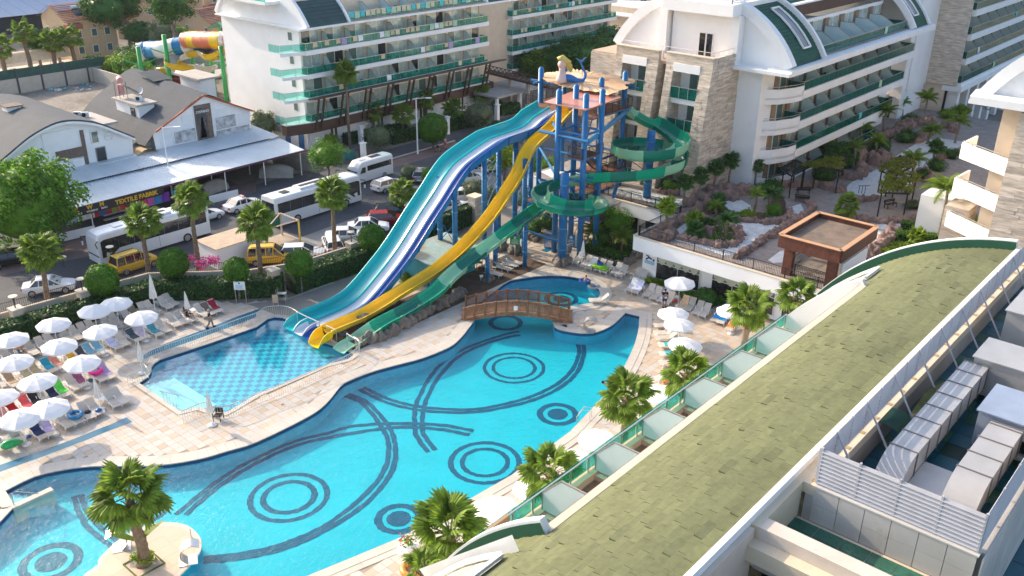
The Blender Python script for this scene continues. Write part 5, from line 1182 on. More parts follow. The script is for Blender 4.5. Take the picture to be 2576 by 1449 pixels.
def fan_leaf(seed,m_,R=.95,pet=.95,droop=.38,nseg=20,spread=115):
 r=random.Random(seed);q=MB();q.bar((0,0,0),(pet,0,.02),.035,.02);base=Vector((pet,0,0))
 for i in range(nseg):
  a=radians(-spread+2*spread*i/(nseg-1));d=Vector((cos(a),sin(a),0));s=Vector((-sin(a),cos(a),0));L=R*(1-.22*abs(a)/radians(spread))*r.uniform(.9,1.08)
  wd=L*.135;f=.03+.10*abs(sin(a))
  P=[]
  for t,w_ in((.06,.35),(.45,1.0),(.75,.62),(1.0,.05)):
   z=-droop*max(0,t-.35)**1.6*L*r.uniform(.7,1.5)-f*t*t
   c=base+d*(L*t*(1-.12*t))+Vector((0,0,z));P.append((c-s*wd*w_,c+Vector((0,0,.02+wd*w_*.35)),c+s*wd*w_))
  q.grid([[a_,b_,c_]for a_,b_,c_ in P])
 return q.mesh('frond',m_)
def feather_leaf(seed,m_,L=2.3,arch=1.0,n=22,leaf=.55):
 r=random.Random(seed);q=MB();pts=[]
 for i in range(n+1):
  t=i/n;pts.append(Vector((L*t*(1-.25*t),0,.7*t-arch*1.5*t*t)))
 q.tube(pts[::3]+[pts[-1]],.02,4)
 for i in range(3,n+1):
  t=i/n;l=leaf*sin(pi*min(1,t*.92+.06))**.6;d=(pts[i]-pts[i-1]).normalized()
  for s in(-1,1):
   for k in(0,.5):
    o=pts[i]-d*k*L/n;v=Vector((.45,s*.9,-.25-r.uniform(0,.35))).normalized()*l;w_=d*.028
    q.add([o-w_,o+w_,o+v*.55+w_*.8+Vector((0,0,.02)),o+v+Vector((0,0,-.12*l)),o+v*.55-w_*.8],[(0,1,2,4),(4,2,3)])
 return q.mesh('frond',m_)
FAN=[fan_leaf(i,LEAF_PALM)for i in range(4)];FAN_S=[fan_leaf(40+i,LEAF_PALM2,R=.55,pet=.45,droop=.3,nseg=16,spread=130)for i in range(3)]
FAN_L=[fan_leaf(50+i,LEAF_LIME,R=.55,pet=.45,droop=.3,nseg=16,spread=130)for i in range(2)]
FAN_D=[fan_leaf(80+i,LEAF_DRY,R=.8,pet=.7,droop=1.3,nseg=12,spread=70)for i in range(2)]
FEA=[feather_leaf(i,LEAF_PALM)for i in range(3)];FEA_L=[feather_leaf(60+i,LEAF_LIME,L=1.9)for i in range(2)];FEA_D=[feather_leaf(70+i,LEAF_PALM2,L=1.5,arch=.8,leaf=.35)for i in range(2)]
def palm(base,top,label,group=None,kind='fan',n=30,s=1.0,r0=.24,r1=.17,tm=TRUNK,dry=7,name='palm_tree',up=.0):
 """trunk from base to the crown heart; every frond is a part"""
 base=Vector(base);top=Vector(top);t=thing(name,label,'palm tree',base,group=group);r=random.Random(int(base.x*97+base.y*31))
 loc=top-base;pts=[Vector((0,0,0)),loc*.33+Vector((r.uniform(-.08,.08),r.uniform(-.08,.08),0)),loc*.66+Vector((r.uniform(-.08,.08),r.uniform(-.08,.08),0)),loc]
 P=spline(pts,8 if loc.length>3 else 4);q=MB();rs=[]
 for i in range(len(P)):k=i/(len(P)-1);rs.append((r0+(r1-r0)*k+.12*r0*(i%2))*(1.35 if i==0 else 1))
 q.tube(P,rs,10);q.build('trunk',tm,t,smooth=True)
 if kind in('fan',):
  q=MB()
  for k in range(26):
   a=k*2.4;z=loc.length-.15-.035*k*s;p=loc*(z/loc.length)if loc.length>1 else loc;d=Vector((cos(a),sin(a),.75));q.bar(p+Vector((cos(a),sin(a),0))*r1*.8,p+d*(.16+r1)*1.3,.05,.03)
  q.build('boots',TRUNK,t)
 src={'fan':FAN,'fans':FAN_S,'fanl':FAN_L,'feather':FEA,'featherl':FEA_L,'sago':FEA_D}[kind]
 for k in range(n):
  u=(k+.5)/n;az=k*2.39996+r.uniform(-.2,.2)
  if kind in('fan','fans','fanl'):el=radians(80-125*u**.9+r.uniform(-8,8))+up
  else:el=radians(68-58*u+r.uniform(-8,8))+up
  me=src[r.randrange(len(src))]
  o=bpy.data.objects.new('frond',me);COL.objects.link(o);o.parent=t;o.location=loc
  o.rotation_euler=(r.uniform(-.5,.5),-el,az);sc=s*r.uniform(.85,1.12);o.scale=(sc,sc,sc)
 for k in range(dry if kind=='fan' else 0):
  o=bpy.data.objects.new('dry_frond',FAN_D[k%2]);COL.objects.link(o);o.parent=t;o.location=loc-Vector((0,0,.15));o.rotation_euler=(r.uniform(-.6,.6),radians(55+r.uniform(0,25)),r.uniform(0,6.28));o.scale=(s*.9,)*3
 return t
def leafcloud(q,c,r,n,rg,size=.12,flat=1.0,shell=.55):
 c=Vector(c)
 for _ in range(n):
  v=Vector((rg.gauss(0,1),rg.gauss(0,1),rg.gauss(0,1)))
  if v.length<1e-3:continue
  v.normalize();d=shell+(1-shell)*rg.random()**.6;p=c+Vector((v.x*r*d,v.y*r*d,v.z*r*d*flat))
  nn=(v+Vector((rg.gauss(0,.5),rg.gauss(0,.5),rg.gauss(0,.4)+.25))).normalized();t=nn.cross(Vector((rg.random(),rg.random(),rg.random()+.01))).normalized();b=nn.cross(t);s=size*rg.uniform(.6,1.3)
  q.add([p-t*s*.5,p+b*s*.42+nn*s*.12,p+t*s*.9,p-b*s*.42+nn*s*.12],[(0,1,2,3)])
def crown_mesh(seed,m_,rx,rz,clumps,per,size,cl=.42,core=True,name='crown',flatb=0.0):
 """a crown of leaf clumps spread through an uneven ellipsoid, unit metres"""
 rg=random.Random(seed);q=MB()
 for k in range(clumps):
  v=Vector((rg.gauss(0,1),rg.gauss(0,1),rg.gauss(0,1)+.25)).normalized();d=rg.uniform(.55,.95)if k>clumps*.2 else rg.uniform(.1,.5)
  z=v.z*rz*d
  if flatb and z<-rz*flatb:z=-rz*flatb
  leafcloud(q,(v.x*rx*d,v.y*rx*d,z),rx*cl*rg.uniform(.6,1.15),per,rg,size)
 if core:
  bm=bmesh.new();bmesh.ops.create_icosphere(bm,subdivisions=2,radius=1)
  n0=len(q.v);q.add([(v.co.x*rx*.72,v.co.y*rx*.72,v.co.z*rz*.72)for v in bm.verts],[tuple(v.index for v in f.verts)for f in bm.faces]);bm.free()
 return q.mesh(name,m_)
def ball_mesh(seed,m_,n=2600,size=.10,bump=.07):
 """tightly clipped ball, radius one"""
 rg=random.Random(seed);q=MB()
 for i in range(n):
  z=1-2*(i+.5)/n;a=i*2.39996;rr=sqrt(1-z*z);v=Vector((rr*cos(a),rr*sin(a),z));k=1+bump*sin(v.x*7+seed)*sin(v.y*6+1)+rg.uniform(-.05,.04);p=v*k
  nn=(v+Vector((rg.gauss(0,.45),rg.gauss(0,.45),rg.gauss(0,.4)))).normalized();t=nn.cross(Vector((rg.random()-.5,rg.random()-.5,rg.random()-.5))).normalized();b=nn.cross(t);s=size*rg.uniform(.6,1.3)
  q.add([p-t*s*.6,p+b*s*.5,p+t*s*.9,p-b*s*.5],[(0,1,2,3)])
 bm=bmesh.new();bmesh.ops.create_icosphere(bm,subdivisions=3,radius=.93);q.add([tuple(v.co)for v in bm.verts],[tuple(v.index for v in f.verts)for f in bm.faces]);bm.free()
 return q.mesh('crown',m_)
BALLS=[ball_mesh(i,LEAF_BALL)for i in range(3)];BALLD=[ball_mesh(10+i,LEAF_DARK,1600,.13)for i in range(2)]
CR_T=[crown_mesh(i,LEAF_TREE,1,.85,46,85,.085,.34)for i in range(3)]
CR_L=[crown_mesh(30+i,LEAF_LIME,1,.75,34,75,.09,.33)for i in range(2)]
CR_D=[crown_mesh(50+i,LEAF_DARK,1,.85,40,75,.09,.36)for i in range(3)]
CR_O=[crown_mesh(70+i,LEAF_OLIVE,1,.8,34,75,.07,.32)for i in range(2)]
def tree(base,cz,r,label,meshes,group=None,trunk=.14,tm=TRUNKG,name='tree',cat='tree',rz=None,sq=1.0,limbs=4):
 base=Vector(base);t=thing(name,label,cat,base,group=group);rg=random.Random(int(base.x*13+base.y*7))
 q=MB();q.tube([(0,0,0),(rg.uniform(-.1,.1),rg.uniform(-.1,.1),cz*.55),(0,0,cz)],[trunk*1.2,trunk,trunk*.6],8)
 for k in range(limbs):a=k*1.7;q.tube([(0,0,cz*.5),(cos(a)*r*.5,sin(a)*r*.5,cz+r*.15)],[trunk*.5,trunk*.2],5)
 q.build('trunk',tm,t,smooth=True)
 o=put('crown',meshes[rg.randrange(len(meshes))],t,loc=(0,0,cz),rz=rg.uniform(0,6.28),scale=(r,r,r*sq),kind='stuff');return t
def bush(base,r,label,meshes,group=None,sq=.8,name='bush',cat='bush'):
 base=Vector(base);o=put(name,meshes[int(base.x*7)%len(meshes)],loc=base+Vector((0,0,r*sq*.6)),rz=base.x,scale=(r,r,r*sq));return tag(o,label,cat,group)
def hedge(pts,wd,h,label,m_=LEAF_HEDGE,z=0.0,dens=70,size=.13,name='hedge',taper=0,kind=None):
 """clipped hedge along a polyline: solid core with leaf faces all over"""
 rg=random.Random(int(pts[0][0]*11));P=[Vector((p[0],p[1],z))for p in pts];q=MB();t=thing(name,label,'hedge',P[0])
 tw=MB()
 for a,b in zip(P[:-1],P[1:]):
  d=(b-a);L=d.length;d.normalize();s=Vector((-d.y,d.x,0));tw.bar(a+Vector((0,0,h/2-.04)),b+Vector((0,0,h/2-.04)),wd*.9,h-.10)
  for(o,n_,A_)in((s*wd/2,s,L*h),(-s*wd/2,-s,L*h),(Vector((0,0,h)),Vector((0,0,1)),L*wd)):
   for _ in range(int(A_*dens)):
    if n_.z:p=a+d*rg.uniform(0,L)+s*rg.uniform(-wd/2,wd/2)+Vector((0,0,h+rg.uniform(-.06,.07)+.06*sin(a.x+L*rg.random()*0)))
    else:p=a+d*rg.uniform(0,L)+o+Vector((0,0,rg.uniform(0,h)))+n_*rg.uniform(-.07,.05)
    nn=(n_+Vector((rg.gauss(0,.5),rg.gauss(0,.5),rg.gauss(0,.4)))).normalized();u=nn.cross(Vector((rg.random()-.5,rg.random()-.5,rg.random()-.5))).normalized();b2=nn.cross(u);k=size*rg.uniform(.6,1.3)
    q.add([p-u*k*.6,p+b2*k*.5,p+u*k*.9,p-b2*k*.5],[(0,1,2,3)])
 tw.build('stems',mat('hedge_core',(0.012,0.028,0.010),.9,var=.3),t,world=True);q.build('foliage',m_,t,world=True,kind='stuff');return t
TZ=4.35
RS=thing('restaurant_wing','low white restaurant wing with a planted roof terrace','building',(69,44,0))
PAVE=mat('plaza_paving',(0.27,0.235,0.215),0.75,var=0.18,scale=1.5,fine=0.12)
GRAV=mat('white_gravel',(0.66,0.68,0.69),0.9,var=0.10,scale=2.0,fine=0.12,bump=0.8,bscale=30,dirt=((0.38,0.34,0.31),0.66,2.2))
top=[(68.9,20.2),(139.0,20.2),(139.0,44),(130,44),(130,61.8),(88,61.8),(88,63.8),(76.3,63.8),(76.3,44.2),(68.9,44.2)]
tp=struct(MB().prism(top,TZ-.5,TZ).build('garden_terrace',PAVE))
fas=[(68.8,20.2),(68.8,44.3),(76.2,44.3),(76.2,63.8)]
for a,b in zip(fas[:-1],fas[1:]):
 q=MB();q.bar((a[0],a[1],3.72),(b[0],b[1],3.72),.22,1.36);q.build('parapet_band',WHITE,RS,world=True)
 q=MB();q.bar((a[0]+.02,a[1],4.43),(b[0]+.02,b[1],4.43),.34,.07);q.build('parapet_coping',CREAM,RS,world=True)
MB().box(69.9,85,20.2,43.9,0,3.9).build('wall',WHITE,RS,world=True)
MB().box(77.4,90,43.9,60,0,3.9).build('wall',WHITE,RS,world=True)
MB().box(69.0,77.5,20.2,60,3.84,3.88)if False else None
CURT=mat('cream_swag',(0.50,0.50,0.38),0.9,var=.15)
for(v0,v1)in((37.6,42.3),(30.2,36.4),(23.5,29.5)):
 wn=MB().box(69.78,69.9,v0,v1,.35,3.0).build('window',FRAMEW,RS,world=True);n=3 if v1-v0>5.5 else 2
 for k in range(n):
  a=v0+.08+(v1-v0-.08)*k/n;b=v0+(v1-v0-.08)*(k+1)/n
  for z0,z1 in((.45,2.0),(2.08,2.92)):MB().box(69.74,69.78,a,b,z0,z1).build('pane',PANED if z0<1 else PANE,wn)
 q=MB()
 for k in range(5):
  a=v0+.2+(v1-v0-.4)*k/5;w_=(v1-v0-.4)/5;q.grid([[(69.73,a+w_*j/6,z-.45*sin(pi*j/6)*(i>0)*i/2)for j in range(7)]for i,z in enumerate((2.9,2.6,2.35))])
 q.build('swag_curtain',CURT,RS,world=True)
for(v0,v1)in((46.2,48.6),(49.4,52.0),(53.0,55.6)):
 wn=MB().box(77.28,77.4,v0,v1,.3,2.9).build('window',FRAMEW,RS,world=True)
 MB().box(77.24,77.28,v0+.08,(v0+v1)/2-.03,.4,2.8).build('pane',PANED,wn);MB().box(77.24,77.28,(v0+v1)/2+.03,v1-.08,.4,2.8).build('pane',PANED,wn)
SWN=mat('sign_navy',(0.01,0.03,0.14),.5);SWC=mat('sign_cyan',(0.02,0.38,0.62),.5)
t=thing('swimmer_sign','swimmer pictogram above blue waves on the white restaurant pillar','sign',(69.8,43.1,2))
Y=43.1;Z0=2.05
def sgn(pts,m_,nm,th=.10):
 q=MB()
 for a,b in zip(pts[:-1],pts[1:]):q.bar((69.87,Y-a[0],Z0+a[1]),(69.87,Y-b[0],Z0+b[1]),.03,th)
 q.build(nm,m_,t,world=True)
q=MB();q.tube([(69.86,Y-.42,Z0-.02),(69.89,Y-.42,Z0-.02)],.11,12);q.build('head',SWN,t,world=True)
sgn([(-.42,-.12),(-.1,.14),(.2,.02)],SWN,'body',.14);sgn([(-.1,.14),(-.25,.30),(-.42,.26)],SWN,'arm',.09)
for k in range(3):sgn([(-.55+.1*j,-.25-.12*k+.035*(j%2))for j in range(12)],SWC,'wave',.05)
MB().bar((69.6,35.9,3.0),(69.6,35.9,3.45),.16).build('wall_lamp',mat('copper',(0.4,0.2,0.1),.4),RS,world=True)
def iron(a,b,label,z=4.46,h=.95,scroll=True):
 t=thing('iron_railing',label,'railing',(a[0],a[1],z));A=Vector((a[0],a[1],z));B=Vector((b[0],b[1],z));L=(B-A).length;n=max(1,int(L/2.6));d=(B-A).normalized();up=Vector((0,0,1))
 q=MB();q.bar(A+up*h,B+up*h,.05);q.bar(A+up*.08,B+up*.08,.035);q.bar(A+up*(h-.14),B+up*(h-.14),.02);q.build('rail',BLACKM,t,world=True)
 for k in range(n+1):p=A.lerp(B,k/n);MB().bar(p,p+up*(h+.06),.07).build('post',BLACKM,t,world=True)
 q=MB();m=int(L/.15)
 for k in range(m):p=A.lerp(B,(k+.5)/m);q.bar(p+up*.08,p+up*h,.018)
 q.build('balusters',BLACKM,t,world=True,kind='stuff')
 q=MB()
 for k in range(n):
  c=A.lerp(B,(k+.5)/n)+up*.4
  for s in(-1,1):
   pts=[c+d*s*(.15+.05*j)*1.6*cos(j*.9)+up*(.05*j)*sin(j*.9)*1.6 for j in range(7)];q.tube(pts,.014,4,cap=False)
 q.build('scrolls',BLACKM,t,world=True,kind='stuff');return t
iron((69.05,43.9),(69.05,20.6),'long black scrolled railing along the front of the garden terrace')
iron((69.05,44.0),(76.4,44.0),'black scrolled railing on the short side of the terrace by the lime palm')
iron((76.4,44.1),(76.4,52.8),'black scrolled railing on the terrace edge beside the green slide loops')
def ter(lst,z=TZ):return[W(r,c,x,y,z)for r,c,x,y in lst]
gr=[ter([(2,3,1600,890),(2,3,1700,830),(2,3,1800,770),(2,3,1900,790),(2,3,1960,830),(2,3,2330,800),(2,3,2576,800),(2,4,160,780),(2,4,210,640),(2,4,330,600),(2,4,370,700),(2,4,100,880),(2,4,0,960),(2,3,2500,1010),(2,3,2300,1120),(2,3,2120,1120),(2,3,1800,1010),(2,3,1650,970)]),ter([(2,3,930,440),(2,3,1200,450),(2,3,1500,520),(2,3,1760,570),(2,3,1700,640),(2,3,1400,590),(2,3,1100,510),(2,3,930,490)]),ter([(2,4,740,470),(2,4,900,340),(2,4,1020,290),(2,4,1180,220),(2,4,1250,150),(2,4,1480,0),(2,4,1700,-60),(2,4,1990,-20),(2,4,1880,60),(2,4,1760,130),(2,4,1640,230),(2,4,1500,380),(2,4,1150,520),(2,4,950,520)]),ter([(2,4,1080,820),(2,4,1200,800),(2,4,1400,810),(2,4,1300,890),(2,4,1180,980),(2,4,1110,990),(2,4,1060,960)]),ter([(2,4,0,1170),(2,4,120,1080),(2,4,240,1060),(2,4,200,1190),(2,4,60,1200)]),ter([(2,3,2150,560),(2,3,2300,560),(2,3,2400,620),(2,3,2420,700),(2,3,2280,690),(2,3,2150,650)]),ter([(2,3,290,280),(2,3,440,240),(2,3,700,300),(2,3,640,360),(2,3,400,340)])]
for i,g in enumerate(gr):struct(MB().prism(g if area(g)>0 else g[::-1],TZ-.01,TZ+.012+.003*i).build('white_gravel',GRAV))
for i,g in enumerate(gr[:4]):
 rg=random.Random(i);q=MB();xs=[p.x for p in g];ys=[p.y for p in g]
 for _ in range(2600):
  x,y=rg.uniform(min(xs),max(xs)),rg.uniform(min(ys),max(ys))
  if inside((x,y),g):s=rg.uniform(.04,.09);q.add([(x-s,y,TZ+.02),(x,y-s,TZ+.02),(x+s,y,TZ+.02),(x,y+s,TZ+.02),(x,y,TZ+.02+s)],[(0,1,4),(1,2,4),(2,3,4),(3,0,4)])
 if q.f:q.build('pebbles',GRAV,kind='stuff')
beds=[ter([(2,3,1720,950),(2,3,1790,870),(2,3,1900,800),(2,3,2000,760),(2,3,2200,800),(2,3,2260,870),(2,3,2260,960),(2,3,2150,1010),(2,3,1950,980)]),ter([(2,3,2000,700),(2,3,2100,620),(2,3,2250,700),(2,3,2500,690),(2,3,2576,720),(2,4,170,720),(2,4,180,600),(2,4,100,420),(2,4,0,400),(2,3,2576,620),(2,3,2576,780),(2,3,2280,750)]),ter([(2,4,1560,640),(2,4,1700,560),(2,4,1960,560),(2,4,2000,700),(2,4,1850,850),(2,4,1960,900),(2,4,1900,1050),(2,4,1300,1130),(2,4,1120,1150),(2,4,1250,900),(2,4,1420,820)]),ter([(2,4,400,60),(2,4,900,-40),(2,4,1240,-60),(2,4,1230,80),(2,4,900,220),(2,4,700,280),(2,4,420,230)]),ter([(2,3,1500,430),(2,3,1620,400),(2,3,1730,440),(2,3,1720,490),(2,3,1560,480)])]
for i,g in enumerate(beds):struct(MB().prism(g if area(g)>0 else g[::-1],TZ,TZ+.05+.004*i).build('planting_bed',SOIL))
rr=[('A',[(2,3,1430,930),(2,3,1480,960),(2,3,1560,960),(2,3,1610,920),(2,3,1590,870),(2,3,1500,850),(2,3,1560,850),(2,3,1650,800),(2,3,1730,750),(2,3,1800,700)],.5),('B',[(2,3,1700,950),(2,3,1800,985),(2,3,1930,1000),(2,3,2060,1030),(2,3,2180,1030),(2,3,2280,980),(2,3,2290,900),(2,3,2220,840)],.42),('C',[(2,3,2250,1150),(2,3,2330,1100),(2,3,2420,1050),(2,3,2500,1000),(2,3,2576,940),(2,4,60,920),(2,4,140,860),(2,4,220,800),(2,4,330,740),(2,4,400,690),(2,4,440,640),(2,4,380,590),(2,4,260,560)],.42),('D',[(2,3,2280,770),(2,3,2400,780),(2,3,2500,800),(2,3,2576,800),(2,4,100,790),(2,4,200,740),(2,4,230,680)],.42),('E',[(2,3,1770,620),(2,3,1850,580),(2,3,1950,570),(2,3,2050,510),(2,3,2150,480),(2,3,2250,510),(2,3,2350,480),(2,3,2450,520)],.75),('E',[(2,3,1880,700),(2,3,2000,640),(2,3,2100,560),(2,3,2240,560)],.75),('E',[(2,3,1800,700),(2,3,1900,760),(2,3,1980,860),(2,3,1960,920)],.55),('F',[(2,4,80,420),(2,4,200,430),(2,4,330,420),(2,4,430,430),(2,4,560,440),(2,4,700,480),(2,4,760,420)],.5),('G',[(2,4,760,340),(2,4,850,350),(2,4,920,330),(2,4,930,260),(2,4,1000,270)],.6),('G',[(2,4,880,200),(2,4,950,130),(2,4,1080,200),(2,4,1180,220),(2,4,1160,130),(2,4,1060,100)],.75),('H',[(2,4,930,570),(2,4,1020,570),(2,4,1080,550)],.42),('I',[(2,4,700,730),(2,4,850,750),(2,4,980,770),(2,4,1100,790),(2,4,1220,800),(2,4,1320,780),(2,4,1420,790),(2,4,1500,750)],.45),('J',[(2,4,1250,890),(2,4,1190,990),(2,4,1120,1040),(2,4,1060,1110),(2,4,990,1180),(2,4,1080,1220)],.65),('K',[(2,4,1560,290),(2,4,1600,330),(2,4,1640,400)],.7),('K',[(2,4,1560,640),(2,4,1640,600),(2,4,1740,600)],.7),('M',[(2,3,1480,480),(2,3,1560,500),(2,3,1650,510),(2,3,1730,500)],.5),('L',[(2,4,1700,180),(2,4,1800,110),(2,4,1900,90)],.5),('N',[(1,4,1150,1390),(1,4,1260,1350),(1,4,1400,1290),(1,4,1560,1250),(1,4,1650,1230)],.8),('N',[(1,4,1500,1430),(1,4,1560,1390),(1,4,1800,1260),(1,4,1860,1330)],.6)]
wh={'A':'round the lime palm at the railing corner','B':'edging the palm bed in the white gravel','C':'along the path in front of the plaza','D':'behind the white gravel','E':'mounded beneath the row of thin palms','F':'behind the benches of the plaza','G':'beside the gravel path left of the vines','H':'between gravel and plaza','I':'along the plaza front by the brown pavilion','J':'right of the brown pavilion','K':'beside the right hotel planting','L':'by the far gravel path','M':'at the foot of the stone bay','N':'at the far end of the garden'}
for k,pts,s in rr:rockrow(ter(pts),s,'pinkish sculpted rock '+wh[k],'garden rocks '+wh[k],RKP,z=TZ-.12,name='garden_rock',gap=1.25)
PV=thing('pavilion','square brown timber pavilion over the terrace stair','pavilion',(73.2,27.8,TZ))
px0,px1,py0,py1,pz=69.5,76.9,25.1,30.4,8.0
PTOP=mat('pavilion_trim',(0.55,0.31,0.17),.6,var=.06)
for(a,b)in(((px0,py0),(px1,py0)),((px1,py0),(px1,py1)),((px1,py1),(px0,py1)),((px0,py1),(px0,py0))):
 A=Vector((*a,0));B=Vector((*b,0));L=(B-A).length
 MB().bar(A+Vector((0,0,pz-.55)),B+Vector((0,0,pz-.55)),.24,1.08).build('fascia',WOODR,PV,world=True)
 MB().bar(A+Vector((0,0,pz+.02)),B+Vector((0,0,pz+.02)),.42,.06).build('top_trim',PTOP,PV,world=True)
MB().box(px0+.15,px1-.15,py0+.15,py1-.15,pz-.6,pz-.42).build('roof_deck',mat('stained_roof',(0.19,0.145,0.11),.85,var=.25,scale=.8,fine=.1,dirt=((0.09,0.085,0.085),0.56,.45)),PV,world=True)
for(x,y)in((70.3,29.7),(70.3,25.9),(76.3,25.9),(76.3,29.7)):MB().box(x-.28,x+.28,y-.4,y+.4,TZ,pz-1.08).build('post',WOODR,PV,world=True)
MB().box(70.9,76.2,25.3,25.5,TZ,6.3).build('stair_wall',WHITE,PV,world=True);MB().box(76.5,76.7,26,29.8,TZ,6.5).build('stair_wall',WHITE,PV,world=True)
iron((70.9,30.1),(76.0,30.1),'black railing between the left posts of the brown pavilion',z=TZ);iron((70.6,26.4),(70.6,29.2),'black gate railing at the front of the brown pavilion',z=TZ,scroll=False);iron((70.8,25.2),(76.2,24.2),'black railing beside the right of the brown pavilion',z=TZ+.2)
BKW=mat('black_timber',(0.022,0.019,0.018),.7,var=.3,fine=.2)
def pergola(posts,z,label,vine=None,slats=True,vm=LEAF_VINE,dens=1500,over=.4):
 t=thing('pergola',label,'pergola',posts[0]);
 for p in posts:MB().bar(p,p+Vector((0,0,z)),.12).build('post',BKW,t,world=True)
 c=sum(posts,Vector())/len(posts);hull=[c+(p-c)*(1+over/max(.1,(p-c).length))for p in posts]
 for a,b in zip(hull,hull[1:]+hull[:1]):MB().bar(a+Vector((0,0,z)),b+Vector((0,0,z)),.12,.16).build('beam',BKW,t,world=True)
 d=(hull[1]-hull[0]);n=int(d.length/.35)
 if slats:
  for k in range(n+1):
   a=hull[0]+d*k/n;b=hull[-1]+(hull[2]-hull[-1])*k/n;MB().bar(a+Vector((0,0,z+.14)),b+Vector((0,0,z+.14)),.06,.12).build('rafter',BKW,t,world=True)
 if vine:
  rg=random.Random(3);q=MB()
  for k in range(vine):
   a,b=rg.random(),rg.random();p=(hull[0]*(1-a)+hull[1]*a)*(1-b)+(hull[-1]*(1-a)+hull[2]*a)*b;leafcloud(q,p+Vector((rg.uniform(-.3,.3),rg.uniform(-.3,.3),z+.25+.15*sin(k))),.42,46,rg,.15,flat=.4,shell=.2)
  q.build('vine',vm,t,world=True,kind='stuff')
 return t
pg=[W(2,4,*p,TZ)for p in((130,475),(210,545),(330,450),(250,400))]
pergola([pg[0],pg[1],pg[2],pg[3]],2.5,'dark slatted timber pergola left of the benches on the plaza')
pergola([W(2,4,*p,TZ)for p in((340,455),(450,450),(680,495),(740,350),(480,300))][:4],2.5,'vine covered pergola behind the plaza benches',vine=70)
pergola([W(2,4,*p,TZ)for p in((1100,730),(1360,740),(1450,560),(1180,530))],2.6,'vine covered pergola on the right of the plaza',vine=90,slats=True)
pergola([W(2,4,*p,TZ)for p in((1105,490),(1250,540),(1420,430),(1290,350))],2.5,'smaller vine pergola behind the right plaza pergola',vine=60)
def bench(loc,rz,label):
 t=thing('park_bench',label,'bench',loc,rz)
 for k in range(3):MB().box(-.75,.75,-.22+k*.15,-.10+k*.15,.42,.46).build('seat_slat',BKW,t)
 for k in range(2):MB().box(-.75,.75,.26,.29,.55+k*.16,.67+k*.16).build('back_slat',BKW,t)
 for x in(-.6,.6):q=MB();q.box(x-.03,x+.03,-.22,-.17,0,.42);q.box(x-.03,x+.03,.2,.29,0,.82);q.box(x-.03,x+.03,-.22,.25,.38,.42);q.build('leg',BLACKM,t)
bench(W(2,4,350,500,TZ),2.3,'black slatted bench under the plaza vines');bench(W(2,4,1230,640,TZ),-.4,'black bench beneath the right vine pergola');bench(W(2,4,340,580,TZ),1.9,'black bench lying half behind the pink rocks')
for k,(x,y)in enumerate(((910,500),(1335,270))):
 p=W(2,4,x,y,TZ);t=thing('stair_rail','small black handrail set in the white gravel, %s'%['near the plaza','farther up the path'][k],'handrail',p)
 for j in range(3):MB().bar(p+Vector((.2*j,-.25*j,0)),p+Vector((.2*j,-.25*j,.9)),.05).build('post',BLACKM,t,world=True)
 MB().bar(p+Vector((-.1,.1,.9)),p+Vector((.7,-.8,.9)),.05).build('rail',BLACKM,t,world=True)
q=MB();q.tube(spline([W(2,3,x,y,TZ+.06)for x,y in((940,440),(1150,470),(1350,510),(1560,560),(1760,575))],4),.03,5);tag(q.build('hose',RUB),'black hose lying on the gravel beside the stone bay','hose')
q=MB();q.tube(spline([W(2,4,x,y,TZ+.08)for x,y in((1110,860),(1180,870),(1250,890),(1210,910),(1180,950),(1120,940))],4),.025,5);tag(q.build('hose',RUB),'black hose curled on the gravel right of the brown pavilion','hose')
def pz_(r,c,bx,by,tx,ty,z=TZ):
 """base on the terrace; crown heart above it at the height seen"""
 b=W(r,c,bx,by,z);X,Y_=ZD(r,c,tx,ty);h=0
 lo,hi=.5,14
 for _ in range(30):
  m_=(lo+hi)/2;rel=b+Vector((0,0,m_))-Vector((0,0,H));y=724.5-F*rel.dot(UP)/rel.dot(FW)
  if y>Y_:lo=m_
  else:hi=m_
 t=G(X,Y_,z+lo);return b,Vector((b.x*.35+t.x*.65,b.y*.35+t.y*.65,z+lo))
for i,(bx,by,tx,ty)in enumerate(((1720,640,1745,385),(1880,560,1900,320),(2025,490,2065,240),(2180,430,2205,170),(2440,410,2455,210))):
 b,t_=pz_(2,3,bx,by,tx,ty);palm(b,t_,'thin dark fan palm, %s from the left in the row before the white balconies'%nth(i),'thin palms in the rock garden','fans',22,1.15,.13,.10,TRUNKG)
b,t_=pz_(2,3,1545,890,1555,625);palm(b,t_,'bright lime fan palm in a rock ring at the terrace corner',None,'fanl',24,1.15,.14,.11)
for(bx,by,tx,ty,lab,k,s)in((1840,850,1835,750,'short fan palm in the bed within the white gravel','fanl',1.1),(1840,930,1840,860,'low spiky fan palm at the front of the gravel bed','fans',1.2),(2040,740,2050,640,'feathery palm left of the dark sago','feather',.55),(2140,940,2175,780,'broad dark sago palm in the gravel bed','sago',1.0),(2440,720,2460,520,'young feather palm before the small gravel patch','feather',.6),(1960,860,1960,810,'low fan palm beside the big pink rock','fans',1.0),(2060,700,2070,590,'dark fan palm behind the gravel bed','fans',1.2)):
 b,t_=pz_(2,3,bx,by,tx,ty);palm(b,t_,lab,None,k,20,s,.13,.10)
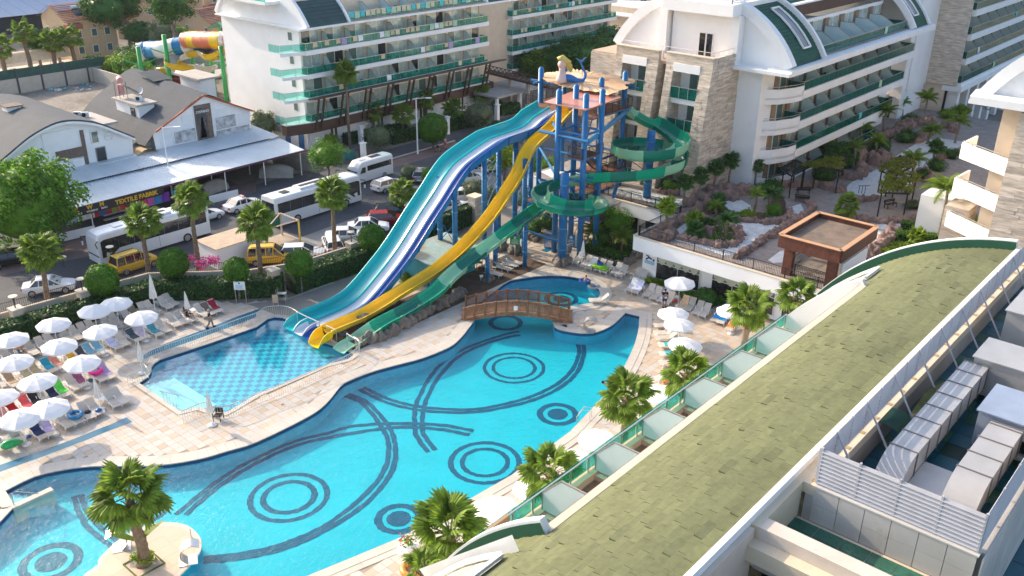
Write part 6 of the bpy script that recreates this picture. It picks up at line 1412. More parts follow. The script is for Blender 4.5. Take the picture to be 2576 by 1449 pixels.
for(r,c,bx,by,tx,ty,lab,k,s,n)in((2,4,1710,990,1800,470,'tall queen palm with a leaning pale trunk on the right of the garden','feather',1.25,20),(2,4,1450,360,1465,170,'queen palm beside the white gravel path','feather',1.0,18),(2,4,1650,250,1690,40,'dark trunked palm farther up the gravel path','fans',1.3,20),(2,4,780,740,795,620,'broad young fan palm in front of the plaza','fan',.78,26),(2,4,2070,1080,2090,920,'bright lime feather palm just behind the near roof','featherl',1.25,24),(2,4,20,640,30,520,'dark palm clump at the left of the plaza','sago',1.1,22),(2,4,1490,1040,1500,930,'silvery spiky fan palm above the flower bed','fanl',1.1,22),(1,4,1150,1360,1190,1130,'dark feather palm beside the middle hotel balconies','feather',.95,18),(1,4,1560,1260,1600,1000,'queen palm before the dark glazed doors','feather',.95,18),(1,4,1350,1170,1350,1040,'small palm at the middle of the far garden','feather',.7,16),(1,4,920,1440,945,1290,'yellowish feather palm near the lowest hotel balcony','feather',.95,18),(2,4,860,250,870,40,'bare trunk palm beside the rock mound','feather',.8,14),(1,4,1880,1440,1930,1230,'fan palm behind the lime shrubs at the far right','feather',.9,16),(1,4,1600,1449,1650,1330,'leafy palm in the far bed of the garden','feather',.9,18),(2,4,590,130,600,40,'arching dark palm right of the middle hotel','feather',.9,18),(2,4,470,120,480,20,'drooping dark palm against the middle hotel','feather',.85,16),(2,4,1080,100,1090,-20,'drooping yellow green palm in the far garden','featherl',.9,16),(2,4,2250,1080,2260,1000,'drooping fine leaved palm beside the right hotel foot','featherl',.7,14)):
 b,t_=pz_(r,c,bx,by,tx,ty);palm(b,t_,lab,None,k,n,s,.16,.12,TRUNKG if k!='fan' else TRUNK)
for(r,c,x,y,rad,ms,lab)in((2,3,1600,460,1.0,CR_T,'leafy green bush at the foot of the left fin'),(2,3,1690,470,.9,CR_D,'dark bush at the foot of the stone bay'),(2,4,720,200,2.0,BALLD,'large dark round bush right of the middle hotel'),(2,4,560,340,1.3,BALLD,'dark bush under the plaza vines'),(2,4,1660,620,1.3,BALLD,'dark clipped bush left of the queen palm'),(2,4,1600,780,.9,CR_L,'lime bush behind the plaza edge'),(2,4,1720,740,1.0,CR_L,'yellow green bush beside the queen palm trunk'),(2,4,1860,660,1.6,CR_T,'tall green bush right of the queen palm'),(2,4,1830,130,1.1,CR_D,'dark shrub by the far gravel path'),(2,4,1690,250,1.2,CR_D,'dark shrub at the rocks by the stone wall'),(2,4,1560,340,1.0,CR_D,'green shrub beside the rocks on the path'),(2,4,1440,640,.9,CR_O,'loose olive shrub at the pergola corner'),(2,3,2540,480,1.0,CR_T,'green shrub at the right of the thin palms'),(2,3,2360,740,.9,CR_L,'yellowish ground shrub behind the gravel'),(2,4,60,700,.9,CR_T,'green shrub at the left end of the plaza rocks'),(2,4,50,460,1.2,CR_D,'dark foliage left of the dark pergola'),(1,4,1800,1180,1.3,CR_L,'bright green shrub before the white pillars'),(1,4,1950,1150,1.4,CR_L,'lime shrub left of the right hotel'),(1,4,2200,1050,1.7,CR_D,'dark shrub in front of the ground floor pillars'),(1,4,1420,1230,1.2,CR_D,'dark shrub mass at the far garden centre'),(1,4,1380,1420,1.4,CR_D,'dark low shrub behind the drooping palms'),(2,4,1130,60,1.1,BALLD,'clipped dark bush in the far garden')):
 bush(W(r,c,x,y+10,TZ),rad,lab,ms,sq=.8)
for i,(a,b)in enumerate((((1330,850),(1960,950)),((1280,960),(1880,1010)))):
 hedge([W(2,4,*a,TZ),W(2,4,*b,TZ)],1.1,.8,['yellow green clipped hedge, rear one of two right of the pavilion','clipped hedge, front one of two right of the pavilion'][i],LEAF_TREE,z=TZ,dens=110,size=.11)
q=MB();rg=random.Random(5)
for _ in range(60):
 p=W(2,4,rg.uniform(1130,1400),rg.uniform(1020,1130),TZ);leafcloud(q,p+Vector((0,0,.25)),.45,50,rg,.12,flat=.6,shell=.2)
q.build('flowering_ground_cover',LEAF_LIME,kind='stuff')
for b_ in beds:
 rg=random.Random(9);q=MB();xs=[p.x for p in b_];ys=[p.y for p in b_]
 for _ in range(110):
  x,y=rg.uniform(min(xs),max(xs)),rg.uniform(min(ys),max(ys))
  if inside((x,y),b_):leafcloud(q,(x,y,TZ+.15),rg.uniform(.2,.5),34,rg,.11,flat=.55,shell=.1)
 if q.f:q.build('ground_cover',LEAF_TREE if b_ is not beds[3]else LEAF_DARK,kind='stuff')
MB().box(83.5,86.2,19.8,21.8,TZ,9.0).build('pylon',STONE,B4,world=True)
MB().box(87,90,21.5,25,TZ,8.4).build('low_wing',WHITE,B4,world=True)
hd=[W(2,3,x,y)for x,y in((740,1070),(900,1120),(1060,1160),(1170,1180))]
hedge(hd,.9,.75,'glossy clipped hedge behind the row of loungers below the tower',LEAF_BALL,dens=130,size=.10)
for(bx,by,tx,ty,lab,k,s)in((820,1050,820,900,'dark feathery palm in the shady bed left of the restaurant','feather',.8),(1100,1120,1105,950,'dark palm right in the shady bed beside the restaurant','feather',.8)):
 b,t_=pz_(2,3,bx,by,tx,ty,0.0);palm(b,t_,lab,None,k,22,s,.12,.10)
for(x,y,rad,cz,lab)in((1020,1040,1.6,3.0,'tall broad leaved tree against the restaurant windows'),(900,1060,1.1,1.3,'dark bush in the shady bed'),(1180,1060,1.0,1.4,'dark bush at the corner of the restaurant'),(960,1000,1.3,2.2,'dark shrub behind the palms of the shady bed')):
 tree(W(2,3,x,y),cz,rad,lab,CR_D if 'dark' in lab else CR_T,name='shrub_tree')
q=MB();rg=random.Random(15)
for _ in range(120):
 p=W(2,3,rg.uniform(700,1230),rg.uniform(985,1110));leafcloud(q,p+Vector((0,0,.3)),.5,34,rg,.14,flat=.6,shell=.2)
q.build('ground_cover',LEAF_DARK,kind='stuff')
rockrow([W(2,3,x,y)for x,y in((1150,1210),(1200,1180),(1260,1150),(1310,1120))],.4,'grey rock at the edge of the shady bed by the restaurant','rocks edging the shady bed')
rockrow([W(2,3,x,y)for x,y in((760,1160),(900,1190),(1000,1215),(1090,1230))],.35,'grey rock tucked behind the loungers below the tower','rocks behind the loungers',gap=2.2)
for i,(x,y,rad,ms,lab)in enumerate(((1385,1400,.55,CR_L,'bright bush under the swimmer sign'),(1460,1400,.5,CR_L,'bright bush left of the restaurant window'),(1530,1420,.5,CR_T,'green bush below the first restaurant window'),(1850,1420,.7,CR_D,'dark bush right of the restaurant umbrella'))):
 bush(W(2,3,x,y),rad,lab,ms)
for i,(x,y,rad,ms,lab)in enumerate(((1940,140,1.15,BALLD,'big round dark bush behind the loungers'),(2110,110,.75,BALLS,'small bright ball shrub on a stem right of the dark bush'),(1760,90,.8,CR_D,'low palm like bush by the restaurant wall'),(2000,60,.9,CR_D,'dark bush against the restaurant wall'),(1700,40,.7,CR_D,'dark shrub left of the big round bush'))):
 bush(W(3,3,x,y+20),rad,lab,ms)
BRICK=mat('reddish_paving',(0.20,0.13,0.12),0.85,var=0.15,scale=.8,fine=0.15)
CPAD=mat('worn_concrete',(0.23,0.23,0.225),0.85,var=0.16,scale=.3,fine=0.1,dirt=((0.13,0.13,0.13),.58,.3))
struct(MB().sheet([[Vector(p)for p in[(-60,77,0),(36,77,0),(49,68.6,0),(72,66,0),(140,66,0),(200,80,0),(200,93,0),(60,94.3,0),(60,104,0),(20,104,0),(-60,104,0)]]],0.0).build('road',ASPH))
for pts in([(2,2,420,950),(2,2,1280,640),(2,2,1500,600),(2,2,1500,760),(2,2,1200,860),(2,2,700,1080)],[(2,2,1880,600),(2,2,2030,400),(2,2,2400,280),(2,2,2500,330),(2,2,2500,560),(2,2,2100,600)]):
 struct(MB().sheet([[W(*p)for p in pts]],.004).build('concrete_patch',CPAD))
for pts in([(2,1,560,1020),(2,1,880,930),(2,1,900,1130),(2,1,600,1190),(2,1,0,1330),(2,1,0,1150)],[(2,2,1340,180),(2,2,1980,-20),(2,2,2200,-20),(2,2,1900,90),(2,2,1350,250)],[(2,1,2200,470),(2,1,2576,350),(2,1,2576,470),(2,2,0,260),(2,2,0,480),(2,1,2200,600)]):
 struct(MB().sheet([[W(*p)for p in pts]],.006).build('pavement',BRICK))
a,b=W(2,2,1250,185),W(2,2,2000,-30);q=MB();q.bar(a,b,.2,.24);struct(q.build('kerb',COPE))
struct(MB().sheet([[Vector(p)for p in[(41.6,61.1,0),(50,61.1,0),(59,61.2,0),(78,61.0,0),(78,66.2,0),(70,66.6,0),(66,64.2,0),(52.7,64.1,0),(44,64.7,0),(41,66.5,0)]]],.020).build('service_path',mat('service_concrete',(0.27,0.235,0.20),.85,var=.14,scale=.5,fine=.08)))
hedge([(10,76.2),(25,74.7),(36.6,73.4),(40.6,69.4),(44.6,66.0)],1.7,1.7,'long dark clipped hedge along the back of the sunbathing deck',dens=52,size=.17)
hedge([(45.2,65.7),(52,65.3),(59.5,65.1)],1.6,1.9,'taller dark hedge beside the service path behind the racing slide',dens=60,size=.16)
hedge([(62,65.9),(69,65.9)],1.2,2.2,'dark hedge behind the black metal gate',dens=50,size=.16)
BW=mat('boundary_wall',(0.56,0.47,0.37),.8,var=.08)
wl=[(14,77.9),(25.5,76.8),(36.8,75.6),(43.2,69.6),(47.6,67.6),(56.4,67.0)]
t=thing('boundary_wall','cream boundary wall with black railings and square piers above the hedge','wall',(36.8,75.6,0))
for a,b in zip(wl[:-1],wl[1:]):
 A,B=Vector((*a,0)),Vector((*b,0));d=(B-A).normalized();L=(B-A).length
 MB().bar(A+Vector((0,0,.85)),B+Vector((0,0,.85)),.25,1.7).build('wall',BW,t,world=True)
 q=MB();n=int(L/.16)
 q.bar(A+Vector((0,0,2.5)),B+Vector((0,0,2.5)),.04);q.bar(A+Vector((0,0,1.8)),B+Vector((0,0,1.8)),.04)
 for k in range(n):p=A.lerp(B,k/n);q.bar(p+Vector((0,0,1.7)),p+Vector((0,0,2.6)),.022)
 q.build('railing',BLACKM,t,world=True)
lampm=mat('lamp_glass',(0.62,0.55,0.45),.4)
def garden_lamp(p,label):
 t=thing('garden_lamp',label,'lamp',p);q=MB();q.cyl((0,0),.05,0,.75,8);q.build('post',BLACKM,t);q=MB();q.lathe([(.05,.7),(.16,.95),(.30,1.0)],12);q.build('bracket',BLACKM,t);q=MB();q.lathe([(0,1.0),(.36,1.0),(.36,1.06),(0,1.08)],14);q.build('lamp_shade',lampm,t)
for i,(r,c,x,y,lab)in enumerate(((3,1,155,200,'at the far left above the hedge'),(3,1,830,20,'left of the first ball tree'),(2,2,960,985,'beside the second big ball tree'),(2,2,170,1260,'beside the yellow van'))):
 p=W(r,c,x,y,2.3);t2=thing('pier','square cream pier '+lab,'pier',(p.x,p.y,0));MB().box(p.x-.42,p.x+.42,p.y-.42,p.y+.42,0,2.2).build('shaft',BW,t2,world=True);MB().box(p.x-.5,p.x+.5,p.y-.5,p.y+.5,2.2,2.32).build('cap',COPE,t2,world=True)
 if i!=3:garden_lamp((p.x,p.y,2.32),'black lamp with round pale shade on the pier '+lab)
for(r,c,x,y,lab)in((2,1,1150,1290,'left of the yellow taxi van'),(2,1,680,1400,'at the road left of the ball tree')):
 p=W(r,c,x,y,0);garden_lamp(p+Vector((0,0,1.6)),'black lamp with round pale shade '+lab);MB().cyl((p.x,p.y),.04,0,1.7,6).build('lamp_stem',BLACKM,None)if False else None
p=W(2,2,2205,780);t=thing('gate_pier','tall square stone pier at the black gate behind the slides','pier',p);MB().box(-.55,.55,-.55,.55,0,2.9).build('shaft',STONE,t);MB().box(-.68,.68,-.68,.68,2.9,3.05).build('cap',CREAM,t)
ga,gb=W(2,2,1880,885),W(2,2,2160,765);t=thing('gate','black sheet metal gate topped with pale spikes behind the slide columns','gate',ga)
MB().bar(ga+Vector((0,0,1.15)),gb+Vector((0,0,1.15)),.08,2.1).build('panel',BLACKM,t,world=True);q=MB()
for k in range(30):e=ga.lerp(gb,k/29);q.bar(e+Vector((0,0,2.2)),e+Vector((0,0,2.45)),.03)
q.build('spikes',WHITE2,t,world=True);MB().bar(ga+Vector((0,0,.04)),gb+Vector((0,0,.04)),.12,.08).build('sill',COPE,t,world=True)
def gp_(r,c,bx,by,tx,ty):return pz_(r,c,bx,by,tx,ty,0.0)
for(r,c,bx,by,tx,ty,lab,n,s)in((3,1,500,235,415,1090,'leftmost street palm, in front of the dark road',32,1.12),(2,1,1500,1400,1440,790,'palm before the front of the white coach with blue lettering',30,1.08),(2,1,2010,1330,1930,570,'palm before the rear of the coach with blue lettering',30,1.08),(2,2,60,1440,10,800,'ivy wrapped palm beside the pale timber kiosk',30,1.12),(2,2,800,1140,765,500,'tall palm before the plain white coach',32,1.08),(2,2,1480,700,1470,480,'palm whose crown touches the racing slide',26,1.0)):
 if lab.startswith('left'):b=W(3,1,500,235);X,Y_=ZD(2,1,415,1090);b,t_=b,None
 b=W(r,c,bx,by)
 X,Y_=ZD(2 if r==3 else r,c,tx,ty);lo,hi=1,14
 for _ in range(30):
  m_=(lo+hi)/2;rel=b+Vector((0,0,m_))-Vector((0,0,H));y=724.5-F*rel.dot(UP)/rel.dot(FW)
  if y>Y_:lo=m_
  else:hi=m_
 tt=G(X,Y_,lo);palm(b,Vector((b.x*.3+tt.x*.7,b.y*.3+tt.y*.7,lo)),lab,None,'fan',n,s)
b=W(1,2,945,1449);X,Y_=ZD(1,2,860,800)
palm(G(881,372),Vector((G(881,372).x,G(881,372).y,10.3)),'very tall slender palm with a drooping skirt before the big white hotel',None,'fan',34,1.05,.2,.13,dry=16)
for(bx,by,tx,ty,lab)in((1190,1300,1195,1130,'fan palm left in the hotel front garden'),(1480,1290,1480,1150,'dark fan palm in the middle of the hotel front garden'),(1715,1180,1725,1000,'fan palm before the brown band of the hotel'),(1990,1180,1990,1090,'spreading dark fan palm at the right of the hotel garden'),(2270,1050,2270,960,'dark fan palm by the hotel porch')):
 bb=W(1,2,bx,by+60);X,Y_=ZD(1,2,tx,ty);h=0
 lo,hi=.5,9
 for _ in range(30):
  m_=(lo+hi)/2;rel=bb+Vector((0,0,m_))-Vector((0,0,H));y=724.5-F*rel.dot(UP)/rel.dot(FW)
  if y>Y_:lo=m_
  else:hi=m_
 palm(bb,bb+Vector((0,0,lo)),lab,None,'fan',24,1.05,.2,.15,dry=3)
for i,(r,c,x,y,rad,lab)in enumerate(((2,1,1025,1370,1.38,'first clipped ball tree, at the left end of the hedge'),(2,1,1740,1195,1.34,'clipped ball tree between the two coach palms'),(2,1,2375,1265,1.12,'smaller clipped ball tree by the pink flowers'),(2,2,435,1200,1.22,'clipped ball tree right of the yellow van'),(2,2,1165,940,1.28,'clipped ball tree left of the racing slide'))):
 cpt=W(r,c,x,y,2.9);t=thing('ball_tree',lab,'tree',(cpt.x,cpt.y,0),group=None);q=MB();q.tube([(0,0,0),(.05,0,1.2),(0,0,2.6)],[.11,.08,.07],8);q.build('trunk',TRUNKG,t);put('crown',BALLS[i%3],t,loc=(0,0,2.9),rz=i,scale=(rad,)*3,kind='stuff')
def treeat(r,c,x,y,cz,rad,lab,ms,**k):cpt=W(r,c,x,y,cz);return tree((cpt.x,cpt.y,0),cz,rad,lab,ms,**k)
def _big(seed,m_):return crown_mesh(seed,m_,1,.95,120,110,.055,.22)
CR_BIG=[_big(90,LEAF_TREE)]
treeat(2,1,250,600,5.0,5.4,'huge rounded ficus tree at the left edge of the road',CR_BIG,trunk=.55)
treeat(2,2,715,110,3.6,2.35,'bright round tree beside the end of the metal canopy',CR_T,sq=.85)
treeat(1,2,1780,1290,2.9,2.0,'bright clipped tree at the pavement of the hotel garden',BALLS,trunk=.12)
treeat(1,2,1230,1370,2.2,2.2,'feathery grey green tree at the hotel garden edge',CR_O)
treeat(1,2,750,1420,1.6,1.3,'lime green shrub tree beside the end of the canopy',CR_L)
treeat(1,2,2250,1130,2.8,2.8,'weeping olive green tree at the right of the hotel garden',CR_O,sq=.85)
for(x,y,rad,lab)in((1480,1290,.9,'small dark ball bush behind the feathery tree'),(2050,1190,1.2,'dark round bush below the spreading palm'),(2430,1040,.9,'dark ball bush by the hotel porch'),(830,1340,1.2,'dark bush beside the tall slender palm'),(2420,1250,.8,'small dark bush beside the pavement'),(1960,1130,1.1,'dark bush against the hotel wall')):bush(W(1,2,x,y+30),rad,lab,BALLD)
hedge([W(1,2,900,1449),W(1,2,1500,1330)],1.6,1.4,'dark hedge along the pavement below the big hotel',dens=30,size=.24)
hedge([W(1,2,1350,1449),W(1,2,2050,1290),W(1,2,2300,1250)],1.6,1.4,'second dark hedge along the pavement nearer the slide',dens=30,size=.24)
hedge([W(1,2,2450,1160),W(1,3,60,1130)],1.5,1.6,'dark hedge by the far end of the pavement',dens=30,size=.24)
for i,(r,c,x,y)in enumerate(((1,2,1925,1350),(2,2,1085,180),(1,2,2425,1220),(1,2,1060,1449),(1,3,75,1100))):
 p=W(r,c,x,y);t=thing('garden_pier','white square garden pier, %s along the hotel pavement'%['beside the bright clipped tree','beside the minibus','at the weeping tree','at the feathery tree','nearest the slide tower'][i],'pier',p);MB().box(-.28,.28,-.28,.28,0,2.5).build('shaft',WHITE,t);MB().box(-.38,.38,-.38,.38,2.5,2.62).build('cap',WHITE2,t)
for(r,c,bx,by,tx,ty,lab)in((2,2,1628,100,1615,-590,'single arm street lamp on the pavement below the hotel'),(2,1,1735,520,1650,-60,'street lamp rising through the metal canopy roof'),(1,3,682,690,685,510,'street lamp among the trees behind the shell roof')):
 b=W(r,c,bx,by);h=7.6 if 'hotel' in lab else 7.0
 if 'canopy' in lab:b=Vector((b.x,b.y,0));h=8.2
 if 'shell' in lab:b=W(1,3,682,760);h=7
 t=thing('street_lamp',lab,'street lamp',b);q=MB();q.tube([(0,0,0),(0,0,h)],[.11,.06],8);q.build('pole',WHITE2,t);q=MB();q.tube([(0,0,h-.05),(.9,-1.0,h+.05)],.04,6);q.build('arm',WHITE2,t);q=MB();q.obox((1.1,-1.25,h+.05),(.75,.25,.12),radians(-48));q.build('lamp_head',WHITE2,t)
CR_W=[crown_mesh(110+i,LEAF_DARK,1,.8,70,90,.07,.28)for i in range(2)]
for i,(x,y,cz,rad,ms,lab)in enumerate(((650,560,4,5.0,CR_W,'dark tree left in the belt behind the shell roof'),(840,600,4.5,5.5,CR_W,'dark tree in the middle of the belt behind the shell roof'),(980,540,5,5.2,CR_W,'dark tree right in the belt beside the stone bay'),(480,620,3.5,4.2,CR_W,'dark tree at the left end of the belt behind the tower'),(300,640,3,3.6,CR_L,'yellow green tree left behind the blue tower columns'),(180,640,3,3.0,CR_W,'dark tree beside the timber footbridge'),(1000,440,6,4.0,CR_W,'dark tree rising behind the belt'))):
 cpt=W(1,3,x,y,cz);tree((cpt.x,cpt.y,0),cz,rad,lab,ms,trunk=.2)
for i,(r,c,x,y,cz,rad,ms,lab)in enumerate(((2,2,2500,130,3.0,2.3,CR_L,'bright green tree between the racing slide and the tower'),(2,2,2200,450,1.8,1.5,CR_O,'loose shrub tree by the stone gate pier'),(2,2,2360,500,1.8,1.3,CR_O,'yellowish shrub between the slide columns'),(1,3,900,1330,3.5,2.4,CR_L,'lime green tree seen through the middle of the tower'),(2,3,110,560,1.6,1.4,CR_O,'pale flowering shrub behind the slide columns'),(2,3,330,260,1.8,2.0,CR_T,'green bush behind the lower tower platform'),(2,2,1530,280,1.2,1.3,CR_O,'round grey green bush by the parked grey estate car'),(2,2,1740,310,1.1,1.1,CR_T,'small green bush right of the grey estate car'),(2,3,350,780,.8,1.2,CR_D,'dark shrub under the lower green loop'),(2,3,230,840,.8,1.1,CR_D,'dark shrub behind the boulders by the stair gate'),(2,2,1500,1340,.5,.7,CR_L,'spiky yellow green plant beside the pump house'))):
 treeat(r,c,x,y,cz,rad,lab,ms)
BOUG=leaf('magenta_flower',(0.55,0.03,0.28),.3)
CR_B=[crown_mesh(140,BOUG,1,.6,16,40,.10,.35,core=False)]
for(x,y,rad,lab)in((1950,1165,.7,'bright pink bougainvillea left of the kiosk'),(2110,1230,1.2,'magenta bougainvillea spilling over the railing'),(2180,1190,.8,'magenta bougainvillea at the corner of the kiosk')):bush(W(2,1,x,y+20,1.2),rad,lab,CR_B)
CORR=mat('corrugated_sheet',(0.66,0.71,0.74),.45,metal=.25,var=.08,scale=.3,island=.04,dirt=((0.42,0.38,0.34),.62,.3))
CN=thing('shop_canopy','long corrugated metal canopy roof over the roadside shops','canopy',(53,98,0))
def corr(x0,x1,y0,z0,y1,z1,name,par,sp=.28):
 q=MB();n=int((x1-x0)/sp)
 for k in range(n):
  a=x0+(x1-x0)*k/n;b=x0+(x1-x0)*(k+.62)/n;c=x0+(x1-x0)*(k+1)/n
  q.add([(a,y0,z0),(b,y0,z0),(b,y1,z1),(a,y1,z1)],[(0,1,2,3)]);q.add([(b,y0,z0),(b+.03,y0,z0+.05),(b+.03,y1,z1+.05),(b,y1,z1)],[(0,1,2,3)]);q.add([(b+.03,y0,z0+.05),(c-.03,y0,z0+.05),(c-.03,y1,z1+.05),(b+.03,y1,z1+.05)],[(0,1,2,3)]);q.add([(c-.03,y0,z0+.05),(c,y0,z0),(c,y1,z1),(c-.03,y1,z1+.05)],[(0,1,2,3)])
 return q.build(name,CORR,par,world=True)
for k in range(10):a=38.0+k*3.0;corr(a,a+2.99,93.1,3.15,98.6,3.75,'sheet',CN)
for k in range(9):a=40.2+k*3.1;corr(a,a+3.09,98.3,3.95,104.5,4.35,'sheet',CN)
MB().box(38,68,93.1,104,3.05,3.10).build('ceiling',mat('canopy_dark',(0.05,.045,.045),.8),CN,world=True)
MB().box(38,68.1,93.02,93.12,2.98,3.2).build('fascia',mat('purple_edge',(0.10,.04,.08),.6),CN,world=True)
for k in range(6):x=40.4+k*5.4;q=MB();q.cyl((x,93.3),.06,0,3.1,8);q.build('post',WHITE2,CN,world=True)
for k in range(4):x=47+k*5.4;q=MB();q.cyl((x,98.3),.06,0,3.7,8);q.build('post',WHITE2,CN,world=True)
t=thing('shop_sign','black shop sign reading KIDS WOMAN MAN and TEXTILE FABRIK in yellow','sign',(38.3,93.0,2.4))
s0=WV(2,1,645,640,92.9);s1=WV(2,1,1635,410,92.9);SB=mat('sign_black',(0.02,.02,.022),.5);SY=mat('sign_yellow',(0.75,.42,.02),.5)
MB().box(38.0,s1.x,92.86,92.98,2.28,3.26).build('board',SB,t,world=True)
def signt(txt,x,size,z,m_,bold=.0,wide=1.0):
 o=place_text('lettering',txt,size,m_,(x,92.85,z),(1,0,0),(0,0,1),t,ext=.01,bold=bold);o.scale=(1,1,1);return o
sx=lambda x:WV(2,1,x,560,92.86).x
signt('TEXTILE FABRIK',sx(1165)-.1,.68,2.50,SY,.022)
for tx,x,w_ in(('K',730,0),('W',855,0),('M',992,0)):signt(tx,sx(x)+(0 if tx!='K' else 0),.62,2.78,SY,.03)
for tx,x in(('KIDS',738),('WOMAN',848),('MAN',1003)):signt(tx,sx(x),.30,2.44,WHITE2,.006)
hang=[(650,700,(.35,.42,.55)),(770,700,(.55,.60,.62)),(840,690,(.60,.62,.58)),(905,660,(.45,.03,.04)),(965,645,(.05,.10,.30)),(1040,620,(.35,.04,.05)),(1100,605,(.20,.26,.06)),(1165,600,(.50,.04,.05)),(1310,570,(.03,.10,.28)),(1385,560,(.50,.03,.05)),(1450,550,(.62,.10,.38)),(1530,540,(.05,.22,.48)),(1610,520,(.16,.03,.30)),(1740,460,(.02,.35,.60))]
for i,(x,y,c_)in enumerate(hang):
 u=WV(2,1,x,y,93.5).x;m_=mat('cloth_%d'%i,c_,.9,var=.15,scale=4,fine=.1);q=MB();q.grid([[(u+j*.22,93.5+.03*sin(j*2),z)for j in range(6)]for z in(2.25,1.7,1.15 if i>8 else 1.5)])
 tag(q.build('hanging_cloth',m_),'%s cloth hanging under the shop sign, %s from the left'%(['pale blue','white','cream','red','navy','dark red','olive','red','dark blue','red','pink','blue','purple','sky blue'][i],nth(i)),'cloth')
STR=mat('striped_goods',(0.45,.45,.45),.9,var=.1);STD=mat('striped_dark',(0.03,.03,.035),.9)
for k in range(9):u=WV(2,1,1040+k*50,680,94.2).x;q=MB();q.obox((u,94.6,1.2),(.45,.5,1.0));
rack=thing('clothes_rack','long rack of black and white striped garments in front of the shop','clothes rack',(44.6,94.4,0))
u0=WV(2,1,1030,700,94.4).x;u1=WV(2,1,1480,620,94.4).x
for k in range(14):
 a=u0+(u1-u0)*k/14
 for z in range(5):MB().box(a,a+.85*(u1-u0)/14,94.1,94.5,.6+z*.26,.6+z*.26+.13).build('garment_stripe',STR if z%2==0 else STD,rack,world=True)
q=MB();q.bar((u0,94.3,1.95),(u1,94.3,1.95),.05);q.bar((u0,94.3,0),(u0,94.3,1.95),.05);q.bar((u1,94.3,0),(u1,94.3,1.95),.05);q.build('rail',BLACKM,rack,world=True)
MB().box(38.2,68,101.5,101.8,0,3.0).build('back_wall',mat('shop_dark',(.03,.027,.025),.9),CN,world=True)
for(x0,y0,x1,y1,lab)in((555,1000,965,900,'left'),(2110,600,2400,530,'right')):
 A,B=W(2,1,x0,y0),W(2,1,x1,y1);tag(MB().bar(A+Vector((0,0,.45)),B+Vector((0,0,.45)),.08,.9).build('panel_fence',WHITE),'low white panel fence at the %s of the shop front'%lab,'fence')
def cover(p,sx_,sy_,sz_,rz,lab):
 rg=random.Random(int(p.x));q=MB();rows=[]
 for i in range(9):
  t_=i/8;row=[]
  for j in range(9):
   s=j/8;w_=sin(pi*s)**.5;z=sz_*w_*(.62+.38*sin(pi*t_)**.6)+rg.uniform(-.03,.03)if 0<j<8 else 0
   row.append(((t_-.5)*sx_+rg.uniform(-.04,.04),(s-.5)*sy_*(1+.08*sin(i*3)),max(0,z)))
  rows.append(row)
 q.grid(rows);o=q.build('covered_car',mat('car_cover',(0.36,.34,.31),.9,var=.12,fine=.06),smooth=True);o.location=p;o.rotation_euler=(0,0,rz);tag(o,lab,'covered car')
cover(W(2,2,215,320),4.2,1.9,1.5,-.8,'car under a loose beige cover beneath the end of the canopy');cover(W(2,1,2150,470),3.6,1.8,1.4,.2,'bulky shape under a beige sheet beside the street lamp')
q=MB();A,B=W(2,2,170,190),W(2,2,640,300);rows=[[A.lerp(B,k/16)+Vector((0,.08*sin(k*2.2),z))for k in range(17)]for z in(2.6,1.3,0)];q.grid(rows);tag(q.build('sheeting',mat('car_cover',(.36,.34,.31))),'pale cloth sheeting hung along the right end of the canopy','sheet')
GREYR=mat('grey_shingle_roof',(0.062,0.072,0.088),.85,var=.12,scale=.6,fine=.12,island=.06)
BRSTN=mat('brown_pebble_stone',(0.17,.12,.095),.85,var=.3,scale=4,fine=.2)
h1=thing('shop_house','white house with arched grey roof and round windows at the left edge','house',(43,104,0));VH=103.4
def rfprof(pts,n=10):return spline([Vector((p[0],0,p[1]))for p in pts],n)
g1=rfprof([(34.5,5.8),(37.2,7.4),(40.0,8.9),(43.2,9.7),(46.6,9.0),(49.6,7.3),(51.2,6.3)],5)
q=MB();poly=[(p.x,p.z)for p in g1]+[(50.6,0),(34.5,0)];T=tessellate_polygon([[Vector((a,b,0))for a,b in poly]]);q.add([(a,VH,b-.1)for a,b in poly],[tuple(t_)for t_ in T]);q.build('gable_wall',WHITE,h1,world=True)
MB().box(34.5,50.6,VH+.05,120,0,5.6).build('wall',WHITE,h1,world=True)
q=MB();q.grid([[(p.x,VH-.7,p.z+.12)for p in g1],[(p.x,121,p.z+.12)for p in g1]]);q.grid([[(p.x,VH-.7,p.z-.1)for p in g1],[(p.x,VH-.7,p.z+.12)for p in g1]]);q.build('roof',GREYR,h1,world=True)
q=MB();q.grid([[(p.x,VH-.72,p.z-.35)for p in g1],[(p.x,VH-.72,p.z-.08)for p in g1]]);q.build('fascia_board',WHITE2,h1,world=True)
MB().box(41.0,44.3,VH-.1,VH-.02,3.9,8.6).build('centre_panel',WHITE2,h1,world=True)
MB().box(42.1,45.2,VH-.16,VH-.04,5.3,6.4).build('stone_panel',BRSTN,h1,world=True);MB().box(45.2,45.6,VH-.16,VH-.04,3.4,8.2).build('stone_strip',BRSTN,h1,world=True)
for x in(42.0,43.7):wn=MB().box(x,x+1.4,VH-.2,VH-.1,3.4,5.2).build('shuttered_window',FRAMEW,h1,world=True);MB().box(x+.1,x+1.3,VH-.23,VH-.2,3.5,5.1).build('shutter',WHITE2,wn)
wn=MB().box(46.3,47.3,VH-.1,VH,6.4,7.9).build('window',FRAMEW,h1,world=True);MB().box(46.45,47.15,VH-.13,VH-.1,6.55,7.75).build('pane',PANE,wn)
for x,z in((48.4,6.9),(38.8,6.6)):
 q=MB();q.tube([(x+.45*cos(a*pi/8),VH-.08,z+.45*sin(a*pi/8))for a in range(17)],.06,5);q.box(x-.42,x+.42,VH-.12,VH-.06,z-.04,z+.04);q.build('round_window',FRAMEW,h1,world=True)
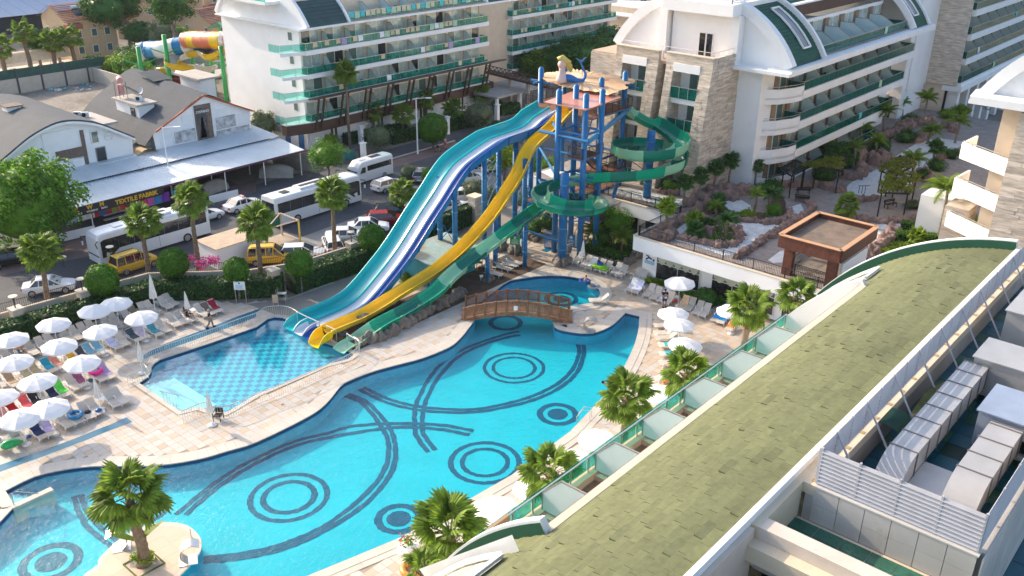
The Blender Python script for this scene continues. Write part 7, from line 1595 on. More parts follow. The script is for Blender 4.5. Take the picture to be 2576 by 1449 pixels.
wn=MB().box(46.6,47.8,VH-.08,VH,3.9,5.9).build('door',FRAMEG,h1,world=True);MB().box(46.7,47.7,VH-.11,VH-.08,4.0,5.8).build('pane',PANED,wn)
MB().box(46.0,50.6,VH-1.4,VH,3.4,3.55).build('balcony',WHITE,h1,world=True);q=MB();q.bar((46,VH-1.35,4.3),(50.6,VH-1.35,4.3),.05)
for k in range(6):q.bar((46+k*.92,VH-1.35,3.5),(46+k*.92,VH-1.35,4.3),.04)
q.build('balcony_rail',WHITE2,h1,world=True)
def chimbox(root,x0,x1,y0,y1,z0,z1,over=.5,nm='stair_head'):
 MB().box(x0,x1,y0,y1,z0,z1).build(nm,WHITE,root,world=True);MB().box(x0-over,x1+over,y0-over,y1+over,z1,z1+.25).build('flat_slab',CONC,root,world=True)
chimbox(h1,47.6,49.6,104.5,110,5.5,8.0);MB().box(41.3,42.9,112,113.4,9.3,10.0).build('chimney',WHITE,h1,world=True);MB().box(41.1,43.1,111.8,113.6,10.0,10.12).build('chimney_cap',BRSTN,h1,world=True)
AC=mat('ac_white',(.7,.7,.68),.5)
def acunit(p,rz,lab):
 t=thing('air_conditioner',lab,'air conditioner',p,rz);MB().box(-.42,.42,-.15,.15,0,.62).build('casing',AC,t);q=MB();q.tube([(-.1,-.16,.31),(-.1,-.17,.31)],.24,14);q.build('fan_grille',PANED,t)
acunit((47.9,109.2,8.25),-.6,'left one of the two white outdoor units on the flat slab');acunit((48.4,108.4,8.25),-.6,'right one of the two white outdoor units on the flat slab')
h2=thing('shop_house','white house with grey roof, red edge and black and white posters','house',(60.5,103,0));V2h=103.0
g2=[(53.6,6.2),(54.2,6.65),(57.4,8.15),(60.7,9.6),(63.9,8.2),(67.2,6.6)]
q=MB();poly=g2+[(67.0,0),(54.0,0)];T=tessellate_polygon([[Vector((a,b,0))for a,b in poly]]);q.add([(a,V2h,b)for a,b in poly],[tuple(t_)for t_ in T]);q.build('gable_wall',WHITE,h2,world=True)
MB().box(54.2,67,V2h+.05,119,0,6.2).build('wall',WHITE,h2,world=True)
gm=rfprof([(52.2,5.0),(54.2,6.7),(57.4,8.2),(60.7,9.7),(63.9,8.3),(67.6,6.4)],4)
q=MB();q.grid([[(p.x,V2h-.35,p.z+.08)for p in gm],[(p.x,119.5,p.z+.9*sin(pi*(p.x-52)/15.6)+.08)for p in gm]]);q.build('roof',GREYR,h2,world=True)
REDE=mat('red_edge',(.42,.08,.03),.6)
for a,b in(((53.8,6.5),(60.7,9.72)),((60.7,9.72),(67.4,6.6))):MB().bar((a[0],V2h-.4,a[1]),(b[0],V2h-.4,b[1]),.12,.2).build('red_edge_board',REDE,h2,world=True)
TILW=mat('white_tile_panel',(.74,.76,.78),.4,var=.03,island=.03)
for i in range(8):
 for j in range(4):
  x=54.4+i*1.58;z=4.3+j*1.12;lim=6.65+(9.6-6.65)*(x+1.5-54.2)/6.5 if x+1.5<60.7 else 9.6-(9.6-6.6)*(x+1.5-60.7)/6.5
  lim2=6.65+(9.6-6.65)*(x-54.2)/6.5 if x<60.7 else 99
  if z+1.0<min(lim,lim2)-.1:MB().box(x,x+1.55,V2h-.06,V2h-.01,z,z+1.09).build('wall_tile',TILW,h2,world=True)
PIC=mat('poster_grey',(.42,.44,.46),.5,var=.5,scale=1.6,dirt=((.05,.05,.055),.56,1.3));PIC2=mat('poster_dark',(.07,.07,.075),.5,var=.4,scale=1.5,dirt=((.50,.50,.50),.58,1.0))
def poster(x0,x1,z0,z1,m_,lab,v=V2h-.16):o=MB().box(x0,x1,v,v+.05,z0,z1).build('poster',m_,h2,world=True);return o
MB().box(59.3,61.6,V2h-.14,V2h-.06,3.9,8.6).build('stone_frame',BRSTN,h2,world=True)
poster(59.5,60.9,4.3,8.2,PIC2,'');poster(56.3,59.1,4.5,5.9,PIC,'');poster(62.1,64.9,5.1,6.6,PIC,'');poster(54.4,59.0,3.1,4.25,PIC,'');poster(62.0,66.8,3.5,4.9,PIC,'')
place_text('lettering','STEFANO',.42,WHITE2,(59.5,V2h-.18,7.6),(1,0,0),(0,0,1),h2,ext=.01)
q=MB();q.lathe([(0,0),(.42,.0),(.30,.9),(.17,1.5),(.24,1.9),(.10,2.15),(.15,2.35),(.08,2.55),(0,2.6)],10,(60.2,V2h-.17,4.5));
q2=MB();q2.add([(v[0],V2h-.175,v[2])for v in q.v],q.f);q2.build('poster_figure',mat('poster_pale',(.45,.45,.45),.5,var=.4,scale=3),h2,world=True)
chimbox(h2,54.6,56.7,107.5,113,4,8.6,.35);q=MB();q.bar((55.3,107.42,6.2),(55.3,107.42,8.2),.06);wn=MB().box(54.52,54.6,108.4,109.4,6.6,8.2).build('window',PANED,h2,world=True)
chimbox(h2,66.0,68.2,112,117,5,9.4,.6);MB().box(59.6,61.6,112,115,9.6,10.3).build('dormer',ROOFB,h2,world=True);q=MB();q.add([(59.3,111.6,10.3),(61.9,111.6,10.3),(61.9,115.4,10.9),(59.3,115.4,10.9)],[(0,1,2,3)]);q.build('dormer_roof',GREYR,h2,world=True)
MB().box(51.6,54.5,105,112,0,4.8).build('side_wing',WHITE,h2,world=True);q=MB();q.add([(51.3,104.6,4.9),(54.6,104.6,5.9),(54.6,112.4,5.9),(51.3,112.4,4.9)],[(0,1,2,3)]);q.build('side_roof',GREYR,h2,world=True)
PINK=mat('pink_tank',(.60,.28,.26),.5)
t=thing('water_tank','pink solar water tank on a rusty stand above the flat slab','water tank',(55.0,112,8.85));q=MB();q.tube([(-.2,-.6,2.3),(.3,.6,2.3)],.36,12);q.build('upper_tank',PINK,t);q=MB();q.cyl((0,0),.38,.5,1.7,12);q.build('lower_tank',PINK,t)
for x,y in((-.5,-.5),(.5,-.5),(.5,.5),(-.5,.5)):MB().bar((x,y,0),(x,y,2.0),.05).build('stand_leg',mat('rust',(.16,.07,.04),.8),t)
MB().plate([(.4,-.9,1.5),(2.2,-.9,.2),(2.2,.9,.2),(.4,.9,1.5)],.06).build('solar_panel',PANED,t)
acunit((55.6,109,8.85),-.7,'white outdoor unit with black fan on the slab beside the pink tank')
t=thing('satellite_dish','grey satellite dish behind the pink water tank','satellite dish',(57.1,111,8.85));q=MB();q.lathe([(0,0),(.25,.04),(.45,.16)],14);o=q.build('dish',AC,t);o.location=(0,0,.7);o.rotation_euler=(.2,-1.1,0);MB().bar((0,0,0),(0,0,.7),.05).build('mast',FRAMEG,t)
q=MB();rows=[]
for i in range(9):rows.append([(50.8+(53.9-50.8)*j/6,102.3+i*1.1,4.1+.7*sin(pi*j/6))for j in range(7)])
q.grid(rows);o=q.build('tunnel_awning',mat('tan_awning',(.62,.44,.24),.8,var=.08,trans=.2),smooth=True);tag(o,'tan vaulted fabric awning between the two white houses','awning')
K=thing('kiosk','pale timber framed kiosk beside the road by the ivy wrapped palm','kiosk',W(2,1,2400,1200));c0=W(2,1,2200,1100,1.9);
KW=mat('pale_timber',(.55,.42,.30),.7,var=.12,fine=.08)
k0=Vector((43.6,75.6,0))
MB().box(k0.x,k0.x+5.2,k0.y-.6,k0.y+2.6,0,2.1).build('wall',WHITE,K,world=True)
for i in range(14):MB().box(k0.x-.15,k0.x+5.3,k0.y-.8+i*.26,k0.y-.8+i*.26+.22,2.12,2.2).build('roof_board',KW,K,world=True)
for x,y in((5.8,-.5),(9.6,-.7),(9.6,2.4),(5.8,2.4)):MB().bar(k0+Vector((x,y,0)),k0+Vector((x,y,2.5)),.14).build('frame_post',YEL2 if y<0 else KW,K,world=True)
for a,b in(((5.8,-.5),(9.6,-.7)),((9.6,-.7),(9.6,2.4)),((9.6,2.4),(5.8,2.4)),((5.8,2.4),(5.8,-.5)),((5.8,-.5),(9.6,2.4))):MB().bar(k0+Vector((*a,2.5)),k0+Vector((*b,2.5)),.1).build('frame_beam',KW,K,world=True)
MB().box(k0.x+5.6,k0.x+9.8,k0.y+2.5,k0.y+2.56,1.2,2.5).build('green_screen',mat('green_mesh',(.01,.14,.11),.8),K,world=True)
struct(MB().box(k0.x+5.4,k0.x+10.2,k0.y-1,k0.y+2.8,.01,.06).build('kiosk_floor',mat('sand_floor',(.44,.35,.26),.9,var=.1)))
FB=thing('footbridge','dark timber lattice footbridge between the hotels behind the tower','footbridge',W(1,3,0,760,0))
zA=4.0;A=W(1,2,2340,720,4.6);B=W(1,3,420,880,4.6)
MB().bar(A,B,1.8,.35).build('deck',BROWN,FB,world=True);n=16
for k in range(n):
 a=A.lerp(B,k/n);b=A.lerp(B,(k+1)/n)
 for s in(0,):q=MB();q.bar(a+Vector((-.8,0,.2)),b+Vector((-.8,0,1.2)),.08);q.bar(a+Vector((-.8,0,1.2)),b+Vector((-.8,0,.2)),.08);q.bar(a+Vector((-.8,0,1.25)),b+Vector((-.8,0,1.25)),.1);q.build('lattice',BROWN,FB,world=True)
for k in(.35,.62,.85):p=A.lerp(B,k);MB().box(p.x-.25,p.x+.25,p.y-.25,p.y+.25,0,4.4).build('pier',CONC,FB,world=True)
PO=thing('porch','flat roofed grey porch below the footbridge by the big hotel','porch',W(1,2,2440,1100));pc=W(1,2,2440,930,2.9)
MB().box(pc.x-3,pc.x+9,pc.y-2.4,pc.y+5,2.7,3.0).build('roof',CONC,PO,world=True)
for dx in(-2.6,3,8.5):MB().box(pc.x+dx-.2,pc.x+dx+.2,pc.y-2.2,pc.y-1.8,0,2.7).build('column',WHITE,PO,world=True)
CARW=mat('car_white',(.72,.73,.75),.25,var=.01,spec=.7);CARY=mat('car_yellow',(.72,.42,.02),.25,var=.02,spec=.7);CARR=mat('car_red',(.28,.01,.015),.25,spec=.7,var=.02);CARG=mat('car_grey',(.36,.38,.40),.25,metal=.4,var=.02);CARB=mat('car_black',(.015,.015,.017),.2,var=.02)
CGL=mat('car_glass',(.02,.025,.03),.05,var=.1,spec=1.0);RIM_=mat('rim',(.45,.46,.48),.35,metal=.7,var=.02);TAIL=mat('tail_light',(.40,.01,.01),.3);HEAD=mat('head_light',(.75,.76,.78),.15);DKP=mat('dark_plastic',(.03,.03,.032),.6)
def wheel(par,x,y,r=.33,wd=.22):
 q=MB();q.tube([(x,y-wd/2,r),(x,y+wd/2,r)],r,18);w_=q.build('wheel',RUB,par,smooth=False);s=-1 if y<0 else 1
 q=MB();q.tube([(x,y+s*(wd/2-.02),r),(x,y+s*(wd/2+.015),r)],r*.66,14)
 q.build('rim',RIM_,w_)
def car(loc,rz,label,paint,kind='sedan',cat='car',L=4.4,Wd=1.78,Hh=1.45,sign=False):
 t=thing('parked_car',label,cat,loc,rz);hw=Wd/2
 if kind=='sedan':st=[(-.5,.62,.80),(-.485,.50,.92),(-.36,.42,.98),(-.22,.42,.98),(.16,.42,.95),(.30,.42,.90),(.44,.45,.80),(.50,.55,.68)];cab=[(-.34,.0),(-.22,1.0),(.06,1.0),(.24,0.0)]
 elif kind=='van':st=[(-.5,.45,1.05),(-.49,.42,1.10),(-.3,.42,1.10),(.0,.42,1.08),(.2,.42,1.05),(.34,.42,.98),(.46,.45,.82),(.50,.55,.68)];cab=[(-.48,.0),(-.44,1.0),(.10,1.0),(.30,0.0)]
 else:st=[(-.5,.48,.95),(-.49,.42,1.0),(-.35,.42,1.0),(-.1,.42,.98),(.16,.42,.95),(.30,.42,.90),(.44,.45,.80),(.50,.55,.68)];cab=[(-.47,.0),(-.38,1.0),(.06,1.0),(.26,0.0)]
 q=MB();rows=[]
 for x,zb,zt in st:
  X=x*L;k=1-.10*max(0,abs(x)-.38)/.12;y=hw*k;zb_=.28 if abs(x)<.47 else .38
  rows.append([(X,-y*.92,zb_),(X,-y,zb_+.12),(X,-y,zt-.18),(X,-y*.93,zt-.02),(X,-y*.5,zt+.02),(X,y*.5,zt+.02),(X,y*.93,zt-.02),(X,y,zt-.18),(X,y,zb_+.12),(X,y*.92,zb_)])
 q.grid(rows);q.quad(*rows[0]);q.quad(*rows[-1][::-1]);q.build('body',paint,t,smooth=False)
 zc=[s_[2]for s_ in st][3]-.02;topz=Hh;yw=hw*.93;yt=hw*.74
 def cz(x):
  for i in range(len(cab)-1):
   if cab[i][0]<=x<=cab[i+1][0]:f=(x-cab[i][0])/(cab[i+1][0]-cab[i][0]);return cab[i][1]*(1-f)+cab[i+1][1]*f
  return 0
 xs=[cab[0][0],cab[1][0],(cab[1][0]+cab[2][0])/2,cab[2][0],cab[3][0]];q=MB();rows=[]
 for x in xs:f=cz(x);z=zc+(topz-zc)*f;y=yw+(yt-yw)*f;rows.append([(x*L,-yw,zc),(x*L,-y,z),(x*L,y,z),(x*L,yw,zc)])
 q.grid(rows);q.build('windows',CGL,t)
 q=MB();q.add([(cab[1][0]*L-.02,-yt-.01,topz-.01),(cab[2][0]*L+.02,-yt-.01,topz-.01),(cab[2][0]*L+.02,yt+.01,topz-.01),(cab[1][0]*L-.02,yt+.01,topz-.01),(cab[1][0]*L+.1,-yt*.8,topz+.04),(cab[2][0]*L-.1,-yt*.8,topz+.04),(cab[2][0]*L-.1,yt*.8,topz+.04),(cab[1][0]*L+.1,yt*.8,topz+.04)],[(4,5,6,7),(0,1,5,4),(1,2,6,5),(2,3,7,6),(3,0,4,7)]);q.build('roof',paint,t)
 for s in(-1,1):
  for x in([-.16,.02]if kind!='van' else[-.28,-.08,.08]):MB().bar((x*L,s*(yw+.015),zc-.03),(x*L+.03,s*(yt+.02),topz-.02),.07).build('pillar',paint,t)
  MB().bar((cab[0][0]*L,s*(yw),zc),(cab[1][0]*L,s*yt,topz),.08).build('pillar',paint,t);MB().bar((cab[3][0]*L,s*yw,zc),(cab[2][0]*L,s*yt,topz),.07).build('pillar',paint,t)
  MB().obox((.13*L,s*(hw+.08),zc+.06),(.12,.18,.12)).build('mirror',paint,t)
  MB().box(-.503*L,-.485*L,s*hw*.55,s*hw*.92,.68,.88).build('tail_light',TAIL,t);MB().box(.47*L,.497*L,s*hw*.5,s*hw*.86,.58,.70).build('headlight',HEAD,t)
  wheel(t,-.31*L,s*(hw-.10));wheel(t,.32*L,s*(hw-.10))
 MB().box(-.508*L,-.49*L,-.26,.26,.48,.60).build('number_plate',WHITE2,t)
 if kind in('van',):
  for s in(-1,1):MB().bar((-.38*L,s*yt*.85,topz+.08),(.08*L,s*yt*.85,topz+.08),.04).build('roof_rail',DKP,t)
 if sign:MB().box(-.15,.15,-.3,.3,topz+.04,topz+.22).build('taxi_sign',mat('taxi_sign',(.75,.45,.45),.4),t)
 return t
D_=radians(-41)
car(W(2,1,1385,1265)+Vector((0,.35,0)),0.02,'yellow taxi van parked behind the ball trees',CARY,'van','taxi',4.5,1.82,1.82)
car(W(2,2,190,1230,0)+Vector((.3,1.0,0)),D_,'yellow van half hidden by a ball tree near the kiosk',CARY,'van','van',4.4,1.82,1.82)
car(W(2,1,2420,680)+Vector((.6,.4,0)),0,'white saloon taxi with a small roof sign behind the plain coach',CARW,'sedan','taxi',sign=True)
car(W(2,1,2130,770)+Vector((-.6,.6,0)),0.0,'white car half hidden behind the rear of the lettered coach',CARW,'sedan')
car(W(2,2,790,1085)+Vector((.3,.6,0)),radians(60),'white hatchback parked right behind the tall palm',CARW,'hatch')
car(W(2,2,950,1000)+Vector((.2,.8,0)),D_,'white saloon parked behind the lamp pier',CARW,'sedan')
car(W(2,2,1190,900)+Vector((0,.9,0)),D_,'white saloon behind the right ball tree',CARW,'sedan')
car(W(2,2,1340,820)+Vector((.1,.6,0)),D_,'red estate car beside the racing slide',CARR,'hatch')
car(W(2,2,1430,745)+Vector((0,.8,0)),D_,'black car behind the red estate',CARB,'hatch')
car(W(2,2,1690,375)+Vector((.4,.9,0)),radians(40),'silver grey estate car between two round bushes',CARG,'hatch')
car(W(2,2,1380,470)+Vector((0,.8,0)),radians(0),'white car hidden behind the palm crown by the slide',CARW,'hatch')
car(W(2,2,2180,340)+Vector((.6,.9,0)),radians(-20),'white saloon seen between slide and columns, upper one',CARW,'sedan')
car(W(2,2,2080,385)+Vector((.6,-.6,0)),radians(-20),'long white saloon under the bend of the racing slide',CARW,'sedan')
car(W(2,2,2010,690)+Vector((0,.6,0)),radians(-30),'white saloon behind the black gate',CARW,'sedan')
car(W(2,2,2110,580)+Vector((0,.6,0)),radians(-30),'white car farther behind the black gate',CARW,'hatch')
car(W(2,2,2370,280)+Vector((0,.6,0)),radians(-20),'white car behind the tallest slide columns',CARW,'hatch')
car(W(2,2,2400,130)+Vector((0,.6,0)),radians(-20),'red car high behind the slide columns',CARR,'hatch')
car(W(3,1,640,120)+Vector((0,2.6,0)),radians(-30),'white car just behind the railings at the far left',CARW,'sedan')
car(W(2,1,140,1210),radians(-20),'black vehicle in the shade of the huge tree',CARB,'van')
car(W(2,2,600,1180)+Vector((-.4,1.6,0)),D_,'white car half hidden behind the railings by the ball tree',CARW,'hatch')
def coach(loc,rz,label,L=11.4,Wd=2.5,Hh=3.35,name='coach',van=False):
 t=thing(name,label,'coach' if not van else 'minibus',loc,rz);hw=Wd/2
 q=MB();rows=[]
 xs=[(-.5,.96,.02),(-.495,1,0),(-.3,1,0),(.0,1,0),(.3,1,0),(.44,1,.02),(.485,.97,.10),(.5,.93,.55)]if not van else[(-.5,.95,.05),(-.49,1,0),(-.2,1,0),(.10,1,0),(.20,.99,.05),(.30,.98,.62),(.34,.97,1.35),(.44,.95,1.5),(.49,.88,1.62),(.5,.8,1.8)]
 for x,k,dz in xs:
  y=hw*k;zt=Hh-dz;X=x*L;zb=.30
  rows.append([(X,-y,zb),(X,-y,zb+.9),(X,-y*.985,max(zb+1,zt-.32)),(X,-y*.95,zt-.12),(X,-y*.82,zt-.02),(X,0,zt+.03),(X,y*.82,zt-.02),(X,y*.95,zt-.12),(X,y*.985,max(zb+1,zt-.32)),(X,y,zb+.9),(X,y,zb)])
 q.grid(rows);q.quad(*rows[0]);q.quad(*rows[-1][::-1]);q.build('body',CARW,t)
 z0,z1=(1.55,2.75)if not van else(1.45,2.1)
 for s in(-1,1):
  if not van:
   n=6
   for k in range(n):a=-.47*L+(.80*L)*k/n;b=a+.80*L/n;MB().box(a+.01,b-.01,s*(hw+.004),s*(hw-.03),z0,z1).build('side_window',CGL,t)
   q=MB();q.add([(.33*L,s*(hw+.004),z1),(.33*L,s*(hw+.004),z0),(.40*L,s*(hw+.004),.95),(.478*L,s*(hw*.99+.006),.95),(.478*L,s*(hw*.99+.006),2.6),(.45*L,s*(hw+.004),z1)],[(0,1,2,3,4,5)]);q.build('side_window',CGL,t)
   for x in(-.02,.13):MB().box(x*L,x*L+.03,s*(hw+.006),s*hw,.4,1.5).build('door_gap',DKP,t)
   for x in(-.27,.30):wheel(t,x*L,s*(hw-.13),.48,.30)
  else:
   MB().box(-.46*L,.10*L,s*(hw+.004),s*(hw-.03),z0+.05,z1+.05).build('side_window',CGL,t)
   q=MB();q.add([(.14*L,s*(hw+.006),z1),(.14*L,s*(hw+.006),z0-.05),(.27*L,s*(hw+.006),z0-.05),(.215*L,s*(hw+.006),z1)],[(0,1,2,3)]);q.build('side_window',CGL,t)
   for x in(-.29,.33):wheel(t,x*L,s*(hw-.12),.36,.24)
  q=MB();q.tube([(.49*L,s*hw*.85,2.7 if not van else 1.9),(.53*L,s*(hw+.25),2.65 if not van else 1.9),(.52*L,s*(hw+.30),2.1 if not van else 1.6)],.05,6);q.build('mirror_arm',CARB,t);MB().obox((.52*L,s*(hw+.30),1.95 if not van else 1.5),(.08,.22,.4)).build('mirror',CARW,t)
  MB().box(.49*L,.503*L,s*hw*.55,s*hw*.88,.65,.85).build('headlight',HEAD,t);MB().box(-.503*L,-.495*L,s*hw*.82,s*hw*.94,.75,1.25).build('tail_light',TAIL,t)
 if not van:
  q=MB();q.add([(.5*L+.01,-hw*.86,1.0),(.5*L+.01,hw*.86,1.0),(.488*L,hw*.88,2.95),(.488*L,-hw*.88,2.95)],[(0,1,2,3)]);q.build('windscreen',CGL,t)
  MB().box(-.502*L,-.497*L,-hw*.84,hw*.84,1.7,2.8).build('rear_window',CGL,t)
  MB().box(-.18*L,.12*L,-hw*.55,hw*.55,Hh-.02,Hh+.22).build('roof_unit',CARW,t);MB().box(-.15*L,.08*L,-hw*.2,hw*.2,Hh+.221,Hh+.25).build('roof_grille',DKP,t)
  for x in(-.32,.28):MB().box(x*L-.45,x*L+.45,-.42,.42,Hh,Hh+.08).build('roof_hatch',DKP if x<0 else CARW,t)
 else:
  q=MB();q.add([(.21*L,-hw*.86,Hh-.16),(.335*L,-hw*.9,1.62),(.335*L,hw*.9,1.62),(.21*L,hw*.86,Hh-.16)],[(0,1,2,3)]);q.build('windscreen',CGL,t)
  MB().box(-.3*L,-.08*L,-.35,.35,Hh,Hh+.06).build('roof_hatch',DKP,t);MB().box(.05*L,.16*L,-.3,.3,Hh-.03,Hh+.06).build('roof_hatch',CARW,t)
  MB().box(-.502*L,-.497*L,-hw*.8,hw*.8,1.3,2.2).build('rear_window',CGL,t)
 return t
c1=coach(((36.6+48.0)/2,83.6+1.25,0),pi,'white coach with blue akay lettering on its side',12.0)
AKB=mat('letter_blue',(.02,.12,.36),.4);AKC=mat('letter_cyan',(.02,.35,.60),.4);AKR=mat('letter_red',(.5,.02,.02),.4)
ux=WV(2,1,1620,950,83.58).x
me_=place_text('lettering','akay',1.05,AKB,(ux,83.57,1.0),(1,0,0),(.18,0,1),c1,ext=.004,bold=.02)
place_text('lettering','TRAVEL SERVICE',.2,mat('letter_grey',(.3,.3,.32),.5),(ux+.3,83.57,.72),(1,0,0),(0,0,1),c1,ext=.004)
place_text('lettering','ViP',.42,AKR,(ux-4.0,83.57,.95),(1,0,0),(.1,0,1),c1,ext=.004,bold=.01)
q=MB();q.tube([(ux+3.4+.75*cos(a*pi/9-1.9),83.57,2.0+.55*sin(a*pi/9-1.9))for a in range(10)],.09,5);q.build('blue_swoosh',AKC,c1,world=True)
c2=coach(((54.2+65.6)/2,79.9+1.25,0),0,'plain white coach standing in the middle of the road',11.9)
c3=coach(W(2,2,1120,400)+Vector((1.0,1.2,0)),pi+.03,'white minibus with dark windows following the plain coach',7.2,2.0,2.75,'minibus',van=True)
tag(MB().obox(W(2,2,935,110,.55),(1.4,.9,1.1),-.4).build('waste_bin',mat('teal_bin',(.01,.22,.26),.5)),'teal waste container behind the round tree','bin')
iron(W(2,2,800,225),W(2,2,1045,170),'black iron fence beside the minibus',z=0,h=1.6,scroll=False)
DIRT=mat('bare_dirt',(0.26,0.225,0.19),.95,var=.25,scale=.15,fine=.2,bump=.5,bscale=3,dirt=((0.16,.13,.10),.55,.2))
rg=random.Random(4);rows=[]
for i in range(26):
 rows.append([(42+i*1.7-(j*.3),118+j*1.9,.05+max(0,1.6*math.exp(-((i-14)**2/16+(j-6)**2/10)))+rg.uniform(0,.12)+.25*math.exp(-((i-19)**2/8+(j-19)**2/6)))for j in range(25)])
q=MB();q.grid(rows);o=q.build('waste_ground',DIRT,smooth=True);struct(o)
LITT=[mat('litter_%d'%i,c,.7)for i,c in enumerate(((.7,.7,.68),(.08,.35,.40),(.45,.42,.38)))]
for i in range(26):
 p=W(1,1,rnd.uniform(500,1000),rnd.uniform(860,930));q=MB();q.obox((p.x,p.y,.25),(rnd.uniform(.3,.9),rnd.uniform(.2,.7),rnd.uniform(.1,.35)),rnd.uniform(0,3),('X',rnd.uniform(-.5,.5)));tag(q.build('rubbish',LITT[i%3]),'%s piece of rubbish at the foot of the cream wall'%['white','blue green','grey'][i%3],'rubbish','rubbish heaped at the foot of the boundary wall')
t=thing('boundary_wall','long cream wall with dark posts and green mesh behind the waste ground','wall',(66,163.6,0));MBW=mat('cream_wall_far',(.50,.45,.38),.85,var=.08);GM=mat('green_mesh_far',(.03,.09,.075),.8,var=.2)
for k in range(8):
 a=47+k*4.0;MB().box(a,a+3.7,163.4,163.6,0,2.6).build('wall_panel',MBW,t,world=True);MB().box(a+3.7,a+4.0,163.3,163.7,0,4.2).build('post',mat('slate_post',(.06,.075,.10),.7),t,world=True);MB().box(a,a+3.7,163.45,163.5,2.6,4.1).build('mesh_panel',GM,t,world=True)
MB().box(75.5,75.8,140,163,0,2.6).build('wall_panel',MBW,t,world=True)
t=thing('pool_awning','long cream curved awning roof beyond the green mesh fence','awning',(66,190,0));a,b=W(1,1,0,620,2.6),W(1,1,720,530,2.6)
q=MB();rows=[[Vector((a.x-8,a.y,0)).lerp(Vector((b.x,b.y,0)),k/10)+Vector((0,3.0*(j/4),2.0+1.6*sin(pi*j/4*.7)))for k in range(11)]for j in range(5)];q.grid(rows);q.build('fabric',mat('cream_fabric',(.68,.60,.48),.8,trans=.2),t,smooth=True,world=True)
for k in range(6):p=Vector((a.x-8,a.y,0)).lerp(Vector((b.x,b.y,0)),k/5);MB().bar(p,p+Vector((0,0,2.2)),.1).build('post',WHITE2,t,world=True)
struct(MB().box(40,84,166,186,0,.15).build('far_terrace',CREAM))
for i,(x,y,tx,ty)in enumerate(((60,770,10,480),(320,730,225,320),(560,700,525,420),(760,680,695,370))):
 b=W(1,1,x,y);h=1
 lo,hi=1,16
 Y_=ty/4
 for _ in range(30):
  m_=(lo+hi)/2;rel=b+Vector((0,0,m_))-Vector((0,0,H));yy=724.5-F*rel.dot(UP)/rel.dot(FW)
  if yy>Y_:lo=m_
  else:hi=m_
 X=tx/4;tt=G(X,Y_,lo);palm(b,tt*.7+Vector((b.x,b.y,lo))*.3,'far palm beyond the cream wall, %s from the left'%nth(i),'far palms beyond the cream wall','fan',20,1.5,.4,.3,dry=6)
for k in range(9):
 p=W(1,1,100+k*60,745-k*3,.2);tag(MB().obox(p+Vector((0,0,.5)),(1.3,1.0,.8),.3*k).build('far_sunbed',SLING),'sunbed far beyond the mesh fence, %s from the left'%nth(k),'sunbed','far sunbeds beyond the mesh fence')
YW=mat('ochre_render',(.60,.44,.27),.85,var=.06);RT_=mat('red_tile_roof',(.30,.135,.095),.85,var=.15,scale=1,fine=.12,island=.06);RB=mat('red_band',(.33,.10,.07),.8)
def house(cx,cy,lx,ly,hz_,label,rz=0,rise=2.6,balc=()):
 t=thing('ochre_house',label,'house',(cx,cy,0),rz);MB().box(-lx/2,lx/2,-ly/2,ly/2,0,hz_).build('wall',YW,t)
 q=MB();o=.8
 n=12
 for s in(-1,1):
  for k in range(n):
   y0=s*(ly/2+o)*(1-k/n);y1=s*(ly/2+o)*(1-(k+1)/n);za=hz_-.2+rise*k/n;zb=hz_-.2+rise*(k+1)/n
   q.quad(*(((-lx/2-o,y0,za+.12),(lx/2+o,y0,za+.12),(lx/2+o,y1,zb),(-lx/2-o,y1,zb))[::(1 if s<0 else-1)]))
 q.build('roof',RT_,t)
 for s in(-1,1):q=MB();q.add([(s*lx/2,-ly/2,hz_),(s*lx/2,ly/2,hz_),(s*lx/2,0,hz_+rise*.9)],[(0,1,2)]);q.build('gable_wall',YW,t)
 for k,(fx,z)in enumerate(((-.3,1.2),(.0,1.2),(.3,1.2),(-.3,4.3),(.02,4.3),(.3,4.3))):
  if z+1.4<hz_:wn=MB().box(fx*lx-.6,fx*lx+.6,-ly/2-.08,-ly/2,z,z+1.5).build('window',FRAMEW,t);MB().box(fx*lx-.48,fx*lx+.48,-ly/2-.11,-ly/2-.08,z+.1,z+1.4).build('pane',PANE,wn)
  if z+1.4<hz_ and abs(fx)>.1:wn=MB().box(-lx/2-.08,-lx/2,fx*ly-.5,fx*ly+.5,z,z+1.5).build('window',FRAMEW,t);MB().box(-lx/2-.11,-lx/2-.08,fx*ly-.4,fx*ly+.4,z+.1,z+1.4).build('pane',PANE,wn)
 for(x,y,z,w_,d)in balc:MB().box(x,x+w_,y-d,y,z,z+.9).build('balcony',RB,t)
 return t
house(86.5,189,9.5,11,7.6,'nearest ochre house with red tiled roof and solar tank, left of the slides',0,2.8,((-5.5,-5.4,6.2,3,1.6),(2.2,-5.4,6.6,4,1.6)))
house(108,208,16,13,7.2,'wide ochre house with a broad red tiled gable roof behind',pi/2*0+.05,3.4,((-9.5,-6.5,4.4,6,1.6),(6.5,-6.5,6.0,5,1.6)))
house(118,190,11,11,3.6,'low ochre house with red roof behind the water slides',.1,3.0)
house(134,215,14,12,9.5,'tall ochre house with balconies at the top beside the hotel',0,3,((-7.5,-6,6.5,8,1.8),(-7.5,-6,3.0,8,1.8)))
t=thing('solar_tank','silver solar water tank on the nearest red roof','water tank',(84.5,185.5,8.2));q=MB();q.tube([(-.6,0,1.5),(.6,0,1.5)],.38,10);q.build('tank',STEEL,t);MB().plate([(-.8,-.3,1.3),(.8,-.3,1.3),(.8,-2.2,.2),(-.8,-2.2,.2)],.06).build('panel',PANED,t)
for x,y in((-.5,.2),(.5,.2)):MB().bar((x,y,-.4),(x,y,1.2),.06).build('leg',mat('rust',(.16,.07,.04)),t)
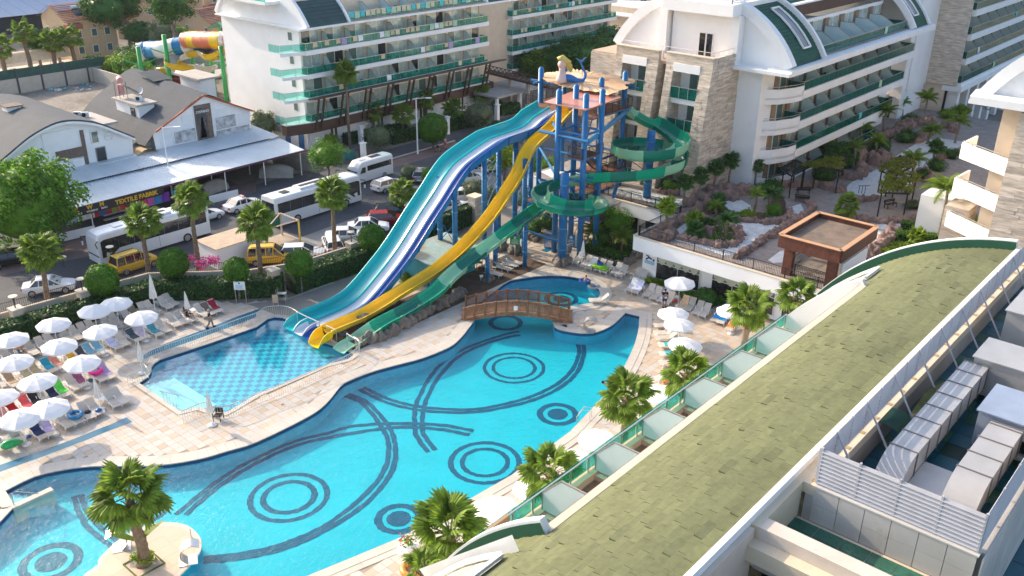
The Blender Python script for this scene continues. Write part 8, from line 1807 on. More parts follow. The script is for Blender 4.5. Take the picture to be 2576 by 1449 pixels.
PT_=thing('long_hall','long hall with a pale bluish sheet roof behind the palms','building',(90,222,0));p0=W(1,1,0,390);p1=W(1,1,720,310)
MB().box(40,118,224,245,0,4.0).build('wall',mat('hall_dark',(.05,.06,.07),.8),PT_,world=True);q=MB()
for k in range(26):a=38+k*3.1;q.add([(a,222,4.0),(a+3.05,222,4.0),(a+3.05,247,8.6),(a,247,8.6)],[(0,1,2,3)])
q.build('roof',mat('pale_sheet_roof',(.44,.50,.60),.6,var=.05,island=.03),PT_,world=True)
HT=thing('hotel_block','distant pinkish hotel with rows of glazed rooms at the top left','hotel',(60,262,0));PKW=mat('pink_render',(.46,.24,.22),.85,var=.08)
MB().box(30,150,262,280,0,30).build('core',mat('far_core',(.10,.15,.17),.5,var=.3),HT,world=True)
for k,z in enumerate((9.5,14.5,19.5,24.5)):
 MB().box(28,152,258,262.2,z,z+.7).build('balcony_slab',mat('far_slab',(.55,.52,.55),.8),HT,world=True)
 for j in range(26):MB().box(30+j*4.6,30.7+j*4.6,259,262.1,z+.7,z+5).build('pier',PKW if j%2 else mat('far_teal',(.12,.22,.24),.6),HT,world=True)
 for j in range(52):wn=MB().box(31+j*2.3,32.9+j*2.3,261.9,262,z+.8,z+4.2).build('window',PANEC if(j*7+k)%3 else PANE,HT,world=True)
for i,(x,y,cz,rad,ms,lab)in enumerate(((1650,370,4.5,4.2,CR_O,'rounded pine tree left of the blue slide'),(1480,410,3.0,2.8,CR_T,'smaller pine tree beside the rounded one'),(1060,90,9,5.0,CR_W,'dark tree before the distant pink hotel'),(1700,20,12,4.5,CR_W,'dark tree behind the wide ochre house'),(360,400,5,2.8,CR_W,'dark tree among the far palms'),(560,380,5,2.5,CR_W,'dark shrub tree between the far palms'),(1380,330,5,3.0,CR_W,'dark tree right of the nearest ochre house'),(1290,590,3,2.8,CR_W,'dark hedge tree in front of the nearest ochre house'),(1420,600,3,3,CR_W,'dark tree below the blue and white slide'),(950,650,2,2.2,CR_W,'dark shrub beyond the wall posts'),(1240,10,10,4,CR_W,'dark tree at the top behind the ochre houses'),(1150,660,2.5,2.7,CR_L,'yellow green bush left behind the grey roof'),(1290,690,2.8,2.9,CR_T,'green bush in the middle behind the grey roof'),(1400,740,2.5,2.5,CR_T,'green bush right behind the grey roof'),(1530,770,2,2.3,CR_T,'green bush before the red slide tube'),(1650,790,1.8,2.0,CR_L,'bright bush under the slides'),(2570,820,2,2.2,CR_O,'grey green shrub on the white wall'),(1800,340,4,2.2,CR_T,'green tree behind the slide tubes'))):
 cpt=W(1,1,x,y,cz);tree((cpt.x,cpt.y,0),cz,rad,lab,ms,trunk=.25)
for i,(x,y,cz,rad)in enumerate(((1100,80,6,7),(1200,20,7,8),(1010,60,5,6),(1300,60,6,6),(950,130,4,5))):
 cpt=W(1,3,x,y,cz);tree((cpt.x,cpt.y,0),cz,rad,'dark tree at the top behind the second hotel, %s'%['middle one','highest one','left one','right one','lowest one'][i],CR_W,trunk=.25)
for i,(x,y,cz,rad,ms)in enumerate(((60,1250,2.5,2.6,CR_O),(20,1150,2,2.0,CR_T))):
 cpt=W(1,2,x,y,cz);tree((cpt.x,cpt.y,0),cz,rad,['olive shrub at the foot of the white hotel end wall','green shrub left of the white hotel end wall'][i],ms)
t=thing('low_terrace_house','pale low building with planted flat roofs behind the second hotel','building',(170,100,0))
for(r,c,x,y,w_,d,z)in((1,3,1100,230,22,8,4),(1,3,1180,150,26,12,6.5),(1,3,1500,90,30,14,8)):
 p=W(r,c,x,y,z);MB().box(p.x-3,p.x+w_,p.y-2,p.y+d,0,z).build('wall',CREAM,t,world=True);MB().box(p.x-3.4,p.x+w_+.4,p.y-2.4,p.y+d+.4,z,z+.3).build('roof_slab',WHITE,t,world=True)
MB_=thing('retaining_wall','white retaining wall beside the hotel end wall at the slide park','wall',W(1,1,2350,1040));p=W(1,1,2350,1000);MB().box(p.x-.5,p.x+12,p.y,p.y+.4,0,5.4).build('wall',WHITE,MB_,world=True)
GPO=mat('green_steel',(.04,.34,.10),.5,var=.1);TY=mat('tube_yellow',(.66,.45,.02),.35);TW_=mat('tube_white',(.68,.68,.66),.35);TBL=mat('tube_blue',(.01,.20,.45),.35);TR_=mat('tube_red',(.28,.03,.03),.35);TO_=mat('tube_orange',(.55,.16,.08),.4)
def tube_slide(name,label,pts,rad,cols,closed=True,n=8):
 P=spline([Vector(p)for p in pts],n);t=thing(name,label,'water slide',(P[0].x,P[0].y,0))
 if closed:
  k=0
  for i in range(0,len(P)-1,5):
   q=MB();q.tube(P[i:i+6],rad,12,cap=False);q.build('tube_section',cols[k%len(cols)],t,smooth=True,world=True);q=MB();d=(P[min(i+1,len(P)-1)]-P[i]).normalized()*.08;q.tube([P[i]-d,P[i]+d],rad*1.07,12,cap=False);q.build('flange',cols[k%len(cols)],t,world=True);k+=1
 else:flume(t,P,rad,lambda k:(cols[k%len(cols)],)*2,seglen=3.4)
 return t
def B_(x,y,z):return W(1,1,x,y,z)
tube_slide('tube_slide','closed blue and white tube slide at the left of the slide park',[B_(1400,520,7.5),B_(1500,500,7.8),B_(1620,500,8.2),B_(1760,470,8.8),B_(1900,450,9.2),B_(2080,430,9.6),B_(2230,440,9.8)],1.35,[TW_,TBL,TBL,TW_,TW_,TBL])
tube_slide('tube_slide','orange, yellow and white tube slide at the back of the slide park',[B_(1880,405,10),B_(1980,400,10.4),B_(2100,405,10.7),B_(2230,405,11),B_(2330,400,11.2),B_(2430,430,11.4)],1.3,[TO_,TY,TO_,TO_,TY,TW_])
cc=B_(1900,560,7.0)
loopp=[B_(2230,480,10),B_(2120,540,9.0),B_(2060,500,8.8),B_(1900,510,8.2),B_(1760,560,7.6),B_(1740,620,7.0),B_(1900,650,6.4),B_(2060,660,5.8),B_(2120,640,5.6)]
tube_slide('open_slide','open yellow and white spiral slide in the middle of the slide park',loopp,1.1,[TY,TW_,TY,TW_,TY,TW_,TW_,TY],closed=False)
tube_slide('open_slide','lower open yellow and white slide trough behind the green bushes',[B_(1820,690,4.4),B_(1700,680,4.0),B_(1560,690,3.6),B_(1460,700,3.2),B_(1500,740,2.8)],1.1,[TW_,TY,TW_,TY],closed=False)
tube_slide('tube_slide','dark red and yellow tube at the foot of the slide park',[B_(1650,790,1.6),B_(1780,800,1.7),B_(1900,800,1.8),B_(2000,790,2.0)],1.2,[TY,TR_,TR_,TY])
for i,(x,y,z)in enumerate(((1400,560,7.5),(1660,440,9.6),(1915,450,9.0),(2120,570,6.5),(2230,560,9),(2340,520,9.5),(1680,680,4),(2450,450,10),(2530,430,10.5),(2570,500,9))):
 p=B_(x,y,z);t=thing('slide_post','green steel post, %s from the left in the slide park'%nth(i),'post',(p.x,p.y,0),group='green posts of the slide park');q=MB();q.cyl((0,0),.34,0,z+1.4,12);q.build('shaft',GPO,t,smooth=True);q=MB();q.tube([(0,0,z-1.6),(2.2,-1.2,z-.6)],.1,6);q.tube([(0,0,z-1.6),(-2.0,1.2,z-.6)],.1,6);q.build('brackets',GPO,t)
t=thing('slide_platform','green lattice platform with pale decks at the right of the slide park','platform',B_(2400,800,0))
for(x,y,z,w_,d)in((2340,520,8.6,9,5),(2100,740,3.4,14,4),(2100,800,2.6,12,3)):p=B_(x,y,z);MB().box(p.x-1,p.x+w_,p.y-d/2,p.y+d/2,z-.35,z).build('deck',GPO if z>5 else CONC,t,world=True)
p=B_(2400,840,0)
for dx in(0,4,8):
 for dy in(0,4):
  MB().bar((p.x+dx,p.y+dy,0),(p.x+dx,p.y+dy,9.5),.22).build('column',GPO,t,world=True)
  for z in(0,2.4,4.8,7.2):
   if dx<8:q=MB();q.bar((p.x+dx,p.y+dy,z),(p.x+dx+4,p.y+dy,z+2.4),.09);q.bar((p.x+dx+4,p.y+dy,z),(p.x+dx,p.y+dy,z+2.4),.09);q.bar((p.x+dx,p.y+dy,z+2.4),(p.x+dx+4,p.y+dy,z+2.4),.1);q.build('brace',GPO,t,world=True)
q=MB();c=B_(2250,330,12);q.add([(c.x,c.y-2,c.z),(c.x+10,c.y-2,c.z),(c.x+10,c.y+1.5,c.z+1.4),(c.x,c.y+1.5,c.z+1.4)],[(0,1,2,3)]);q.add([(c.x,c.y+1.5,c.z+1.4),(c.x+10,c.y+1.5,c.z+1.4),(c.x+10,c.y+5,c.z),(c.x,c.y+5,c.z)],[(0,1,2,3)]);q.build('green_roof',mat('pale_green_roof',(.12,.42,.24),.6),t,world=True)
for i in range(3):q=MB();q.cyl((B_(1960,800,0).x+i*5,B_(1960,800,0).y),1.0 if i==0 else .8,0,2.6,14);q.build('concrete_pillar',CONC,t,world=True)
hz_=MB().box(-25,330,-30,330,-2.0,37.5).build('haze',mat('haze_surface',(.5,.5,.5)))
hz_.data.materials.clear();HM=bpy.data.materials.new('haze_air');HM.use_nodes=True;hn=HM.node_tree.nodes;hn.remove(hn['Principled BSDF']);pv=hn.new('ShaderNodeVolumePrincipled');pv.inputs['Color'].default_value=(.80,.88,1.0,1);pv.inputs['Density'].default_value=.00008;pv.inputs['Anisotropy'].default_value=.2
HM.node_tree.links.new(pv.outputs[0],hn['Material Output'].inputs['Volume']);hz_.data.materials.append(HM);hz_['kind']='stuff'
q=MB()
for s in(-.31,.31):q.tube([(s,-.95,.30),(s,-.3,.33),(s,.5,.33),(s,.95,.30)],.028,6);q.tube([(s,-.1,.04),(s,.0,.30),(s,.18,.50),(s,.48,.50),(s,.62,.33)],.026,6)
FR_M=q.mesh('frame',PLASTIC,True)
LEG_M=MB().tube([(0,0,0),(0,.05,.32)],[.035,.028],6).mesh('leg',PLASTIC)
def sheetm(pts,w_,n=3,nm='seat',m_=SLING,th=.02):
 q=MB();q.grid([[(w_*(2*k/n-1),y,z)for k in range(n+1)]for y,z in pts]);q.grid([[(w_*(1-2*k/n),y,z-th)for k in range(n+1)]for y,z in pts]);q.grid([[(-w_,y,z-th),(-w_,y,z)]for y,z in pts]);q.grid([[(w_,y,z),(w_,y,z-th)]for y,z in pts]);return q.mesh(nm,m_)
SEAT_M=sheetm([(-.97,.31),(-.5,.36),(0,.36),(.22,.36)],.30);BACK_M=sheetm([(.24,.37),(.5,.60),(.78,.86),(.84,.88)],.30,nm='backrest')
BEDP=thing('sunbed','x','sunbed',group='sunbeds round the pool');put('frame',FR_M,BEDP);put('seat',SEAT_M,BEDP);put('backrest',BACK_M,BEDP)
for x,y in((-.3,-.72),(.3,-.72),(-.3,.62),(.3,.62)):put('leg',LEG_M,BEDP,loc=(x,y,0))
first=[True]
def bed(p,rz,label):
 p=Vector((p.x,p.y,.015))
 if first[0]:o=BEDP;first[0]=False;o.location=p;o.rotation_euler=(0,0,rz);o['label']=label
 else:o=copy_tree(BEDP,p,rz,label)
 return o
TC={}
def towel_on(o,col,label,full=True,w_=.31,name='towel'):
 k=(col,full)
 if k not in TC:TC[k]=sheetm([(.92,.70),(.85,.91),(.5,.63),(.24,.40),(-.1,.385),(-.45,.385)][:6 if full else 4],w_,nm='towel',m_=mat('beach_%s'%str(col),col,.9,var=.12,scale=5,fine=.15),th=.012)
 tag(put(name,TC[k],loc=o.location,rz=o.rotation_euler.z),label,'towel')
rows={'back row along the hedge':[(40,650),(185,600,'man'),(280,570),(390,530),(480,495),(630,440),(725,420),(815,385),(895,355),(1040,310),(1120,280),(1245,240),(1325,215,(.20,.16,.12)),(1415,180),(1490,160),(1620,120),(1680,90)],'second row':[(-60,890),(75,880,(.42,.28,.16)),(220,810,(.46,.36,.20)),(310,770,(.46,.36,.20)),(450,740,(.02,.30,.42)),(530,705,(.60,.25,.17)),(690,650,(.70,.38,.02)),(785,620,(.07,.07,.075)),(870,590,(.16,.36,.48)),(960,560,(.16,.36,.48)),(1100,515,(.46,.48,.72)),(1190,480),(1305,440,(.04,.07,.09)),(1390,410,(.45,.38,.50)),(1515,385,(.05,.26,.33)),(1595,350),(1705,290),(1785,265),(1865,240,'woman'),(1990,195),(2055,175,(.16,.12,.09)),(2125,150,(.28,.01,.03))],'third row':[(-40,1010),(380,1050),(490,1015,(.012,.02,.06)),(580,975,(.10,.62,.07)),(690,910),(770,875,(.30,.08,.16)),(945,830,(.60,.40,.42)),(1030,800,(.42,.30,.50))],'fourth row':[(10,1230,(.55,.27,.27)),(95,1165,(.40,.008,.015)),(225,1115,(.72,.10,.11)),(320,1080,(.02,.02,.022)),(600,1280),(700,1240),(825,1190),(910,1150),(1085,1075),(1165,1045)],'front row':[(-60,1500),(120,1440),(340,1390,(.012,.025,.10)),(440,1355,(.40,.34,.55))]}
CN_=lambda c:{0:'red',1:'yellow'}.get(0,'')
def cname(c):
 r,g,b=c
 if max(c)<.12 and b>1.6*r:return 'navy'
 if max(c)<.09:return 'black'
 if max(c)<.22:return 'dark brown'
 if r>.25 and g<.15 and b<.15:return 'coral red' if g>.05 else 'crimson'
 if g>1.5*r and g>1.5*b:return 'bright green'
 if b>1.1*g and r>.35:return 'lavender'
 if b>g and b>r:return 'blue'
 if r>.6 and b<.1:return 'mustard yellow'
 if r>.4 and b<.25:return 'tan'
 return 'pinkish patterned'
PEOPLE=[]
for rn,L in rows.items():
 for i,e in enumerate(L):
  p=W(3,1,e[0],e[1],.62)-Vector((0,.55,0));o=bed(p,rnd.uniform(-.08,.08),'%s sunbed, %s from the left, %s, left deck'%('beige' if len(e)==2 or e[2]in('man','woman')else cname(e[2])+' covered',nth(i),rn))
  if len(e)>2:
   if e[2]in('man','woman'):PEOPLE.append((o,e[2]))
   else:towel_on(o,e[2],'%s towel, %s sunbed of the %s, left deck'%(cname(e[2]),nth(i),rn))
for i,(x,y)in enumerate(((50,30),(160,20),(400,-40),(460,-70))):bed(W(4,1,x,y,.3),0,'beige sunbed, %s from the left nearest the blue foot channel'%nth(i))
R_D=radians(-50)
for i,e in enumerate(((2440,1200),(2500,1165),(2545,1140),(2350,1255))):bed(W(2,2,*e,.62)-Vector((0,.55,0)),.25,'grey white sunbed, %s of four under the green slide'%nth(i))
for i,e in enumerate(((630,1100),(700,1125),(780,1155),(835,1180,(.7,.7,.72)),(920,1195),(985,1215),(1085,1230),(1140,1255),(1285,1285),(1340,1310),(1240,1395,(.7,.7,.72)),(1300,1415,(.62,.62,.78)),(1415,1445),(1485,1475),(1560,1500,(.60,.60,.78)),(1610,1525))):
 o=bed(W(2,3,e[0],e[1],.62)+Vector((-.5,.0,0)),radians(-80),'sunbed, %s from the far end of the row facing the round pool'%nth(i))
 if len(e)>2:towel_on(o,e[2],'pale towel on the %s sunbed of the row by the round pool'%nth(i))
for i,e in enumerate(((1755,120,(.58,.40,.25)),(1825,135),(1905,170),(1975,195),(2100,240,(.01,.25,.62)),(2160,262,(.01,.25,.62)),(2245,330,(.75,.20,.02)))):
 o=bed(W(3,3,e[0],e[1],.62)+Vector((-.5,0,0)),radians(-80),'sunbed, %s along the restaurant wall below the round bush'%nth(i))
 if len(e)>2:towel_on(o,e[2],'%s towel on the %s sunbed along the restaurant wall'%(['tan','','','','bright blue','second bright blue','orange'][i],nth(i)))
for i,e in enumerate(((1540,365),(1540,440),(1560,490),(1590,560,(.02,.42,.42)),(1600,650,(.02,.45,.60)),(1600,740),(1560,900,(.7,.7,.75)),(1570,980),(1330,1290),(1480,1180),(880,110-0),(0,0))):
 if e[0]==0:continue
 o=bed(W(3,3,e[0],e[1],.4),radians(-135),'cream sunbed, %s along the right side of the big pool'%nth(i))
 if len(e)>2:towel_on(o,e[2],'%s towel on a sunbed beside the right umbrellas'%['','','','turquoise bumpy','sky blue','','white'][i])
for(r,c,x,y,lab)in((4,3,830,130,'nearest the middle palm of the near hotel'),(4,3,60,690,'right of the near white umbrella'),(4,2,2450,1310,'beside the closest palm'),(4,3,120,780,'half hidden by the terrace rail')):bed(W(r,c,x,y,.4),radians(-100),'cream sunbed '+lab)
def umb_parts(t,open_=True):
 q=MB();q.cyl((0,0),.025,.05,2.55 if open_ else 2.7,8);q.build('pole',PLASTIC,t)
 q=MB();q.lathe([(0,0),(.30,0),(.31,.06),(.14,.10),(.06,.22),(0,.22)],14);q.build('base',PLASTIC,t,smooth=True)
 if open_:
  q=MB();n=8;rows=[]
  for j,(r,z)in enumerate(((.02,2.62),(.5,2.50),(.95,2.33),(1.34,2.14))):rows.append([(r*cos(2*pi*k/16)*(1 if k%2==0 else .955-.01*j),r*sin(2*pi*k/16)*(1 if k%2==0 else .955),z-(.0 if k%2==0 else .035*j/3))for k in range(17)])
  q.grid(rows[::-1]);q.grid([[(x*.99,y*.99,z-.14)for x,y,z in rows[-1]],rows[-1]]);q.build('canopy',CANVAS,t)
  for k in range(8):a=2*pi*k/8;MB().bar((0,0,2.15),(cos(a)*.75,sin(a)*.75,2.36),.02).build('strut',PLASTIC,t)
  q=MB();q.lathe([(0,2.70),(.05,2.66),(.03,2.60)],8);q.build('finial',PLASTIC,t)
 else:
  q=MB();rows=[[((r*(1 if k%2 else .62))*cos(2*pi*k/16),(r*(1 if k%2 else .62))*sin(2*pi*k/16),z)for k in range(17)]for r,z in((.02,2.72),(.10,2.35),(.17,1.8),(.26,1.25),(.24,1.1))];q.grid(rows);q.build('canopy',mat('folded_canvas',(.74,.72,.69),.8,var=.04),t)
UO=thing('parasol','x','umbrella',group='open white parasols');umb_parts(UO);UC=thing('closed_parasol','x','umbrella',group='closed parasols');umb_parts(UC,False)
fo=[True,True]
def umb(p,lab,open_=True,s=1.0):
 k=0 if open_ else 1;src=(UO,UC)[k]
 if fo[k]:fo[k]=False;o=src;o.location=(p.x,p.y,.02);o['label']=lab;o.scale=(s,)*3
 else:o=copy_tree(src,(p.x,p.y,.02),rnd.uniform(0,1),lab,scale=s)
 o.rotation_euler=(rnd.uniform(-.05,.05),rnd.uniform(-.05,.05),rnd.uniform(0,1))
for i,(x,y)in enumerate(((110,500),(530,350),(935,215),(1160,140))):umb(W(3,1,x,y,2.3),'open white parasol, %s from the left along the hedge'%nth(i))
for i,(x,y)in enumerate(((140,730),(585,565),(1010,420),(1425,280))):umb(W(3,1,x,y,2.3),'open white parasol, %s from the left in the second line'%nth(i))
for i,(x,y)in enumerate(((375,925),(820,735))):umb(W(3,1,x,y,2.3),'open white parasol, %s from the left in the third line'%nth(i))
for i,(x,y)in enumerate(((-20,1090),(200,1285),(485,1185))):umb(W(3,1,x,y,2.3),'open white parasol, %s from the left in the front line'%nth(i))
for r,c,x,y,lab,s in((3,3,1630,245,'white parasol farther of the two overlapping ones by the pool corner',1.0),(3,3,1690,345,'white parasol nearer of the two overlapping ones by the pool corner',.95),(3,3,1735,555,'white parasol above the deck palm near the turquoise sunbed',1.0),(3,3,1510,1050,'white parasol half behind the glass rail, middle right',1.0),(4,3,850,60,'white parasol behind the third terrace partition',1.0),(4,3,640,230,'white parasol beside the second deck palm',.9),(4,3,200,530,'white parasol between the near palms',.9),(4,2,2420,800,'large white parasol closest to the near hotel terrace',1.1),(2,3,1695,1395,'white parasol before the restaurant windows',1.05),(3,3,2230,215,'white parasol hidden by the palm before the restaurant',1.0)):umb(W(r,c,x,y,2.3),lab,True,s)
for r,c,x,y,lab in((3,1,1535,60,'half closed parasol beside the hedge'),(3,1,1880,120,'closed parasol near the crimson sunbed'),(3,1,1390,640,'closed parasol at the corner of the foot channel'),(3,1,975,1000,'closed parasol between the front sunbeds'),(3,1,2105,1150,'closed parasol by the splash pool railing'),(2,3,710,1050,'closed parasol near the tower stairs')):umb(W(r,c,x,y,1.9),lab,False,1.35 if 'half' in lab else 1.0)
TP=thing('side_table','x','table',group='white side tables');MB().box(-.27,.27,-.27,.27,.40,.44).build('tabletop',PLASTIC,TP)
for a in(-.2,.2):
 for b in(-.2,.2):MB().bar((a,b,0),(a*.9,b*.9,.4),.04).build('leg',PLASTIC,TP)
for i,(r,c,x,y)in enumerate(((3,1,200,900),(3,1,630,735),(3,1,900,900),(3,1,1045,1160),(3,1,575,1365),(3,1,1090,570),(3,1,1485,430),(3,1,1590,180),(3,1,1950,260),(3,1,1215,300),(2,3,680,1180),(2,3,985,1270),(3,3,1310,25),(3,3,1640,130),(3,3,1560,395),(2,2,2280,1370))):
 lab='low white plastic table between sunbeds, '+['far left of the left deck','by the striped red towel','near the pink ring','by the closed front parasol','front of the left deck','under the second line parasol','beside the teal towel','by the half closed parasol','by the closed parasol near the woman','under the hedge line parasol','below the tower','beside the lime float','near the round pool end','beside the red bag','at the overlapping parasols','under the green slide'][i]
 if i==0:TP.location=W(r,c,x,y);TP['label']=lab
 else:copy_tree(TP,W(r,c,x,y),rnd.uniform(0,1),lab)
def steelrail(pts,label,h=1.0,sp=.17):
 P=spline([Vector((p.x,p.y,0))for p in pts],6);t=thing('railing',label,'railing',P[0]);q=MB();q.tube([p+Vector((0,0,h))for p in P],.028,6,cap=False);q.build('top_rail',STEEL,t,world=True,smooth=True)
 q=MB();q.tube([p+Vector((0,0,.14))for p in P],.016,5,cap=False);q.build('bottom_rail',STEEL,t,world=True)
 q=MB();acc=9
 for a,b in zip(P[:-1],P[1:]):
  L=(b-a).length;d=0
  while d<L:
   acc+=.04;d+=.04
   if acc>=sp:acc=0;p=a.lerp(b,min(1,d/L));q.bar(p+Vector((0,0,.0)),p+Vector((0,0,h)),.022)
 q.build('balusters',STEEL,t,world=True,kind='stuff')
z1=1.0
steelrail([W(3,1,x,y,z1)for x,y in((1475,795),(1432,745),(1425,700),(1462,660),(1560,608),(1800,528),(2100,425),(2400,312),(2576,250))]+[W(3,2,x,y,z1)for x,y in((80,200),(160,182),(260,181),(345,198),(420,242))],'curved steel railing along the back of the splash pool')
steelrail([W(3,1,1270,880,z1),W(3,1,1478,797,z1)],'short steel railing left of the splash pool steps')
steelrail([W(3,1,1825,1240,z1),W(3,1,2050,1150,z1),W(3,1,2150,1190,z1),W(3,1,2290,1180,z1),W(3,1,2450,1122,z1)]+[W(3,2,x,y,z1)for x,y in((0,1065),(300,950),(600,820),(900,685),(1000,615),(1040,560),(1025,520),(985,490))],'long steel railing along the front of the splash pool')
q=MB()
for x,y in((1625,1042),(1780,1078)):
 q.tube([W(3,1,x,y,.9),W(3,1,x,y,-.6)],.03,5)
q.tube([W(3,1,1600,1035,.9),W(3,1,1800,1080,.7)],.03,5);q.tube([W(3,1,1625,1042,.5),W(3,1,1780,1078,.3)],.02,5)
for k in range(5):a=W(3,1,1640+30*k,1045+8*k,.85);q.tube([a,a-Vector((0,0,1.2))],.015,4)
tag(q.build('step_handrail',STEEL),'steel handrail in the middle of the splash pool steps','handrail')
q=MB();q.tube([W(4,1,138,735,0),W(4,1,112,615,1.0)*.999,W(4,1,170,600,1.0),W(4,1,385,620,.2)],.035,6);tag(q.build('step_handrail',STEEL),'bent steel handrail at the pool entry steps, left edge','handrail')
q=MB()
for k in(0,.55):
 b=W(3,3,780,1335)+Vector((k*.8,k*.3,0));q.tube([b,b+Vector((0,0,.8)),b+Vector((-.35,.4,.9)),b+Vector((-.6,.7,.3)),b+Vector((-.6,.7,-1.0))],.03,6)
tag(q.build('pool_ladder',STEEL),'steel pool ladder on the right side of the big pool','ladder')
BRG=thing('footbridge','arched brown wooden footbridge over the neck of the pool','footbridge',G(1160,806))
A=G(1160,806);B=G(1440,813);d=(B-A).normalized();nb=Vector((-d.y,d.x,0));
if nb.dot(Vector((.757,.653,0)))<0:nb=-nb
Lb=(B-A).length;WB=2.3;zb=lambda t:.10+.85*sin(pi*t)
BW2=mat('bridge_wood',(.25,.13,.07),.65,var=.25,scale=3,fine=.15,island=.15)
n=46
for k in range(n):
 t=(k+.5)/n;p=A+d*Lb*t;MB().obox(p+nb*WB/2+Vector((0,0,zb(t))),(Lb/n*.92,WB,.05),atan2(d.y,d.x)).build('plank',BW2,BRG,world=True)
for s in(0,WB):
 for k in range(12):t=k/12;MB().bar(A+d*Lb*t+nb*s+Vector((0,0,zb(t)-.16)),A+d*Lb*(t+1/12)+nb*s+Vector((0,0,zb(t+1/12)-.16)),.12,.34).build('side_beam',BW2,BRG,world=True)
 for k in range(11):
  t=.025+.95*k/10;p=A+d*Lb*t+nb*s;MB().bar(p+Vector((0,0,zb(t)-.3)),p+Vector((0,0,zb(t)+1.12)),.15).build('post',BW2,BRG,world=True)
  if k<10:
   t2=.025+.95*(k+1)/10;p2=A+d*Lb*t2+nb*s
   for h in(1.02,.18):MB().bar(p+Vector((0,0,zb(t)+h)),p2+Vector((0,0,zb(t2)+h)),.10,.07).build('rail',BW2,BRG,world=True)
   for j in range(1,9):f=j/9;tt=t+(t2-t)*f;e=A+d*Lb*tt+nb*s;MB().bar(e+Vector((0,0,zb(tt)+.18)),e+Vector((0,0,zb(tt)+1.0)),.045).build('baluster',BW2,BRG,world=True)
e=A+d*Lb*.49-nb*.1;tag(MB().obox(e+Vector((0,0,1.35)),(.34,.03,.42),atan2(d.y,d.x)).build('notice',PLASTIC),'small white notice fixed to the near rail of the footbridge','sign')
def cascade(p,rz,label):
 t=thing('water_cascade',label,'fountain',p,rz);q=MB();P=[(.0,0),(-.32,.35),(-.36,.75),(-.15,1.1),(.25,1.22),(.7,1.05)];Pp=spline([Vector((a,0,b))for a,b in P],5);q.grid([[(v.x,y,v.z)for y in(-.36,-.12,.12,.36)]for v in Pp]);q.grid([[(v.x*.96+.03,y,v.z*.97)for y in(.36,.12,-.12,-.36)]for v in Pp]);q.build('curved_sheet',STEEL,t,smooth=True);MB().box(-.5,.5,-.45,.45,0,.04).build('base_plate',STEEL,t)
cascade(W(4,1,1895,1295,.12),radians(-30),'curved steel water cascade on the right of the near island');cascade(W(4,1,1225,1160,.12),radians(150),'curved steel water cascade behind the island palm');cascade(W(3,3,765,430,.1),radians(-60),'curved steel water cascade on the far peninsula')
q=MB();p=W(4,1,1925,1060,.12);q.tube([p,p+Vector((0,0,.62))],.035,8);q.lathe([(.06,0),(.05,.05),(0,.06)],8,tuple(p+Vector((0,0,.6))));tag(q.build('short_post',STEEL),'short steel post near the rim of the near island','post')
b,t_=pz_(4,1,1450,1330,1290,640,.12);palm(b,t_,'large shaggy fan palm on the round island in the near pool',None,'fan',27,1.3,.34,.2,dry=14)
q=MB();pb=b
for a,l,up in((2.4,1.6,1.1),(-.5,1.5,1.6),(.3,1.5,.7)):
 rr_=[[pb+Vector((cos(a)*l*k/6,sin(a)*l*k/6,1.6+up*k/6-.5*(k/6)**2))+Vector((-sin(a),cos(a),0))*w_*.24*sin(pi*min(1,k/6*.95+.05))for w_ in(-1,0,1)]for k in range(7)];q.grid(rr_)
for k in range(14):a=k*1.1;c=pb+Vector((cos(a)*.45,sin(a)*.45,.3+.1*(k%5)));leafcloud(q,c,.3,10,rnd,.22,shell=.2)
tag(q.build('banana_plant',LEAF_PALM),'broad leaved banana plant at the foot of the island palm','plant')
q=MB();
for a_,b_ in(((-.8,-.8),(.8,-.8)),((.8,-.8),(.8,.8)),((.8,.8),(-.8,.8)),((-.8,.8),(-.8,-.8))):q.bar(pb+Vector((*a_,.03)),pb+Vector((*b_,.03)),.08,.06)
tag(q.build('tree_pit',mat('pit_edge',(.10,.13,.04),.9,var=.3)),'square planting pit round the island palm','planter')
for i,(r,c,x,y,v,s,n,hb)in enumerate(((4,2,1950,1020,23.2,1.1,25,0),(4,3,390,420,23.0,.95,22,0),(3,3,1160,1110,23.0,.95,23,0),(3,3,1760,860,23.2,1.0,23,0),(3,3,2390,200,24.2,1.0,24,0),(3,4,280,90,24.5,.95,22,0),(4,2,1710,1380,22.0,.6,14,0))):
 p=WV(r,c,x,y,v);palm((p.x,p.y,0),p,['closest big fan palm before the near hotel terrace','fan palm second from the near end of the terrace','fan palm beside the round mosaic, third along the terrace','fan palm fourth along the terrace','tall fan palm at the far end of the near terrace','fan palm beyond the tall one by the restaurant','small young palm at the bottom edge'][i],None,'fan',n,s,.26,.19,dry=6)
def planter(p,label,fl=True):
 t=thing('planter',label,'planter',p);MB().box(-.45,.45,-.45,.45,0,.7).build('box',PLASTIC,t);MB().box(-.36,.36,-.46,-.451,.1,.6).build('inset_panel',mat('planter_inset',(.55,.55,.54)),t);q=MB();leafcloud(q,(0,0,1.0),.5,90,rnd,.16,shell=.2);q.build('leaves',LEAF_TREE,t,kind='stuff')
 if fl:q=MB();leafcloud(q,(-.2,.1,1.2),.5,26,rnd,.12);q.build('flowers',mat('pink_flower',(.60,.10,.14),.6),t,kind='stuff')
planter(W(4,2,1540,1230),'white box planter with red flowers beside the closest palm');planter(W(3,3,1025,1235),'white box planter by the pool edge near the ladder',False)
hedge([(26,21.4),(60,21.4)],.9,1.6,'leafy shrub strip at the foot of the near hotel terrace',LEAF_TREE,dens=34,size=.24)
